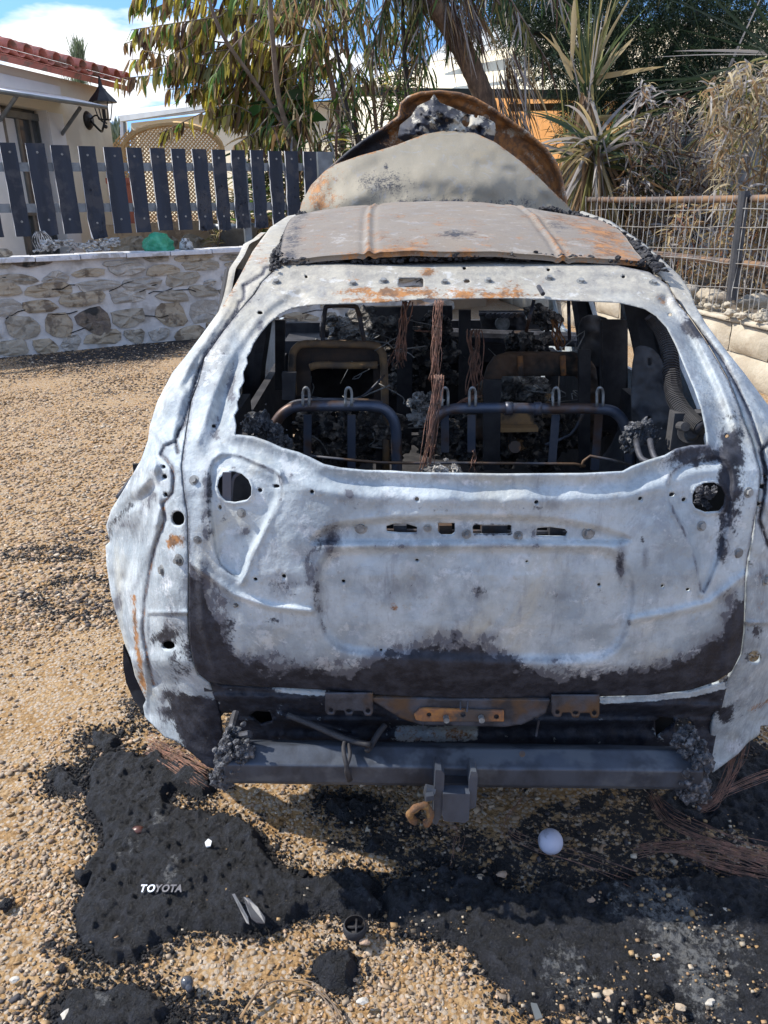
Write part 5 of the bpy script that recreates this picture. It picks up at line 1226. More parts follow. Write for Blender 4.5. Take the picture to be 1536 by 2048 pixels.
# things lying on the wall
def lumpy(name, pts, r, mat, label, cat, sq=(1, 1, 1), seed=0, sub=3, nzv=.35):
    m = MB()
    for i, p in enumerate(pts): m.ico(p, r * (1 if i == 0 else rnd.uniform(.5, .8)), sub, nzv, seed + i, sq)
    o = m.build(name, mat, None, True); return tag(o, label, cat)
M_GREEN = pm('green_plastic_sack', (.03, .30, .17), (.02, .22, .12), 12, .4, bump=.6, bd=.01, c3=(.06, .38, .24), sc3=6)
sg, _ = solve_s(318, 496); a_, z_ = solve_s(318, 466)
c = WP(sg, CT + .06, off - .02)
lumpy('plastic_sack', [c], .19, M_GREEN, 'crumpled green plastic sack sitting on the white coping', 'sack', (1.05, .7, .85), 3, 4, .3)
M_WP = pm('melted_white_plastic', (.55, .57, .58), (.30, .30, .29), 16, .7, bump=.9, bd=.015, c3=(.10, .09, .08), sc3=14)
M_TAN = pm('orange_tan_render', (.46, .33, .20), (.38, .27, .17), 4, .9, bump=.4, bd=.004, c3=(.24, .17, .11), sc3=5)
s_, _ = solve_s(372, 490); m = MB(); m.tube([WP(s_, CT, off), WP(s_, CT + .09, off), WP(s_, CT + .11, off), WP(s_, CT + .14, off)], [.10, .085, .055, .05], 12); o = m.build('white_jar', M_WP, None, True); tag(o, 'small white plastic tub right of the green sack', 'tub')
def rags(n, x0, x1, y0, y1, label, seed):
    g = random.Random(seed); m = MB()
    for i in range(n):
        x = g.uniform(x0, x1); y = g.uniform(y0, y1); p = hit(x, y, W0, wn, off + .06 * g.random() + .08); L = g.uniform(.08, .22); k = []
        for t in range(5): k.append(p + wd * (L * (t / 4 - .5)) + np.array([0, 0, g.uniform(-.022, .022)]))
        mm2 = []
        for t in range(4):
            h_ = g.uniform(.012, .035)
        m.tube(smooth_line(k, 3), [g.uniform(.008, .022) for _ in range(13)], 6)
    return tag(m.build('melted_plastic_remains', M_WP, None, True), label, 'melted plastic')
rags(40, 80, 235, 478, 500, 'heap of melted white plastic under the charred plank bottoms', 3)
m = MB()
for k in range(9):
    p0_ = hit(72 + k * 2, 462, W0, wn, off + .1); p1_ = hit(74 + k * 4, 500, W0, wn, off + .1); mid_ = hit(64 + k * 5, 480, W0, wn, off + .1)
    m.tube(smooth_line([p0_, mid_, p1_], 4), .006, 5)
tag(m.build('melted_strands', M_WP, None, True), 'hanging strands of melted white plastic between two planks on the left', 'melted plastic')
m = MB(); a = WP(solve_s(4, 503)[0], CT + .05, off + .05); m.ico(a, .07, 2, .3, 3, (1.6, 1, .8)); tag(m.build('brown_stone', ST_M[2], None, True), 'brown stone on the coping at the left edge of the photo', 'stone')

# ------------------------------------------------------------------ YARD behind the stone wall
YZ = .98
yard = MB()
ya_, yb2 = WP(s0 - 8, 0, -.36), WP(s1 + 1.2, 0, -.36)
yard.prism([(ya_[0], ya_[1], 0), (yb2[0], yb2[1], 0), (yb2[0] + 2, 34, 0), (-30, 34, 0)], (0, 0, YZ))
o = yard.build('yard_terrace', pm('sunlit_yard_paving', (.40, .30, .20), (.30, .22, .15), 2, .9, bump=.3)); o['kind'] = 'structure'
# low tan wall seen between the coping and the planks
lw0, lw1 = P(205, 470, 12.0), P(600, 470, 14.4)
TW = empty('garden_wall', (lw0[0], lw0[1], YZ), 'low orange-tan garden wall with stone facing behind the picket fence', 'wall')
m = MB(); m.prism([(lw0[0], lw0[1], YZ), (lw1[0], lw1[1], YZ), (lw1[0], lw1[1], 1.50), (lw0[0], lw0[1], 1.46)], (0, .2, 0)); m.build('wall_core', M_TAN, TW)
gg = random.Random(2); dW = (lw1 - lw0) / np.linalg.norm((lw1 - lw0)[:2]); nW = np.array([dW[1], -dW[0], 0])
def TPF(s, z, o_): return np.array([lw0[0] + dW[0] * s, lw0[1] + dW[1] * s, z]) + nW * o_
s = .1
while s < 4.2:
    w_ = gg.uniform(.35, .6)
    stone(s + w_ / 2, 1.15 + gg.uniform(-.02, .02), w_ * .92, .28, gg.random() * 1e6, ST_M[2] if gg.random() < .7 else ST_M[0], TW, TPF, .02, back=-.05); s += w_
for x, y, Y, mt, w_, h_, lab in ((252, 420, 13.0, pm('terracotta_paint', (.42, .13, .07), (.34, .10, .06), 6, .8), .10, .75, 'red-brown terracotta planter box seen between the planks near the house'),):
    a = P(x, y, Y); m = MB(); m.box((a[0], a[1], YZ + .35 + .25), (w_ * 3.2, .4, .95), taper=1.05); m.box((a[0], a[1], YZ + 1.09), (w_ * 3.6, .48, .08)); tag(m.build('planter_box', mt), lab, 'planter')
a = P(472, 478, 12.6); m = MB(); m.tube([(a[0], a[1], YZ), (a[0], a[1], 1.34), (a[0], a[1], 1.36), (a[0], a[1], 1.44)], [.24, .34, .38, .38], 20); tag(m.build('plant_pot', M_RAIL, None, True), 'round grey plant pot behind the coping beside the car roof', 'pot')

# ------------------------------------------------------------------ HOUSE WITH TILED ROOF, LEFT
M_CREAM = pm('cream_render', (.76, .71, .59), (.70, .65, .54), 1.5, .9, bump=.25, bd=.004, c3=(.62, .57, .47), sc3=1.1)
M_WHITE = pm('white_render', (.78, .78, .79), (.70, .71, .72), 2, .9, bump=.2)
M_ALU = pm('grey_aluminium', (.20, .22, .23), (.15, .165, .175), 5, .4, .6, bump=.1)
hA, hB = P(0, 160, 11.9), P(213, 190, 14.6)
hd = np.array([hB[0] - hA[0], hB[1] - hA[1], 0]); hd /= np.linalg.norm(hd); hn = np.array([hd[1], -hd[0], 0])
HP0 = np.array([hB[0], hB[1], 0])
def HP(px, py, o_=0.0): return hit(px, py, HP0, hn, o_)
HO_ = empty('house', (hB[0], hB[1], YZ), 'cream house with pink-red barrel tiled eaves and a lamp at its corner', 'house')
def FL_(s, z, o_=0.0): return HP0 + hd * s + hn * o_ + np.array([0, 0, z])
def sz(px, py): h = HP(px, py); return (h - HP0) @ hd, h[2]
ez = max(HP(213, 178)[2], 3.2)
sR, _ = sz(105, 300); sL, _ = sz(14, 300); dtop = HP(40, 212)[2]; sC, _ = sz(213, 250)
m = MB()
def wallseg(a, b, z0, z1, mt=0, th=.25, o_=0.0):
    m.hexa([FL_(a, z0, o_), FL_(b, z0, o_), FL_(b, z1, o_), FL_(a, z1, o_)], [FL_(a, z0, o_ - th), FL_(b, z0, o_ - th), FL_(b, z1, o_ - th), FL_(a, z1, o_ - th)], mt)
wallseg(sR, 0, YZ - .3, ez); wallseg(sL, sR, dtop, ez); wallseg(-3.5, sL, YZ - .3, ez)
# gable end away from view and back so it is a closed house
m.hexa([FL_(0, YZ - .3, -.25), FL_(0, YZ - .3, -6), FL_(0, ez, -6), FL_(0, ez, -.25)], [FL_(-.25, YZ - .3, -.25), FL_(-.25, YZ - .3, -6), FL_(-.25, ez, -6), FL_(-.25, ez, -.25)])
m.hexa([FL_(0, YZ - .3, -5.75), FL_(-3.5, YZ - .3, -5.75), FL_(-3.5, ez, -5.75), FL_(0, ez, -5.75)], [FL_(0, YZ - .3, -6), FL_(-3.5, YZ - .3, -6), FL_(-3.5, ez, -6), FL_(0, ez, -6)])
m.build('wall', M_CREAM, HO_)
m = MB(); wallseg(-3.5, sL - .02, YZ - .3, dtop + .05, 0, .02, .024); wallseg(-3.5, sz(120, 200)[0], HP(0, 150)[2] if False else ez - .35, ez - .12, 0, .03, .034); m.build('wall_trim', M_WHITE, HO_)
# sliding door, set back
DR = MB(); wallseg
m = DR
wallseg(sL, sR, YZ, dtop, 0, .02, -.20); door = m.build('glass_door', pm('dark_door_glass', (.06, .07, .08), (.10, .11, .12), 3, .15, bump=0), HO_)
m = MB()
for f in (0, .24, .52, .80, 1):
    s = sL + (sR - sL) * f; wallseg(s - .03, s + .03, YZ, dtop - .1, 0, .05, -.15)
wallseg(sL, sR, dtop - .14, dtop - .05, 0, .05, -.14); wallseg(sL, sR, YZ + .62, YZ + .70, 0, .05, -.14)
m.build('door_frame', M_ALU, door)
m = MB(); wallseg(sL + .25, sL + .55, YZ + .7, dtop - .15, 0, .02, -.18); m.build('curtain', M_WHITE, door)
m = MB(); wallseg(sR - .005, sR + .02, YZ, dtop, 0, .2, .003); wallseg(sR, sz(120, 300)[0] + .18, YZ, dtop - .02, 0, .02, .023); m.build('door_reveal', M_WHITE, HO_)
# eaves tiles
M_TILE = pm('pink_red_roof_tile', (.60, .22, .17), (.50, .17, .13), 6, .8, bump=.4, bd=.004, c3=(.30, .17, .13), sc3=5)
tp = .335; upd = -hn * math.cos(R(15)) + np.array([0, 0, math.sin(R(15))])
sT = .16; e0 = ez + .10
def tile(s, row, cover):
    n = 9; L = .45; base = FL_(s, e0, .34) + upd * (L * .88 * row); r0, r1 = (.125, .095) if cover else (.10, .13); vs = []
    for e, r_ in ((0, r0), (1, r1)):
        for th in (0, -.014):
            for i in range(n):
                a = math.pi * i / (n - 1); c = (r_ + th) * math.cos(a); h_ = (r_ + th) * math.sin(a)
                if not cover: h_ = -h_ * .6 + .045
                vs.append(base + upd * (L * e) + hd * c + np.array([0, 0, h_ + (.03 if cover else -.02)]))
    f = []
    for i in range(n - 1): f += [(i, i + 1, 2 * n + i + 1, 2 * n + i), (n + i + 1, n + i, 3 * n + i, 3 * n + i + 1), (i + 1, i, n + i, n + i + 1)]
    f += [(0, 2 * n, 3 * n, n), (n - 1, 2 * n - 1, 4 * n - 1, 3 * n - 1)]
    return raw('roof_tile', vs, f, M_TILE, RF, True)
m = MB(); m.hexa([FL_(-3.5, e0 - .12, .26), FL_(.32, e0 - .12, .26), FL_(.32, e0 - .05, .30), FL_(-3.5, e0 - .05, .30)], [p + upd * 3.2 for p in (FL_(-3.5, e0 - .12, .26), FL_(.32, e0 - .12, .26), FL_(.32, e0 - .05, .30), FL_(-3.5, e0 - .05, .30))])
RF = m.build('roof', M_TILE, HO_)
for i in range(11):
    for r_ in range(4): tile(sT - i * tp, r_, True)
    tile(sT - i * tp - tp / 2, 0, False)
m = MB(); m.tube([FL_(.30, e0 + .05, .36), FL_(.42, e0 + .04, .37)], [.05, .015], 8); m.build('gutter_end', M_BLACK, HO_)
# awning: glass-clear pale slab on struts
AW = empty('awning', HP(60, 200), 'thin pale door awning on slanted grey struts fixed to the cream house', 'awning')
p1, p2 = HP(-30, 178, .02), HP(128, 198, .02); q1, q2 = P(0, 186, 11.3), P(212, 217, 13.9)
p1, p2, q1, q2 = HP(-60, 170, .03), HP(120, 195, .03), HP(-60, 178, .75), HP(212, 221, .75)
q1 = HP(-60, 176, .8); q2 = HP(214, 217, .8)
m = MB(); m.hexa([p1, p2, q2, q1], [p + np.array([0, 0, .035]) for p in (p1, p2, q2, q1)]); m.build('canopy', M_WHITE, AW)
m = MB(); m.tube([q1 + [0, 0, .01], q2 + [0, 0, .01]], .025, 8); m.build('front_edge', M_ALU, AW)
for (a, b) in (((0, 240), (33, 192)), ((124, 268), (160, 216))):
    m = MB(); m.tube([HP(a[0], a[1], .02), HP(b[0], b[1], .6)], .028, 8); m.build('strut', M_ALU, AW)
# lamp
LB = HP(176, 241, .0); LC = HP(203, 190, .42)
M_LAMP = pm('black_iron', (.015, .016, .018), (.03, .03, .034), 20, .45, .4, bump=.2)
LA = empty('wall_lamp', LB, 'black iron carriage lantern on a scrolled bracket at the house corner', 'lamp')
m = MB(); m.disc(LB, hn, .14, .05, 18, r2=.10); m.build('wall_plate', M_LAMP, LA, True)
cz = LC[2]; cx_, cy_ = LC[0], LC[1]
def L3(z, r_, k): a = math.pi / 4 + k * math.pi / 2; return (cx_ + r_ * math.cos(a), cy_ + r_ * math.sin(a), z)
z0 = HP(203, 238, .42)[2]; z1 = HP(203, 203, .42)[2]; z2 = HP(203, 187, .42)[2]
hH = z1 - z0
m = MB(); m.tube(smooth_line([LB + hn * .04, LB + hn * .2 - [0, 0, .16], np.array([cx_, cy_, z0 - .12]) - hn * .05, (cx_, cy_, z0 - .01)], 5), .018, 8)
m.tube(smooth_line([LB + hn * .05 + [0, 0, .02], LB + hn * .16 + [0, 0, .07], LB + hn * .25 - [0, 0, .02], LB + hn * .33 - [0, 0, .05]], 5), .012, 7); m.ico((cx_, cy_, z0 - .1), .03, 2, 0)
m.build('bracket', M_LAMP, LA, True)
m = MB()
for k in range(4): m.tube([L3(z0, .10, k), L3(z1, .165, k)], .009, 6); m.tube([L3(z0, .10, k), L3(z0, .10, k + 1)], .009, 6); m.tube([L3(z1, .165, k), L3(z1, .165, k + 1)], .009, 6)
m.build('lantern_cage', M_LAMP, LA)
m = MB(); m.tube([(cx_, cy_, z1 - .01), (cx_, cy_, z1 + .03), (cx_, cy_, z1 + .13), (cx_, cy_, z2 + .1), (cx_, cy_, z2 + .24)], [.235, .20, .10, .035, .012], 8); m.build('lantern_cap', M_LAMP, LA)
m = MB(); m.tube([(cx_, cy_, z0), (cx_, cy_, z0 + hH * .8)], .028, 10); m.build('candle_tube', M_LAMP, LA)

# ------------------------------------------------------------------ BUILDINGS AND TRELLIS BEHIND
def quadwall(name, pix, Y0, Y1, th, mat, parent):
    """upright slab drawn in pixels with a depth at its left and right ends"""
    xs = [p[0] for p in pix]; a, b = min(xs), max(xs); m = MB()
    pts = [P(x, y, Y0 + (Y1 - Y0) * (x - a) / (b - a)) for x, y in pix]; m.prism(pts, (0, th, 0)); return m.build(name, mat, parent)
M_SUNCR = pm('sunlit_cream_wall', (.70, .64, .50), (.66, .60, .46), 1, .9, bump=.15)
M_GREYR = pm('grey_roof_trim', (.42, .45, .47), (.34, .36, .38), 2, .7, bump=.1)
M_WHR = pm('white_roof_edge', (.75, .75, .74), (.68, .68, .66), 1, .7, bump=.1)
B1 = empty('flat_roofed_building', P(400, 300, 20), 'long flat-roofed pale building with grey gutter behind the trellis and stems', 'building')
quadwall('wall', [(262,246),(700,195),(700,430),(262,430)], 22.2, 17, .3, M_SUNCR, B1)
quadwall('roof_edge', [(236,222),(710,160),(710,172),(236,232)], 21.8, 16.5, .5, M_WHR, B1)
quadwall('gutter', [(238,232),(710,172),(710,188),(262,240),(240,243)], 21.7, 16.4, .2, M_GREYR, B1)
quadwall('corner_post', [(240,243),(250,243),(254,440),(243,440)], 22.1, 22.1, .2, M_WHR, B1)
quadwall('drainpipe', [(246,243),(250,243),(258,440),(254,440)], 21.9, 21.9, .1, M_ALU, B1)
B2 = empty('large_cream_building', P(980, 150, 24), 'tall sunlit cream building with a sloping white parapet behind the palms', 'building')
quadwall('wall', [(560,250),(760,150),(870,120),(1150,65),(1700,30),(1700,360),(560,360)], 44, 17, .4, M_SUNCR, B2)
quadwall('parapet', [(860,112),(1150,57),(1500,25),(1500,37),(1150,67),(860,124)], 33.0, 19.5, .25, M_WHR, B2)
quadwall('upper_roof', [(900,80),(1000,45),(1150,15),(1150,56),(860,112)], 34.5, 27.5, .3, M_GREYR, B2)
B3 = empty('orange_outbuilding', P(1060, 240, 20), 'low orange-walled outbuilding with a dark green roof beam behind the hood', 'building')
M_OR = pm('orange_board_wall', (.62, .30, .09), (.54, .25, .07), 3, .8, bump=.2, stretch=(4, 1, .2))
quadwall('wall', [(930,190),(1300,206),(1300,420),(930,420)], 24, 16, .3, M_OR, B3)
quadwall('roof_beam', [(640,172),(860,176),(1330,182),(1330,203),(1000,193),(860,190),(640,190)], 18.2, 18.2, .3, pm('dark_green_beam', (.04, .05, .04), None, 4, .7, bump=.1), B3)
quadwall('lintel', [(1018,208),(1330,202),(1330,216),(1022,222)], 18.6, 18.6, .15, pm('brown_lintel', (.10, .08, .05), None, 4, .7, bump=.1), B3)
# arched trellis
TR = empty('arched_trellis', P(340, 380, 14.5), 'arched tan lattice trellis panel behind the picket fence', 'trellis')
M_LAT = pm('tan_trellis_wood', (.80, .56, .28), (.70, .47, .23), 8, .8, bump=.2)
tY = 14.6
TO = [(246,470),(246,300)] + [(345 - 99 * math.cos(a), 300 - 52 * math.sin(a)) for a in np.linspace(.1, math.pi - .1, 16)] + [(444,300),(444,470)]
m = MB(); m.tube([P(x, y, tY) for x, y in TO], .045, 6); m.build('trellis_frame', M_LAT, TR)
m = MB(); aP, bP = P(246, 470, tY), P(444, 300, tY); xL, xR, zb_, zT = aP[0], bP[0], aP[2], P(345, 248, tY)[2]; zS = P(345, 300, tY)[2]
def topz(x):
    u = (x - (xL + xR) / 2) / ((xR - xL) / 2); return zS + (zT - zS) * math.sqrt(max(0, 1 - u * u))
for sgn, dy in ((1, 0), (-1, -.02)):
    k = xL - 3
    while k < xR + 3:
        pts = [(k + sgn * t, zb_ + t) for t in np.arange(0, 3.2, .03)]
        ins = [p for p in pts if xL < p[0] < xR and p[1] < topz(p[0])]
        if len(ins) > 2:
            a, b = ins[0], ins[-1]; d2 = np.array([-(b[1] - a[1]), 0, b[0] - a[0]]); d2 = d2 / np.linalg.norm(d2) * .010
            A, Bq = np.array([a[0], tY + dy, a[1]]), np.array([b[0], tY + dy, b[1]])
            m.hexa([A - d2, Bq - d2, Bq + d2, A + d2], [p + np.array([0, .012, 0]) for p in (A - d2, Bq - d2, Bq + d2, A + d2)])
        k += .066
stuff(m.build('lattice', M_LAT, TR))

# ------------------------------------------------------------------ RIGHT: PALE BLOCK WALL WITH RUSTY RAILS AND WIRE MESH
R0 = G(1536, 792); Rd = np.array([-.19, .98, 0]); Rd /= np.linalg.norm(Rd); Rn = np.array([-Rd[1], Rd[0], 0])
Rn = np.array([-.98, -.19, 0])
R0[2] = 0; R0 = R0 + np.array([0, 0, 0])
def RP(s, z, o_=0.0): return R0 + Rd * s + Rn * o_ + np.array([0, 0, z])
def rs(px, py, o_=0.0): h = hit(px, py, R0, Rn, o_); return (h - R0) @ Rd, h[2]
RW = empty('block_wall', R0, 'low pale limestone block wall with rubble top at the right', 'wall')
M_LIME = pm('pale_limestone', (.46, .41, .33), (.38, .335, .26), 6, .9, bump=.8, bd=.012, c3=(.36, .31, .24), sc3=4)
rz = rs(1500, 640)[1]
m = MB(); m.hexa([RP(-4, -.05, -.03), RP(7, -.05, -.03), RP(7, rz - .05, -.03), RP(-4, rz - .05, -.03)], [RP(-4, -.05, -.4), RP(7, -.05, -.4), RP(7, rz - .05, -.4), RP(-4, rz - .05, -.4)]); m.build('wall_core', M_LIME, RW)
gg = random.Random(5)
for ri, (za, zb3) in enumerate(((-.02, .30), (.30, .58), (.58, rz))):
    s = -4 + gg.uniform(0, .3) + ri * .2
    while s < 7:
        w_ = gg.uniform(.55, 1.0); n = 8; vs = []
        hh = zb3 - za - .012
        grid = [(a, b) for b in np.linspace(0, 1, 5) for a in np.linspace(0, 1, 9)]
        for (a, b) in grid:
            ed = min(a, 1 - a, b, 1 - b); vs.append(RP(s + .008 + (w_ - .014) * a, za + hh * b, (.0 if ed == 0 else .03) + .02 * (fbm(s * 3 + a * 5, b * 4 + ri, 0, 2, 3) - .5) - (.02 if ed == 0 else 0)))
        raw('block', vs, [(j * 9 + i, j * 9 + i + 1, (j + 1) * 9 + i + 1, (j + 1) * 9 + i) for j in range(4) for i in range(8)], M_LIME, RW, True); s += w_
s = -2.0
m = MB()
while s < 6:
    for k in range(3): m.ico(RP(s + gg.uniform(-.1, .1), rz + gg.uniform(-.03, .06), -gg.uniform(-.06, .4)), gg.uniform(.02, .055), 2, .5, gg.random() * 99, (1, 1, .7))
    s += .13
stuff(m.build('rubble_topping', M_LIME, RW, True))
for i in range(7):
    m = MB(); s = gg.uniform(.4, 3.2); m.ico(RP(s, rz + .07 + gg.uniform(0, .05), -gg.uniform(.1, .5)), gg.uniform(.07, .14), 2, .45, i * 3, (1.2, 1, .7)); m.build('stone', ST_M[gg.choice([0, 2, 2])], RW, True)
M_PIPE = pm('rusty_brown_pipe', (.16, .11, .09), (.10, .085, .08), 6, .7, .3, bump=.5, bd=.002, c3=(.22, .13, .07), sc3=2.6)
MF = empty('mesh_fence', RP(0, rz), 'scorched wire mesh fence with two rusty pipe rails on the right wall', 'fence')
m = MB(); a, b = rs(1536, 397, -.1), rs(1136, 400, -.1); pts = [RP(-3, a[1] + .0, -.1)] + [RP(s, z, -.1) for s, z in (rs(1536, 397, -.1), rs(1460, 398, -.1), rs(1300, 400, -.1), rs(1136, 399, -.1))] + [RP(5.4, rs(1136,399,-.1)[1], -.1)]
m.tube(pts, .036, 10); m.build('pipe_rail', M_PIPE, MF, True)
m = MB(); pts = [RP(s, z, -.1) for s, z in (rs(1620, 546, -.1), rs(1536, 532, -.1), rs(1440, 522, -.1), rs(1306, 507, -.1), rs(1200, 492, -.1))]
m.tube(pts, .034, 10); m.build('pipe_rail', M_PIPE, MF, True)
pa, pb = rs(1489, 382, -.04), rs(1462, 600, -.04)
m = MB(); A, Bq = RP(pa[0], pa[1], -.04), RP(pb[0], pb[1], -.04); m.tube([Bq, A], .052, 10); m.build('post', pm('black_burnt_post', (.035, .038, .045), (.06, .06, .065), 10, .6, .2, bump=.5), MF)
M_WIRE = pm('galvanised_wire', (.34, .34, .33), (.22, .20, .18), 9, .6, .3, bump=0)
x = 1140
while x < 1620:
    st, zt_ = rs(x, 388 + gg.uniform(0, 8), -.02); zb_w = rz + .05 + gg.uniform(-.08, .06); m = MB(); ln = gg.uniform(-.04, .03); k = []
    for t in np.linspace(0, 1, 6): k.append(RP(st + ln * t + gg.uniform(-.008, .008), zt_ + (zb_w - zt_) * t, -.02 + gg.uniform(-.012, .012)))
    m.tube(k, .0048, 4); m.build('wire', M_WIRE, MF); x += 11 if x < 1300 else 12.5
for y0, y1 in ((452, 455), (420, 418), (492, 500), (498, 540), (560, 585)):
    k = []
    for t in np.linspace(0, 1, 12):
        s, z = rs(1180 + 420 * t, y0 + (y1 - y0) * t + gg.uniform(-2, 2), -.015); k.append(RP(s, z, -.015))
    m = MB(); m.tube(k, .0045, 4); m.build('wire', M_WIRE, MF)
gs = MB(); a = RP(-6, 0, -.4); b = RP(7.2, 0, -.4); gs.prism([(a[0], a[1], 0), (b[0], b[1], 0), (b[0] - .5, 30, 0), (40, 30, 0), (40, a[1], 0)], (0, 0, rz - .12))
o = gs.build('garden_terrace', pm('garden_soil', (.16, .12, .08), (.09, .07, .05), 3, .95, bump=.6)); o['kind'] = 'structure'
# pale corrugated sheet fence behind the shrubs
CF = empty('sheet_metal_fence', P(1400, 500, 12), 'pale grey corrugated sheet fence glimpsed behind the burnt shrubs', 'fence')
a, b = P(1150, 560, 15.2), P(1800, 560, 12.2)
for k in range(5):
    c0_ = a + (b - a) * k / 5; c1_ = a + (b - a) * (k + 1) / 5; n = 40; vs = []
    for i in range(n + 1):
        p = c0_ + (c1_ - c0_) * i / n * .995; w_ = .02 * math.sin(i * 1.2); vs += [(p[0], p[1] + w_, rz), (p[0], p[1] + w_, 2.65)]
    raw('sheet_panel', vs, [(2 * i, 2 * i + 2, 2 * i + 3, 2 * i + 1) for i in range(n)], pm('pale_sheet_metal', (.42, .44, .46), (.34, .35, .37), 3, .6, .3, bump=.2) if k == 0 else bpy.data.materials['pale_sheet_metal'], CF, True)
# distant hill
hl = MB(); vs = []
for i in range(61):
    x = -260 + 520 * i / 60; vs += [(x, 260, -1), (x, 250, 6 + 9 * float(fbm(x / 60, 0, 0, 2, 3)))]
hl.add(vs, [(2 * i, 2 * i + 2, 2 * i + 3, 2 * i + 1) for i in range(60)])
o = hl.build('hills', pm('far_hill', (.09, .13, .14), (.07, .10, .11), .1, 1, bump=0), None, True); o['kind'] = 'structure'
# ------------------------------------------------------------------ PLANTS
n = NT('leaf'); c_ = n.attr('mask').outputs['Color']
tr = n.t.nodes.new('ShaderNodeBsdfTranslucent'); n.L(c_, tr.inputs[0]); ms = n.t.nodes.new('ShaderNodeMixShader'); ms.inputs[0].default_value = .45
n.L(n.b.outputs[0], ms.inputs[1]); n.L(tr.outputs[0], ms.inputs[2]); n.L(ms.outputs[0], n.out.inputs[0])
M_LEAF = n.fin(c_, .6, 0, .35)
def bark(nm, a, b, sc=14): return pm(nm, a, b, sc, .9, bump=.8, bd=.01, stretch=(1, 1, .4))
M_STEM = bark('pinkish_bark', (.24, .15, .11), (.15, .10, .075)); M_CHARB = bark('charred_bark', (.03, .028, .03), (.06, .05, .045)); M_PALM = bark('palm_bark', (.17, .12, .085), (.09, .065, .05), 22)
M_TWIG = bark('grey_twig', (.20, .16, .12), (.12, .09, .07))
def blades(name, p0, dr, L, w, col, parent, droop=.3, seg=5, fold=.25, wp=None, curl=0.0, seed=1):
    """N leaves: p0 N x 3 base points, dr N x 3 directions, L lengths, w widths, col N x 3 colours"""
    g = np.random.default_rng(seed); N = len(p0)
    dr = dr / (np.linalg.norm(dr, axis=1)[:, None] + 1e-9); L = np.broadcast_to(L, N)[:, None]; w = np.broadcast_to(w, N)[:, None]
    rv = g.normal(0, 1, (N, 3)); sd = np.cross(dr, rv); sd /= np.linalg.norm(sd, axis=1)[:, None] + 1e-9
    up = np.cross(sd, dr); droop = np.broadcast_to(droop, N)[:, None]
    if wp is None: wp = lambda t: math.sin(math.pi * (.12 + .86 * t)) ** .8
    vs = []; cl = g.normal(0, 1, (N, 1)) * curl
    for k in range(seg + 1):
        t = k / seg
        c = p0 + dr * L * t + np.array([0, 0, -1]) * droop * L * t * t + up * cl * L * math.sin(t * 3.1) * .5
        ww = w * wp(t) * .5
        vs += [c - sd * ww + up * ww * fold, c, c + sd * ww + up * ww * fold]
    v = np.stack(vs, 1); M_ = 3 * (seg + 1)
    f = []
    for k in range(seg):
        a = 3 * k; f += [(a, a + 1, a + 4, a + 3), (a + 1, a + 2, a + 5, a + 4)]
    f = (np.array(f)[None] + M_ * np.arange(N)[:, None, None]).reshape(-1, 4)
    cc = np.repeat(np.asarray(col)[:, None, :], M_, 1).reshape(-1, 3)
    return raw(name, v.reshape(-1, 3), f, M_LEAF, parent, True, {'mask': cc})
def pick(pal, wts, N, g, var=.25):
    p = np.array(pal)[g.choice(len(pal), N, p=np.array(wts) / sum(wts))]; return np.clip(p * g.uniform(1 - var, 1 + var, (N, 1)), 0, 1)
GRN, DGR, YEL, OLV, BRN, DBR, STR, GRY = (.12,.22,.05), (.045,.09,.03), (.48,.40,.06), (.22,.21,.08), (.27,.17,.09), (.10,.06,.045), (.48,.38,.21), (.37,.345,.33)
def stems(parent, lst, mat, name='stem'):
    for pts, r in lst:
        m = MB(); L = smooth_line([P(x, y, Y) for x, y, Y in pts], 4); n_ = len(L); m.tube(L, [r * (1 - .45 * i / n_) for i in range(n_)], 8); m.build(name, mat, parent, True)

# wilting tree with hanging leaflets, in fronds
T1 = empty('wilting_tree', G(560, 500) if False else P(640, 500, 13.0) * [1, 1, 0] + [0, 0, YZ], 'leafy tree with wilted brown and yellow-green hanging leaflets above the fence', 'tree')
stems(T1, [([(648,470,13),(630,380,13),(590,290,12.8),(560,210,12.6),(548,110,12.4),(540,0,12.2),(536,-80,12)], .05), ([(640,440,13),(600,330,13),(560,240,13),(500,150,12.8),(440,60,12.5),(400,-60,12.4)], .04)], M_TWIG, 'trunk')
fr = [((640,0),(480,-10),(300,-20),(262,10)), ((620,30),(480,30),(380,42),(262,60)), ((560,60),(450,85),(340,60),(247,88)), ((600,20),(500,60),(400,110),(258,120)), ((620,70),(520,110),(420,130),(285,100)), ((640,110),(520,140),(400,130),(330,150)), ((560,150),(470,130),(400,140),(234,158)),
      ((590,150),(500,190),(440,170),(330,180)), ((620,120),(560,170),(480,160),(370,190)), ((650,80),(600,130),(550,160),(480,240)), ((560,20),(480,90),(420,160),(390,180)), ((600,200),(520,230),(450,210),(316,268)), ((640,180),(560,210),(500,220),(420,240)), ((540,10),(440,20),(360,0),(300,20)), ((700,40),(620,60),(560,30),(500,50)),
      ((690,100),(620,150),(570,190),(540,240)), ((620,230),(560,250),(520,260),(470,290)), ((600,-30),(500,0),(420,30),(350,90)), ((660,60),(600,90),(540,90),(470,60)), ((640,150),(580,180),(540,230),(530,280)), ((560,130),(500,150),(460,190),(430,230)), ((480,0),(420,50),(380,90),(340,110)), ((520,40),(460,100),(430,150),(410,210)), ((690,-20),(620,0),(560,20),(450,20)),((560,90),(500,110),(450,100),(300,140)), ((620,190),(570,200),(520,210),(440,250))]
p0s, drs, Ls, ws, cols = [], [], [], [], []
g = np.random.default_rng(8); tw = MB()
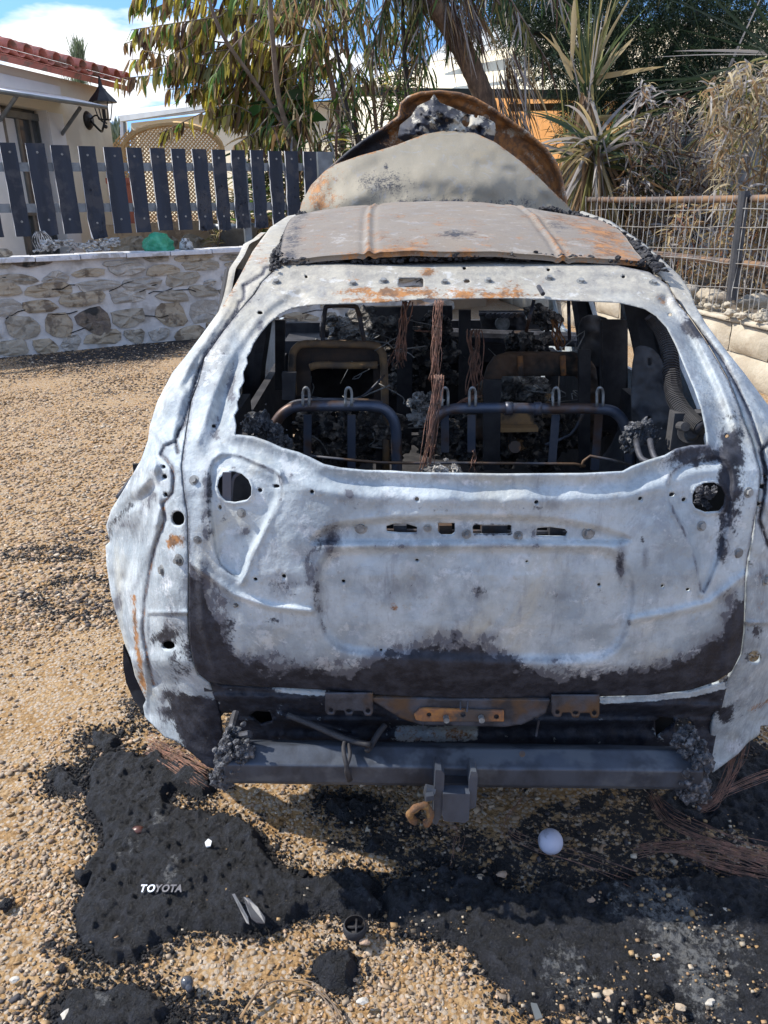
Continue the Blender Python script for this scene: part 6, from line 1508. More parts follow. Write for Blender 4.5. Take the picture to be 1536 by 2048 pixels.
for fi, f in enumerate(fr):
    Y = 12.9 + g.uniform(0, 1.6); P3 = smooth_line([P(x, y, Y + i * g.uniform(-.25, .1)) for i, (x, y) in enumerate(f)], 8)
    tw.tube(P3, [.012 * (1 - .8 * i / len(P3)) + .003 for i in range(len(P3))], 5)
    lenf = sum(np.linalg.norm(P3[i + 1] - P3[i]) for i in range(len(P3) - 1)); N = int(lenf / .021)
    base = [((.36,.33,.09), 3), (BRN, 2), (YEL, 1.7), (GRN, 1.2), (DBR, 1.0), (STR, 1.4)]
    if fi in (2, 4): base = [(DBR, 3), (BRN, 2), (YEL, 1.5), (OLV, 1)]
    for i in range(N):
        t = g.uniform(.05, 1) * (len(P3) - 1.01); k = int(t); p = P3[k] + (P3[k + 1] - P3[k]) * (t - k); ax = P3[min(k + 1, len(P3) - 1)] - P3[k]; ax = ax / np.linalg.norm(ax)
        d_ = ax * .35 + np.array([g.normal(0, .25), g.normal(0, .3), -1.0])
        p0s.append(p); drs.append(d_); Ls.append(g.uniform(.16, .33) * (1.15 if k < len(P3) - 6 else .85)); ws.append(g.uniform(.035, .075))
    cols.append(pick([b[0] for b in base], [b[1] for b in base], N, g, .35))
stuff(tw.build('branches', M_TWIG, T1, True))
o = blades('hanging_leaves', np.array(p0s), np.array(drs), np.array(Ls), np.array(ws), np.vstack(cols), T1, .1, 5, .45, curl=.25); stuff(o)

# clump of tall thin stems with strappy hanging foliage
T2 = empty('tall_stemmed_tree', P(775, 440, 11) * [1, 1, 0] + [0, 0, .0], 'clump of tall thin pinkish stems with drooping strap leaves behind the hood', 'tree')
stems(T2, [([(700,420,13.2),(692,330,13.2),(680,250,13.2),(660,150,13.1),(640,60,13.0),(612,-60,12.9)], .055), ([(730,420,13.6),(716,300,13.6),(705,180,13.5),(690,60,13.4),(684,-60,13.2)], .04), ([(770,420,13.2),(752,250,13.2),(742,150,13.2),(722,50,13.2),(712,-60,13.2)], .034), ([(640,420,14.2),(600,300,14.2),(582,200,14.2),(555,110,14.2),(520,20,14.2)], .045), ([(660,430,14.4),(640,330,14.4),(600,230,14.4),(570,180,14.4)], .03)], M_STEM)
stems(T2, [([(740,420,12.8),(722,290,12.8),(700,240,12.8),(680,140,12.8),(668,60,12.8)], .035), ([(812,300,12.6),(814,200,12.6),(808,100,12.6),(803,-40,12.6)], .045)], M_CHARB, 'charred_stem')
N = 2100; g = np.random.default_rng(12)
x = g.uniform(520, 880, N); y = g.uniform(-60, 330, N) ; k = fbm(x / 40, y / 55, 0, 7, 3); keep = (k > .46) & ~((y > 150) & (y < 210) & (x < 680) & (x > 600) & (k < .56)); x, y = x[keep], y[keep]
Y = g.uniform(12.4, 14.4, len(x)); p = P(x, y, Y); N = len(x)
d_ = np.stack([g.normal(0, .45, N), g.normal(0, .4, N), -1 + .5 * g.random(N)], 1)
stuff(blades('strap_leaves', p, d_, g.uniform(.2, .5, N), g.uniform(.02, .045, N), pick([OLV, GRN, BRN, DGR, DBR, STR, GRY], [3, 2.4, 2.2, 2, 1.5, 1, 1], N, g, .35), T2, .3, 5, .35, curl=.22, seed=3))
tw = MB()
for i in range(70):
    a, b = g.uniform(560, 870), g.uniform(-20, 300); Yy = g.uniform(12.5, 14); tw.tube(smooth_line([P(a, b, Yy), P(a + g.uniform(-40, 40), b + g.uniform(10, 50), Yy), P(a + g.uniform(-60, 60), b + g.uniform(30, 110), Yy)], 3), .006, 4)
stuff(tw.build('twigs', M_TWIG, T2, True))
# green cane-like plants behind the fence
def cane(nm, label, cx0, base, top, Y, n_, spread, colr, seed, Lr=(.35, .75), wr=(.03, .055), group=None):
    g = np.random.default_rng(seed); b = P(cx0, base, Y); o = empty(nm, b, label, 'plant', group); p0, d0 = [], []
    tops = P(cx0, top, Y)[2]
    m = MB()
    for i in range(max(3, n_ // 26)):
        bx = b + np.array([g.normal(0, spread * .3), g.normal(0, .2), 0]); tpz = b[2] + (tops - b[2]) * g.uniform(.6, 1); tp_ = np.array([bx[0] + g.normal(0, spread * .35), bx[1] + g.normal(0, .2), tpz])
        m.tube([bx, (bx + tp_) / 2 + [g.normal(0, .04), 0, 0], tp_], [.016, .013, .008], 6)
        for j in range(26): t = g.uniform(.2, 1); p0.append(bx + (tp_ - bx) * t); d0.append([g.normal(0, 1), g.normal(0, .7), g.uniform(.2, 1.3)])
    m.build('stem', M_TWIG, o, True); N = len(p0)
    stuff(blades('leaves', np.array(p0), np.array(d0), g.uniform(*Lr, N), g.uniform(*wr, N), pick(*colr, N, g, .3), o, .55, 6, .3, seed=seed)); return o
CG = ([GRN, DGR, OLV, YEL, STR, BRN], [4, 2.5, 2, .7, 1, .8])
cane('cane_plant', 'broad-leaved green plant left of the pinkish stems above the fence', 530, 470, 240, 13.7, 150, .35, CG, 1)
cane('cane_plant', 'green strap-leaved plant just above the last planks of the fence', 615, 470, 280, 13.6, 130, .35, CG, 2)
cane('cane_plant', 'narrow-leaved green plant touching the left shoulder of the raised hood', 690, 420, 210, 13.2, 170, .35, CG, 3, (.25, .55), (.02, .035))
cane('cane_plant', 'bright green narrow-leaved plant behind the hood peak', 800, 330, 120, 13.0, 260, .6, CG, 4, (.25, .5), (.016, .03))
cane('cane_plant', 'drooping striped plant in the middle of the picket fence', 500, 500, 310, 12.9, 110, .45, ([OLV, STR, GRN, BRN], [3, 3, 2, 2]), 5, (.3, .6), (.02, .035))
cane('cane_plant', 'low leafy plant behind the coping next to the car roof', 560, 500, 380, 13.2, 120, .5, CG, 6, (.2, .45), (.02, .04))
cane('cane_plant', 'tangle of dry stalks at the base of the fence beside the pot', 440, 500, 440, 12.3, 60, .5, ([STR, OLV, BRN], [2, 2, 2]), 7, (.15, .3), (.01, .02))
# broad dark leaves
g = np.random.default_rng(31); N = 46; x = g.normal(575, 30, N); y = g.normal(225, 30, N); p = P(x, y, g.uniform(13, 13.6, N))
bo = empty('broadleaf_shrub', P(575, 440, 13.3), 'shrub with wide dark green leaves behind the wilted tree', 'shrub'); m = MB(); m.tube([P(575, 440, 13.3), P(570, 300, 13.3), P(575, 200, 13.3)], [.03, .02, .01], 6); m.build('stem', M_TWIG, bo)
stuff(blades('leaves', p, np.stack([g.normal(0, 1, N), g.normal(0, .3, N), g.normal(0, .6, N)], 1), g.uniform(.3, .5, N), g.uniform(.12, .2, N), pick([DGR, (.05,.13,.03)], [1, 1], N, g), bo, .2, 5, .2, seed=4))

# leaning palm
PT = empty('leaning_palm', P(1010, 430, 13) * [1, 1, 0] + [0, 0, .6], 'palm with a leaning brown trunk and hanging grey dead fronds', 'palm')
pk = smooth_line([P(x, y, Y) for x, y, Y in ((1020,430,13),(988,300,13),(975,220,13),(945,140,12.9),(905,60,12.8),(870,10,12.7),(820,-60,12.6))], 10)
m = MB(); m.tube(pk, [.15 * (1 + .05 * (i % 3 == 0)) for i in range(len(pk))], 14); m.build('trunk', M_PALM, PT, True)
g = np.random.default_rng(17); N = 230; t = g.uniform(.30, 1, N) ** 1.3 * (len(pk) - 8); bp = np.array([pk[int(a)] for a in t]) + np.stack([g.uniform(.05, .32, N), g.uniform(-.3, .1, N), g.uniform(-.1, .3, N)], 1)
sel = g.random(N) < .6
hang = P(np.where(sel, 985 + .45 * (g.uniform(90, 230, N) - 90) + g.uniform(-6, 22, N), g.uniform(880, 960, N)), np.where(sel, g.uniform(90, 230, N), g.uniform(-40, 20, N)), 12.6)
N = len(hang); d_ = np.stack([g.normal(.38, .2, N), g.normal(0, .2, N), -np.ones(N)], 1)
stuff(blades('dead_fronds', hang, d_, g.uniform(.4, 1.0, N), g.uniform(.012, .03, N), pick([GRY, STR, BRN, DBR], [3, 1.2, 2, 2], N, g, .3), PT, .05, 5, .3, curl=.06, seed=6))
# crown fronds arching over the top of the picture
p0, d0, Lx = [], [], []
tw = MB()
for i, (x1, y1) in enumerate(((640,-20),(700,40),(760,70),(820,80),(1060,60),(1100,130),(960,90),(900,100),(1150,20),(560,30),(740,110),(840,130),(1000,10))):
    A = P(850, -50, 12.7); Bq = P(x1, y1, 12.2 + .1 * i % 1); mid_ = (A + Bq) / 2 + np.array([0, 0, .5]); L = smooth_line([A, mid_, Bq], 16); tw.tube(L, .014, 5)
    for q_ in range(2, len(L) - 1):
        for s_ in (-1, 1, 0): p0.append(L[q_]); d0.append([g.normal(0, .35) + .1 * s_, s_ * .5, -1]); Lx.append(g.uniform(.25, .55))
stuff(tw.build('frond_ribs', M_TWIG, PT, True)); N = len(p0)
stuff(blades('fronds', np.array(p0), np.array(d0), np.array(Lx), .028, pick([DGR, OLV, DBR, GRY], [2, 2, 1, 1], N, g, .3), PT, .1, 5, .3, seed=9))

# dark conifer behind, upper right
CO = empty('dark_conifer', P(1250, 430, 15) * [1, 1, 0] + [0, 0, .6], 'large dark green conifer filling the upper right behind the yuccas', 'tree')
stems(CO, [([(1290,450,15.5),(1270,250,15.5),(1240,100,15.5),(1200,-80,15.5)], .14), ([(1275,260,15.4),(1330,120,15.2),(1400,20,15)], .07), ([(1260,200,15.4),(1180,120,15),(1060,60,14.6),(980,40,14.5)], .06), ([(1270,300,15.5),(1350,220,15.2),(1420,160,15)], .06)], M_CHARB, 'trunk')
g = np.random.default_rng(23); K = 8000
x = g.uniform(1010, 1560, K); y = g.uniform(-80, 420, K); dens = fbm(x / 60, y / 50, 0, 55, 3)
lim = np.interp(x, [1010, 1060, 1110, 1160, 1250, 1400, 1560], [80, 110, 150, 420, 420, 420, 420])
keep = (dens > .30) & (y < lim + 20 * np.sin(x / 14)); x, y = x[keep], y[keep]
x = np.concatenate([x, g.uniform(900, 1080, 170)]); y = np.concatenate([y, -10 + np.abs(g.normal(0, 48, 170))])
K = len(x); c0_ = P(x, y, g.uniform(13.9, 16.5, K)); ax = np.stack([g.normal(0, .8, K), g.normal(0, .5, K), -.5 + g.normal(0, .5, K)], 1); ax /= np.linalg.norm(ax, axis=1)[:, None]
J = 13; tt = g.uniform(0, .38, (K, J, 1)); p = (c0_[:, None] + ax[:, None] * tt).reshape(-1, 3) + g.normal(0, .015, (K * J, 3)); d_ = (ax[:, None] * .8 + g.normal(0, .75, (K, J, 3))).reshape(-1, 3)
shade = np.repeat(pick([(.022,.045,.022), (.035,.06,.03), (.016,.030,.018), (.07,.09,.04)], [3, 2, 2, .6], K, g, .4), J, 0)
stuff(blades('needles', p, d_, g.uniform(.07, .18, len(p)), .034, shade, CO, .15, 1, .2, seed=11))

# yuccas and sword-leaved plants
def sword(nm, label, c, Y, n_, L, w_, pal, seed, dn=.4, up=(.1, 1.2), sprx=1.0, trunk=None, droop=.25, group=None):
    g = np.random.default_rng(seed); cc_ = P(c[0], c[1], Y); o = empty(nm, cc_ * [1, 1, 0] + [0, 0, .6], label, 'yucca', group)
    if trunk: m = MB(); m.tube([P(trunk[0], trunk[1], Y), cc_], [.10, .08], 10); m.build('trunk', M_PALM, o, True)
    a = g.uniform(0, 6.283, n_); el = g.uniform(*up, n_); d_ = np.stack([np.cos(a) * np.cos(el) * sprx, np.sin(a) * np.cos(el) * .8, np.sin(el)], 1)
    dwn = g.random(n_) < dn; d_[dwn, 2] = -g.uniform(.6, 2.2, dwn.sum())
    p = cc_ + d_ * .05 + np.stack([g.normal(0, .04, n_), g.normal(0, .04, n_), g.uniform(-.25, .15, n_)], 1)
    blades('sword_leaves', p, d_, g.uniform(L * .6, L * 1.1, n_), w_, np.where(dwn[:, None], pick([STR, GRY, BRN, OLV], [1.6, 3, 2, 2], n_, g), pick(*pal, n_, g)), o, droop, 7, .25, wp=lambda t: max(.04, (1 - t) ** .6 * min(1, .5 + 3 * t)), seed=seed)['kind'] = 'stuff'
    return o
YG = ([(.08,.11,.05), OLV, STR, (.05,.085,.05), GRY], [2, 2.4, 1.8, 2, 1.4])
sword('yucca', 'tallest yucca with dry tan leaves hanging right of the orange wall', (1175, 190), 12.1, 130, 1.40, 0.057, YG, 1, .5, (.5, 1.5), .5, (1195, 420), .15)
sword('yucca', 'yucca with folded yellow leaves low beside the mesh fence end', (1190, 300), 11.8, 230, 1.27, 0.057, YG, 2, .6, (-.1, 1.0), 1.0, (1200, 430), .3)
sword('yucca', 'dark blue-green yucca whose blades fan out above the rail', (1255, 340), 12.4, 210, 1.27, 0.064, ([(.06,.09,.07), (.10,.12,.08), STR], [3, 2, .7]), 3, .35, (-.3, .9), 1.2, (1250, 440), .4)
sword('yucca', 'narrow upright yucca in front of the dark conifer', (1135, 300), 12.9, 26, 1.14, 0.044, YG, 4, .4, (.2, 1.4), .6, (1130, 430), .2)
sword('yucca', 'spiky fan palm leaves poking in at the upper right edge', (1560, 120), 13.0, 120, 2.16, 0.051, ([(.035,.055,.03), (.06,.08,.045), GRY], [3, 2, .6]), 5, .3, (-.9, .9), 1.5, None, .05)
sword('yucca', 'dark spiky fronds spreading under the conifer at the right', (1440, 190), 13.7, 90, 1.78, 0.038, ([(.035,.055,.03), (.06,.08,.045), GRY], [3, 2, .6]), 6, .5, (-.3, 1.2), 1.2, None, .05)
# bent yellow blades seen clearly
g = np.random.default_rng(3)
bl = [((1190,155),(1330,128)), ((1195,240),(1275,225)), ((1195,235),(1285,243)), ((1185,275),(1255,300)), ((1200,150),(1270,70)), ((1195,170),(1240,80)), ((1145,160),(1100,60)), ((1150,0),(1142,150)), ((1180,120),(1190,230))]
bs = P(np.array([a[0][0] for a in bl]), np.array([a[0][1] for a in bl]), 11.9); be_ = P(np.array([a[1][0] for a in bl]), np.array([a[1][1] for a in bl]), 11.9)
o = blades('yucca_blades', bs, be_ - bs, np.linalg.norm(be_ - bs, axis=1), .095, pick([STR, (.42,.36,.16)], [1, 1], len(bl), g, .1), None, .03, 6, .25, wp=lambda t: max(.03, (1 - t) ** .5 * min(1, .5 + 3 * t)), seed=2)
tag(o, 'few bent straw-yellow blades standing out before the dark conifer', 'leaves', kind='stuff')

# burnt shrub (grey-brown curled leaves) and dry oleander
def shrub(nm, label, poly, Y, N, pal, seed, L=(.10, .25), w_=(.014, .036), mat=M_TWIG, nst=10, basey=600, down=.3):
    g = np.random.default_rng(seed); pl = np.asarray(poly, float); lo, hi = pl.min(0), pl.max(0)
    c = pl.mean(0); o = empty(nm, P(c[0], basey, Y) * [1, 1, 0] + [0, 0, .7], label, 'shrub'); xs, ys = [], []
    while len(xs) < N:
        x = g.uniform(lo[0], hi[0], 4000); y = g.uniform(lo[1], hi[1], 4000); k = inpoly(x, y, pl) & (fbm(x / 22, y / 22, 0, seed + 4, 3) > .42); xs += list(x[k]); ys += list(y[k])
    x, y = np.array(xs[:N]), np.array(ys[:N]); p = P(x, y, Y + g.uniform(-.45, .45, N)); a = g.normal(0, 1, (N, 3)); a[:, 2] -= down
    stuff(blades('leaves', p, a, g.uniform(*L, N), g.uniform(*w_, N), pick(*pal, N, g, .35), o, .35, 4, .5, curl=.35, seed=seed))
    for i in range(nst):
        m = MB(); tx, ty = x[i * 7], y[i * 7]; b = P(c[0] + g.normal(0, 25), basey, Y); tp_ = P(tx, ty, Y + g.uniform(-.3, .3)); m.tube(smooth_line([b, (b + tp_) / 2 + [g.normal(0, .08), 0, .05], tp_], 3), [.014, .012, .011, .009, .008, .006, .005], 5); m.build('branch', mat, o)
    return o
shrub('burnt_shrub', 'grey-brown burnt shrub with curled dead leaves above the mesh fence', [(1250,290),(1280,170),(1310,165),(1350,180),(1380,200),(1420,250),(1440,330),(1450,400),(1420,460),(1330,470),(1270,440),(1240,380)], 11.6, 1900, ([GRY, BRN, DBR, STR], [4, 1.3, 1.8, 1]), 5, mat=M_CHARB)
shrub('dry_oleander', 'tall dry straw-coloured shrub leaning over the right edge', [(1400,200),(1430,140),(1480,125),(1560,110),(1700,120),(1700,440),(1530,460),(1440,420),(1420,340),(1430,270)], 10.4, 2100, ([(.46,.39,.26), GRY, OLV, BRN, (.40,.30,.16)], [3, 2.6, .7, 1.8, 2]), 9, (.13, .27), (.017, .036))
shrub('burnt_shrub', 'dead twiggy shrub behind the wire mesh near the black post', [(1350,400),(1600,390),(1600,590),(1480,590),(1380,560),(1330,500)], 10.4, 900, ([BRN, STR, GRY, (.22,.10,.06)], [2.4, 2, 1.6, .8]), 13, nst=14)
shrub('withered_bush', 'withered grey foliage behind the mesh close to the car roof', [(1150,400),(1350,400),(1360,520),(1300,540),(1240,470),(1160,440)], 12.9, 800, ([GRY, (.14,.16,.10), BRN, STR], [3, 1.5, 1.5, 1]), 17, nst=8)
# heap of dead fronds on the far terrace
g = np.random.default_rng(41); N = 260; x = g.uniform(1130, 1480, N); y = g.uniform(440, 560, N); p = P(x, y, g.uniform(12, 13.2, N))
o = blades('dead_frond_litter', p, np.stack([g.normal(0, 1, N), g.normal(0, .5, N), g.normal(0, .4, N)], 1), g.uniform(.3, .7, N), .02, pick([GRY, STR, (.13,.17,.10), BRN], [3, 1.4, 1.5, 1], N, g), None, .2, 4, .3, seed=19); tag(o, 'litter of dead palm fronds lying behind the mesh fence', 'leaf litter', kind='stuff')
# small far trees beside the house
for (x, y, t, lab, nn_) in ((158, 200, 100, 'thin feathery cypress tip behind the tiled roof', 900), (232, 330, 262, 'small distant green tree between house and trellis', 200)):
    g = np.random.default_rng(int(x)); a = P(x, y, 24); tp_ = P(x, t, 24); o = empty('cypress' if x < 200 else 'distant_tree', a * [1, 1, 0] + [0, 0, .9], lab, 'tree'); m = MB(); m.tube([P(x, y + 60, 24), tp_], [.12, .02], 6); m.build('trunk', M_TWIG, o)
    tt = g.random(nn_); p = a + (tp_ - a) * tt[:, None] + np.stack([g.normal(0, .13 if x < 200 else .5, nn_) * (1.1 - tt), g.normal(0, .2, nn_), 0 * tt], 1)
    stuff(blades('foliage', p, np.stack([g.normal(0, .22, nn_), g.normal(0, .2, nn_), np.ones(nn_)], 1), g.uniform(.2, .45, nn_), .022 if x < 200 else .06, pick([(.20,.24,.16), (.13,.18,.10)], [1, 1], nn_, g), o, .0, 3, .2, seed=2))
# ------------------------------------------------------------------ SMALL THINGS ON THE GROUND
def on(px, py, h=0.0): p = G(px, py, .02); return p + np.array([0, 0, h])
# plastic ball
bp_ = G(1099, 1706, .0); m = MB(); m.ico(bp_ + [0, 0, .044], .036, 4, 0)
o = m.build('ball', pm('milky_white_plastic', (.55, .55, .64), (.48, .48, .58), 4, .5, bump=.05, c3=(.25, .25, .30), sc3=14), None, True); tag(o, 'small milky white ball lying on the sooty gravel below the tow beam', 'ball')
# raised metal letters
BA = empty('metal_lettering', on(322, 1787), 'row of raised metal capital letters reading TOYOTA lying on the black crust', 'badge')
M_CHR = pm('bright_metal_letter', (.75, .76, .78), (.6, .6, .62), 20, .25, .9, bump=.1); M_CHD = pm('tarnished_metal_letter', (.10, .10, .115), (.06, .06, .07), 20, .45, .5, bump=.2)
lw = (G(366, 1790) - G(282, 1787)); lw[2] = 0
for i, ch in enumerate('TOYOTA'):
    fc = bpy.data.curves.new('letter', 'FONT'); fc.body = ch; fc.size = .0265; fc.extrude = .002; fc.offset = .0006; fc.shear = .12; fc.bevel_depth = .0006
    tmp = bpy.data.objects.new('tmp', fc); COL.objects.link(tmp); dg = bpy.context.evaluated_depsgraph_get(); me = bpy.data.meshes.new_from_object(tmp.evaluated_get(dg)); bpy.data.objects.remove(tmp); me.materials.clear()
    x0 = [281, 295, 311, 324, 340, 352][i]; c = on(x0, 1795, .020)
    o = link_mesh('letter', me, M_CHR if i < 2 else M_CHD, BA, False)
    o.location = Vector(c - wloc(BA)); o.rotation_euler = (R(22), R(-2), R(-2)); o.scale = (.98, 1, 1)
    if i < 2: o['label'] = 'bright silvery letter'
    else: o['label'] = 'tarnished dark letter'
def shard(name, pts, th, h, mat, label, cat='shard', bend=.006):
    m = MB(); a = [on(x, y, h + bend * math.sin(i * 1.3)) for i, (x, y) in enumerate(pts)]; m.prism(a, (0, 0, th)); return tag(m.build(name, mat), label, cat)
M_GP = pm('grey_plastic_shard', (.10, .105, .115), (.07, .07, .08), 20, .5, bump=.3)
shard('plastic_shard', [(489,1812),(500,1818),(518,1835),(532,1852),(531,1862),(516,1864),(505,1858),(497,1838)], .004, .030, M_GP, 'curved dark grey plastic shard on the right half of the largest crust')
shard('plastic_sliver', [(466,1804),(472,1806),(498,1852),(500,1862),(494,1858),(480,1832)], .003, .026, M_GP, 'thin sliver of grey plastic left of the curved shard')
sh = shard('shell_fragment', [(412,1702),(419,1698),(426,1701),(423,1707),(414,1708)], .004, .03, M_WHR, 'tiny bright white shell fragment on the crust above the lettering', 'shell')
m = MB(); m.ico(on(278, 1672, .022), .014, 2, .15, 2, (1.4, 1, .8)); tag(m.build('brown_nut', pm('glossy_brown_husk', (.09, .035, .025), None, 20, .3, bump=.1), None, True), 'glossy dark brown nut on the upper left of the crust', 'nut')
m = MB(); a = on(710, 1864, .0); m.tube([a, a + [0, 0, .010], a + [0, 0, .026], a + [0, 0, .028]], [.028, .031, .030, .026], 20, cap=False); m.disc(a + [0, 0, .006], (0, 0, 1), .026, .003, 18); m.box(a + [0, 0, .014], (.045, .005, .012)); m.box(a + [.004, 0, .015], (.005, .045, .012)); tag(m.build('lidded_tub', M_BLACK, None, True), 'round black plastic lid between the two big crusts', 'lid')
m = MB(); a = on(375, 1972, .012); m.ico(a, .015, 3, .1, 1, (1, 1, 1.1)); m.tube([a, a + [.012, -.02, 0]], [.011, .008], 10); tag(m.build('light_bulb', pm('smoked_bulb_glass', (.06, .065, .08), (.14, .13, .10), 10, .15, bump=.1), None, True), 'blackened little bulb on gravel near the bottom left crust', 'bulb')
for i, (x, y, r, lab) in enumerate(((12,1812,.016,'black cinder at the left edge level with the lettering'),(168,1757,.02,'black lump at the left rim of the largest crust'),(1320,1976,.014,'dark blue-black cinder between pale stones at the bottom right'),(232,1995,.012,'black cinder above the bottom left crust'),(1410,1575,.018,'cinder lump beneath the strands of wire'))):
    m = MB(); m.ico(on(x, y, r * .3), r, 2, .5, i); tag(m.build('cinder', M_CRUST, None, True), lab, 'cinder')
# pale stones resting on the crusts, one by one
gg = random.Random(14); ST_P = [pm('pale_chip_stone', (.42, .34, .25), (.34, .26, .18), 60, .9, bump=.3, bd=.002), pm('pinkish_chip_stone', (.40, .28, .2), (.34, .24, .17), 60, .9, bump=.3, bd=.002), pm('white_chip_stone', (.50, .47, .42), (.40, .37, .32), 60, .9, bump=.3, bd=.002)]
sx, sy = [], []
for (poly, n_) in ((PATCH_MAIN, 70), (PATCH_RIGHT, 750), ([(430,1570),(700,1570),(1000,1640),(1300,1570),(1536,1600),(1536,1740),(800,1760),(600,1720)], 260)):
    pl_ = np.asarray(poly, float); lo, hi = pl_.min(0), np.minimum(pl_.max(0), [1540, 2050]); c = 0
    while c < n_:
        x, y = gg.uniform(lo[0], hi[0]), gg.uniform(lo[1], hi[1])
        if inpoly(np.array([x]), np.array([y]), pl_)[0] and fbm(x / 60, y / 50, 0, 77, 3) > .44: sx.append(x); sy.append(y); c += 1
gp = G(np.array(sx), np.array(sy), .03)
N = len(gp); v0, f0 = BOXV, BOXF; gr = np.random.default_rng(6)
vv = v0[None] * (1 + gr.uniform(-.38, .3, (N, 8, 3))); sc = np.stack([gr.uniform(.8, 1.4, N), gr.uniform(.7, 1.1, N), gr.uniform(.5, .9, N)], 1); rr = gr.gamma(1.6, .0014, N) + .0014
pts = (vv * sc[:, None] * rr[:, None, None] + (gp + [0, 0, -.004])[:, None]).reshape(-1, 3); fc = (f0[None] + 8 * np.arange(N)[:, None, None]).reshape(-1, 3)
pal = np.array([(.40,.27,.14), (.36,.23,.13), (.44,.38,.30), (.30,.19,.09), (.10,.085,.07), (.05,.045,.045)]); cc = np.repeat(pal[gr.integers(0, 6, N)] * gr.uniform(.6, 1.1, (N, 1)), 8, 0)
o = raw('stray_chips', pts, fc, M_PEB, None, False, {'mask': cc}); tag(o, 'pale stone chips sprinkled over the black melted crusts', 'gravel', kind='stuff')
li = 0
LST = ['pale stone at the left end of the wide right crust', 'pale stone just right of and below the first chips on the wide crust', 'small pinkish stone on the wide crust below the white ball', 'tan stone at the top middle edge of the wide crust', 'pinkish stone touching the tan one at the top edge of the wide crust', 'white stone near the right edge of the photo on the wide crust', 'white stone in the middle of the ash-grey part of the wide crust', 'long tan stone on the lower part of the wide crust', 'pinkish stone just below the long tan one', 'white stone near the bottom right corner', 'tan stone beside the white one near the bottom right corner', 'pinkish stone right beside the round plastic lid', 'white stone right of the fist-sized crust', 'largest white stone, on the crust in the bottom left corner', 'white stone on the gravel at the lower left edge', 'tan stone on gravel left of the largest crust', 'pinkish stone above the left shoulder of the largest crust'] 
for i, (x, y, r, mi) in enumerate(((158,1820+0,.0,0),(370,1672,.012,1),(385,1665,.008,0),(487,1655,.010,1),(290,1667,.008,2),(296,1660,.009,2),(380,1672,.007,1),(305,1815,.012,1),(500,1780,.008,2),(1004,1750,.022,1),(1030,1790,.024,0),(1020,1825,.020,1),(1150,1790,.026,0),(1178,1800,.022,1),(1235,1768,.018,1),(1380,1765,.016,0),(1452,1822,.02,2),(1314,1915,.020,2),(1312,1952,.018,1),(1068,1912,.018,2),(1218,1988,.026,0),(1222,2000,.022,1),(960,1755,.02,0),(1000,1760,.016,1),(1415,2005,.024,2),(1360,2015,.02,0),(1440,1785,.014,1),(1100,1835,.014,2),(120,1400+640,.0,0),(320,1650,.02,2),(360,1795-30,.0,0),(730,1885,.022,1),(725,2003,.022,2),(140,2030,.028,2),(30,1960,.02,2),(100,1670,.018,1),(163,1645,.02,0),(210,1545,.022,1))):
    if r < .0195 or li >= len(LST): continue
    r *= .5
    m = MB(); m.ico(on(x, y, r * .2), r, 1, .55, i * 7, (1.3, .9, .6)); o = m.build('loose_stone', ST_P[mi], None, False)
    tag(o, LST[li], 'stone', 'loose stones on and beside the black crusts'); li += 1
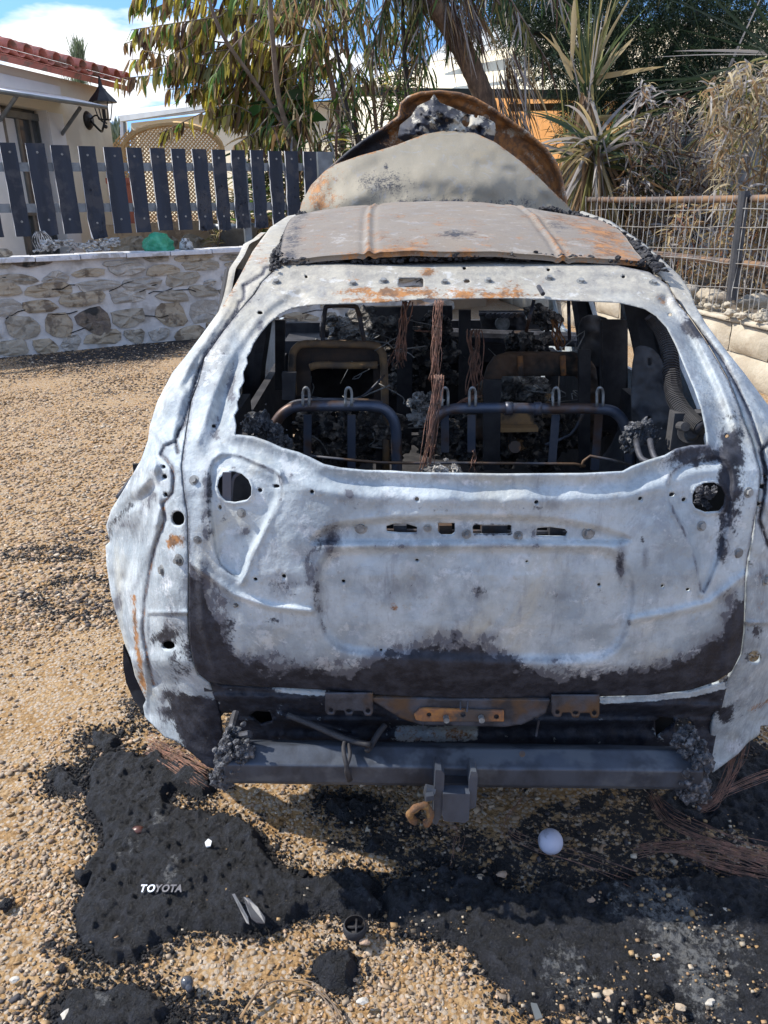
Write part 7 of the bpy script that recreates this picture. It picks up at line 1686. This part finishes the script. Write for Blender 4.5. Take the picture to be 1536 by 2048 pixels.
# copper wire strands at the right, and fine wires
def strands(name, lines, n_, sp, label, seed, mat=M_COPPER, r=.0007):
    g = random.Random(seed); m = MB()
    for (pts) in lines:
        for i in range(n_):
            ox, oy = g.gauss(0, sp * 1.5), g.gauss(0, sp * 1.5); k = []
            for j, q_ in enumerate(pts):
                x, y = q_[0], q_[1]; h_ = q_[2] if len(q_) > 2 else .02; f = .3 + .9 * j / len(pts); p = G(x + ox * f + g.gauss(0, sp * .5), y + oy * f + g.gauss(0, sp * .5), h_ + g.uniform(0, .012)); k.append(p)
            m.tube(smooth_line(k, 4), r, 4)
    return tag(m.build(name, mat, None, True), label, 'wires')
strands('wire_strands', [[(1270,1700,.02),(1340,1690,.03),(1420,1695,.04),(1500,1720,.03),(1580,1750,.02)], [(1300,1590,.02),(1340,1640,.03),(1420,1680,.04),(1500,1710,.03),(1580,1730,.02)], [(1340,1690,.02),(1440,1730,.02),(1560,1755,.02)]], 22, 10, 'fan of thin brown copper wire strands spread over the crust at the right', 1)
strands('wire_strands', [[(1395,1620,.02),(1432,1600,.05),(1455,1560,.09),(1470,1520,.14),(1478,1490,.20)]], 30, 7, 'upright tangle of copper wire hanging from the torn right corner of the car', 2)
strands('wire_strands', [[(1400,1620,.02),(1440,1590,.05),(1500,1560,.06),(1560,1540,.06)]], 12, 5, 'wire branch running off to the right edge beneath the torn corner', 5)
strands('wire_strands', [[(300,1480,.05),(330,1500,.03),(370,1520,.03),(415,1545,.04)], [(300,1500,.03),(340,1520,.03),(400,1560,.03)]], 24, 9, 'tangle of fine brown wires under the rear left corner of the car', 3)
strands('wire_strands', [[(1040,1600,.02),(1010,1660,.03),(1080,1700,.02),(1160,1720,.03),(1260,1760,.02)], [(860,1640,.02),(905,1660,.03),(900,1700,.02)]], 6, 8, 'few stray hair-thin wires on the gravel near the white ball', 4)
strands('dry_twig', [[(480,2040,.02),(520,1985,.03),(560,1965,.02),(620,1975,.02),(660,2010,.02),(680,2050,.02)]], 3, 4, 'dry pale looping twig at the bottom centre edge', 6, M_OCH, .002)
m = MB(); m.hexa([on(1060,2020,.02), on(1072,2022,.02), on(1084,2050,.02), on(1070,2055,.02)], [on(1060,2020,.026), on(1072,2022,.026), on(1084,2050,.026), on(1070,2055,.026)]); tag(m.build('metal_strip', M_ALU), 'short grey metal strip at the bottom edge right of centre', 'strip')
print('objects', len(bpy.data.objects), 'tris', sum(len(o.data.loop_triangles) if False else len(o.data.polygons) for o in bpy.data.objects if o.type=='MESH'))
_t = 0
for _m in bpy.data.meshes:
    if _m.users: _t += sum(max(1, p_ - 2) for p_ in [len(_m.loops) // max(1, len(_m.polygons))]) * len(_m.polygons) if len(_m.polygons) else 0
print('TRIS', _t, W0, W1)
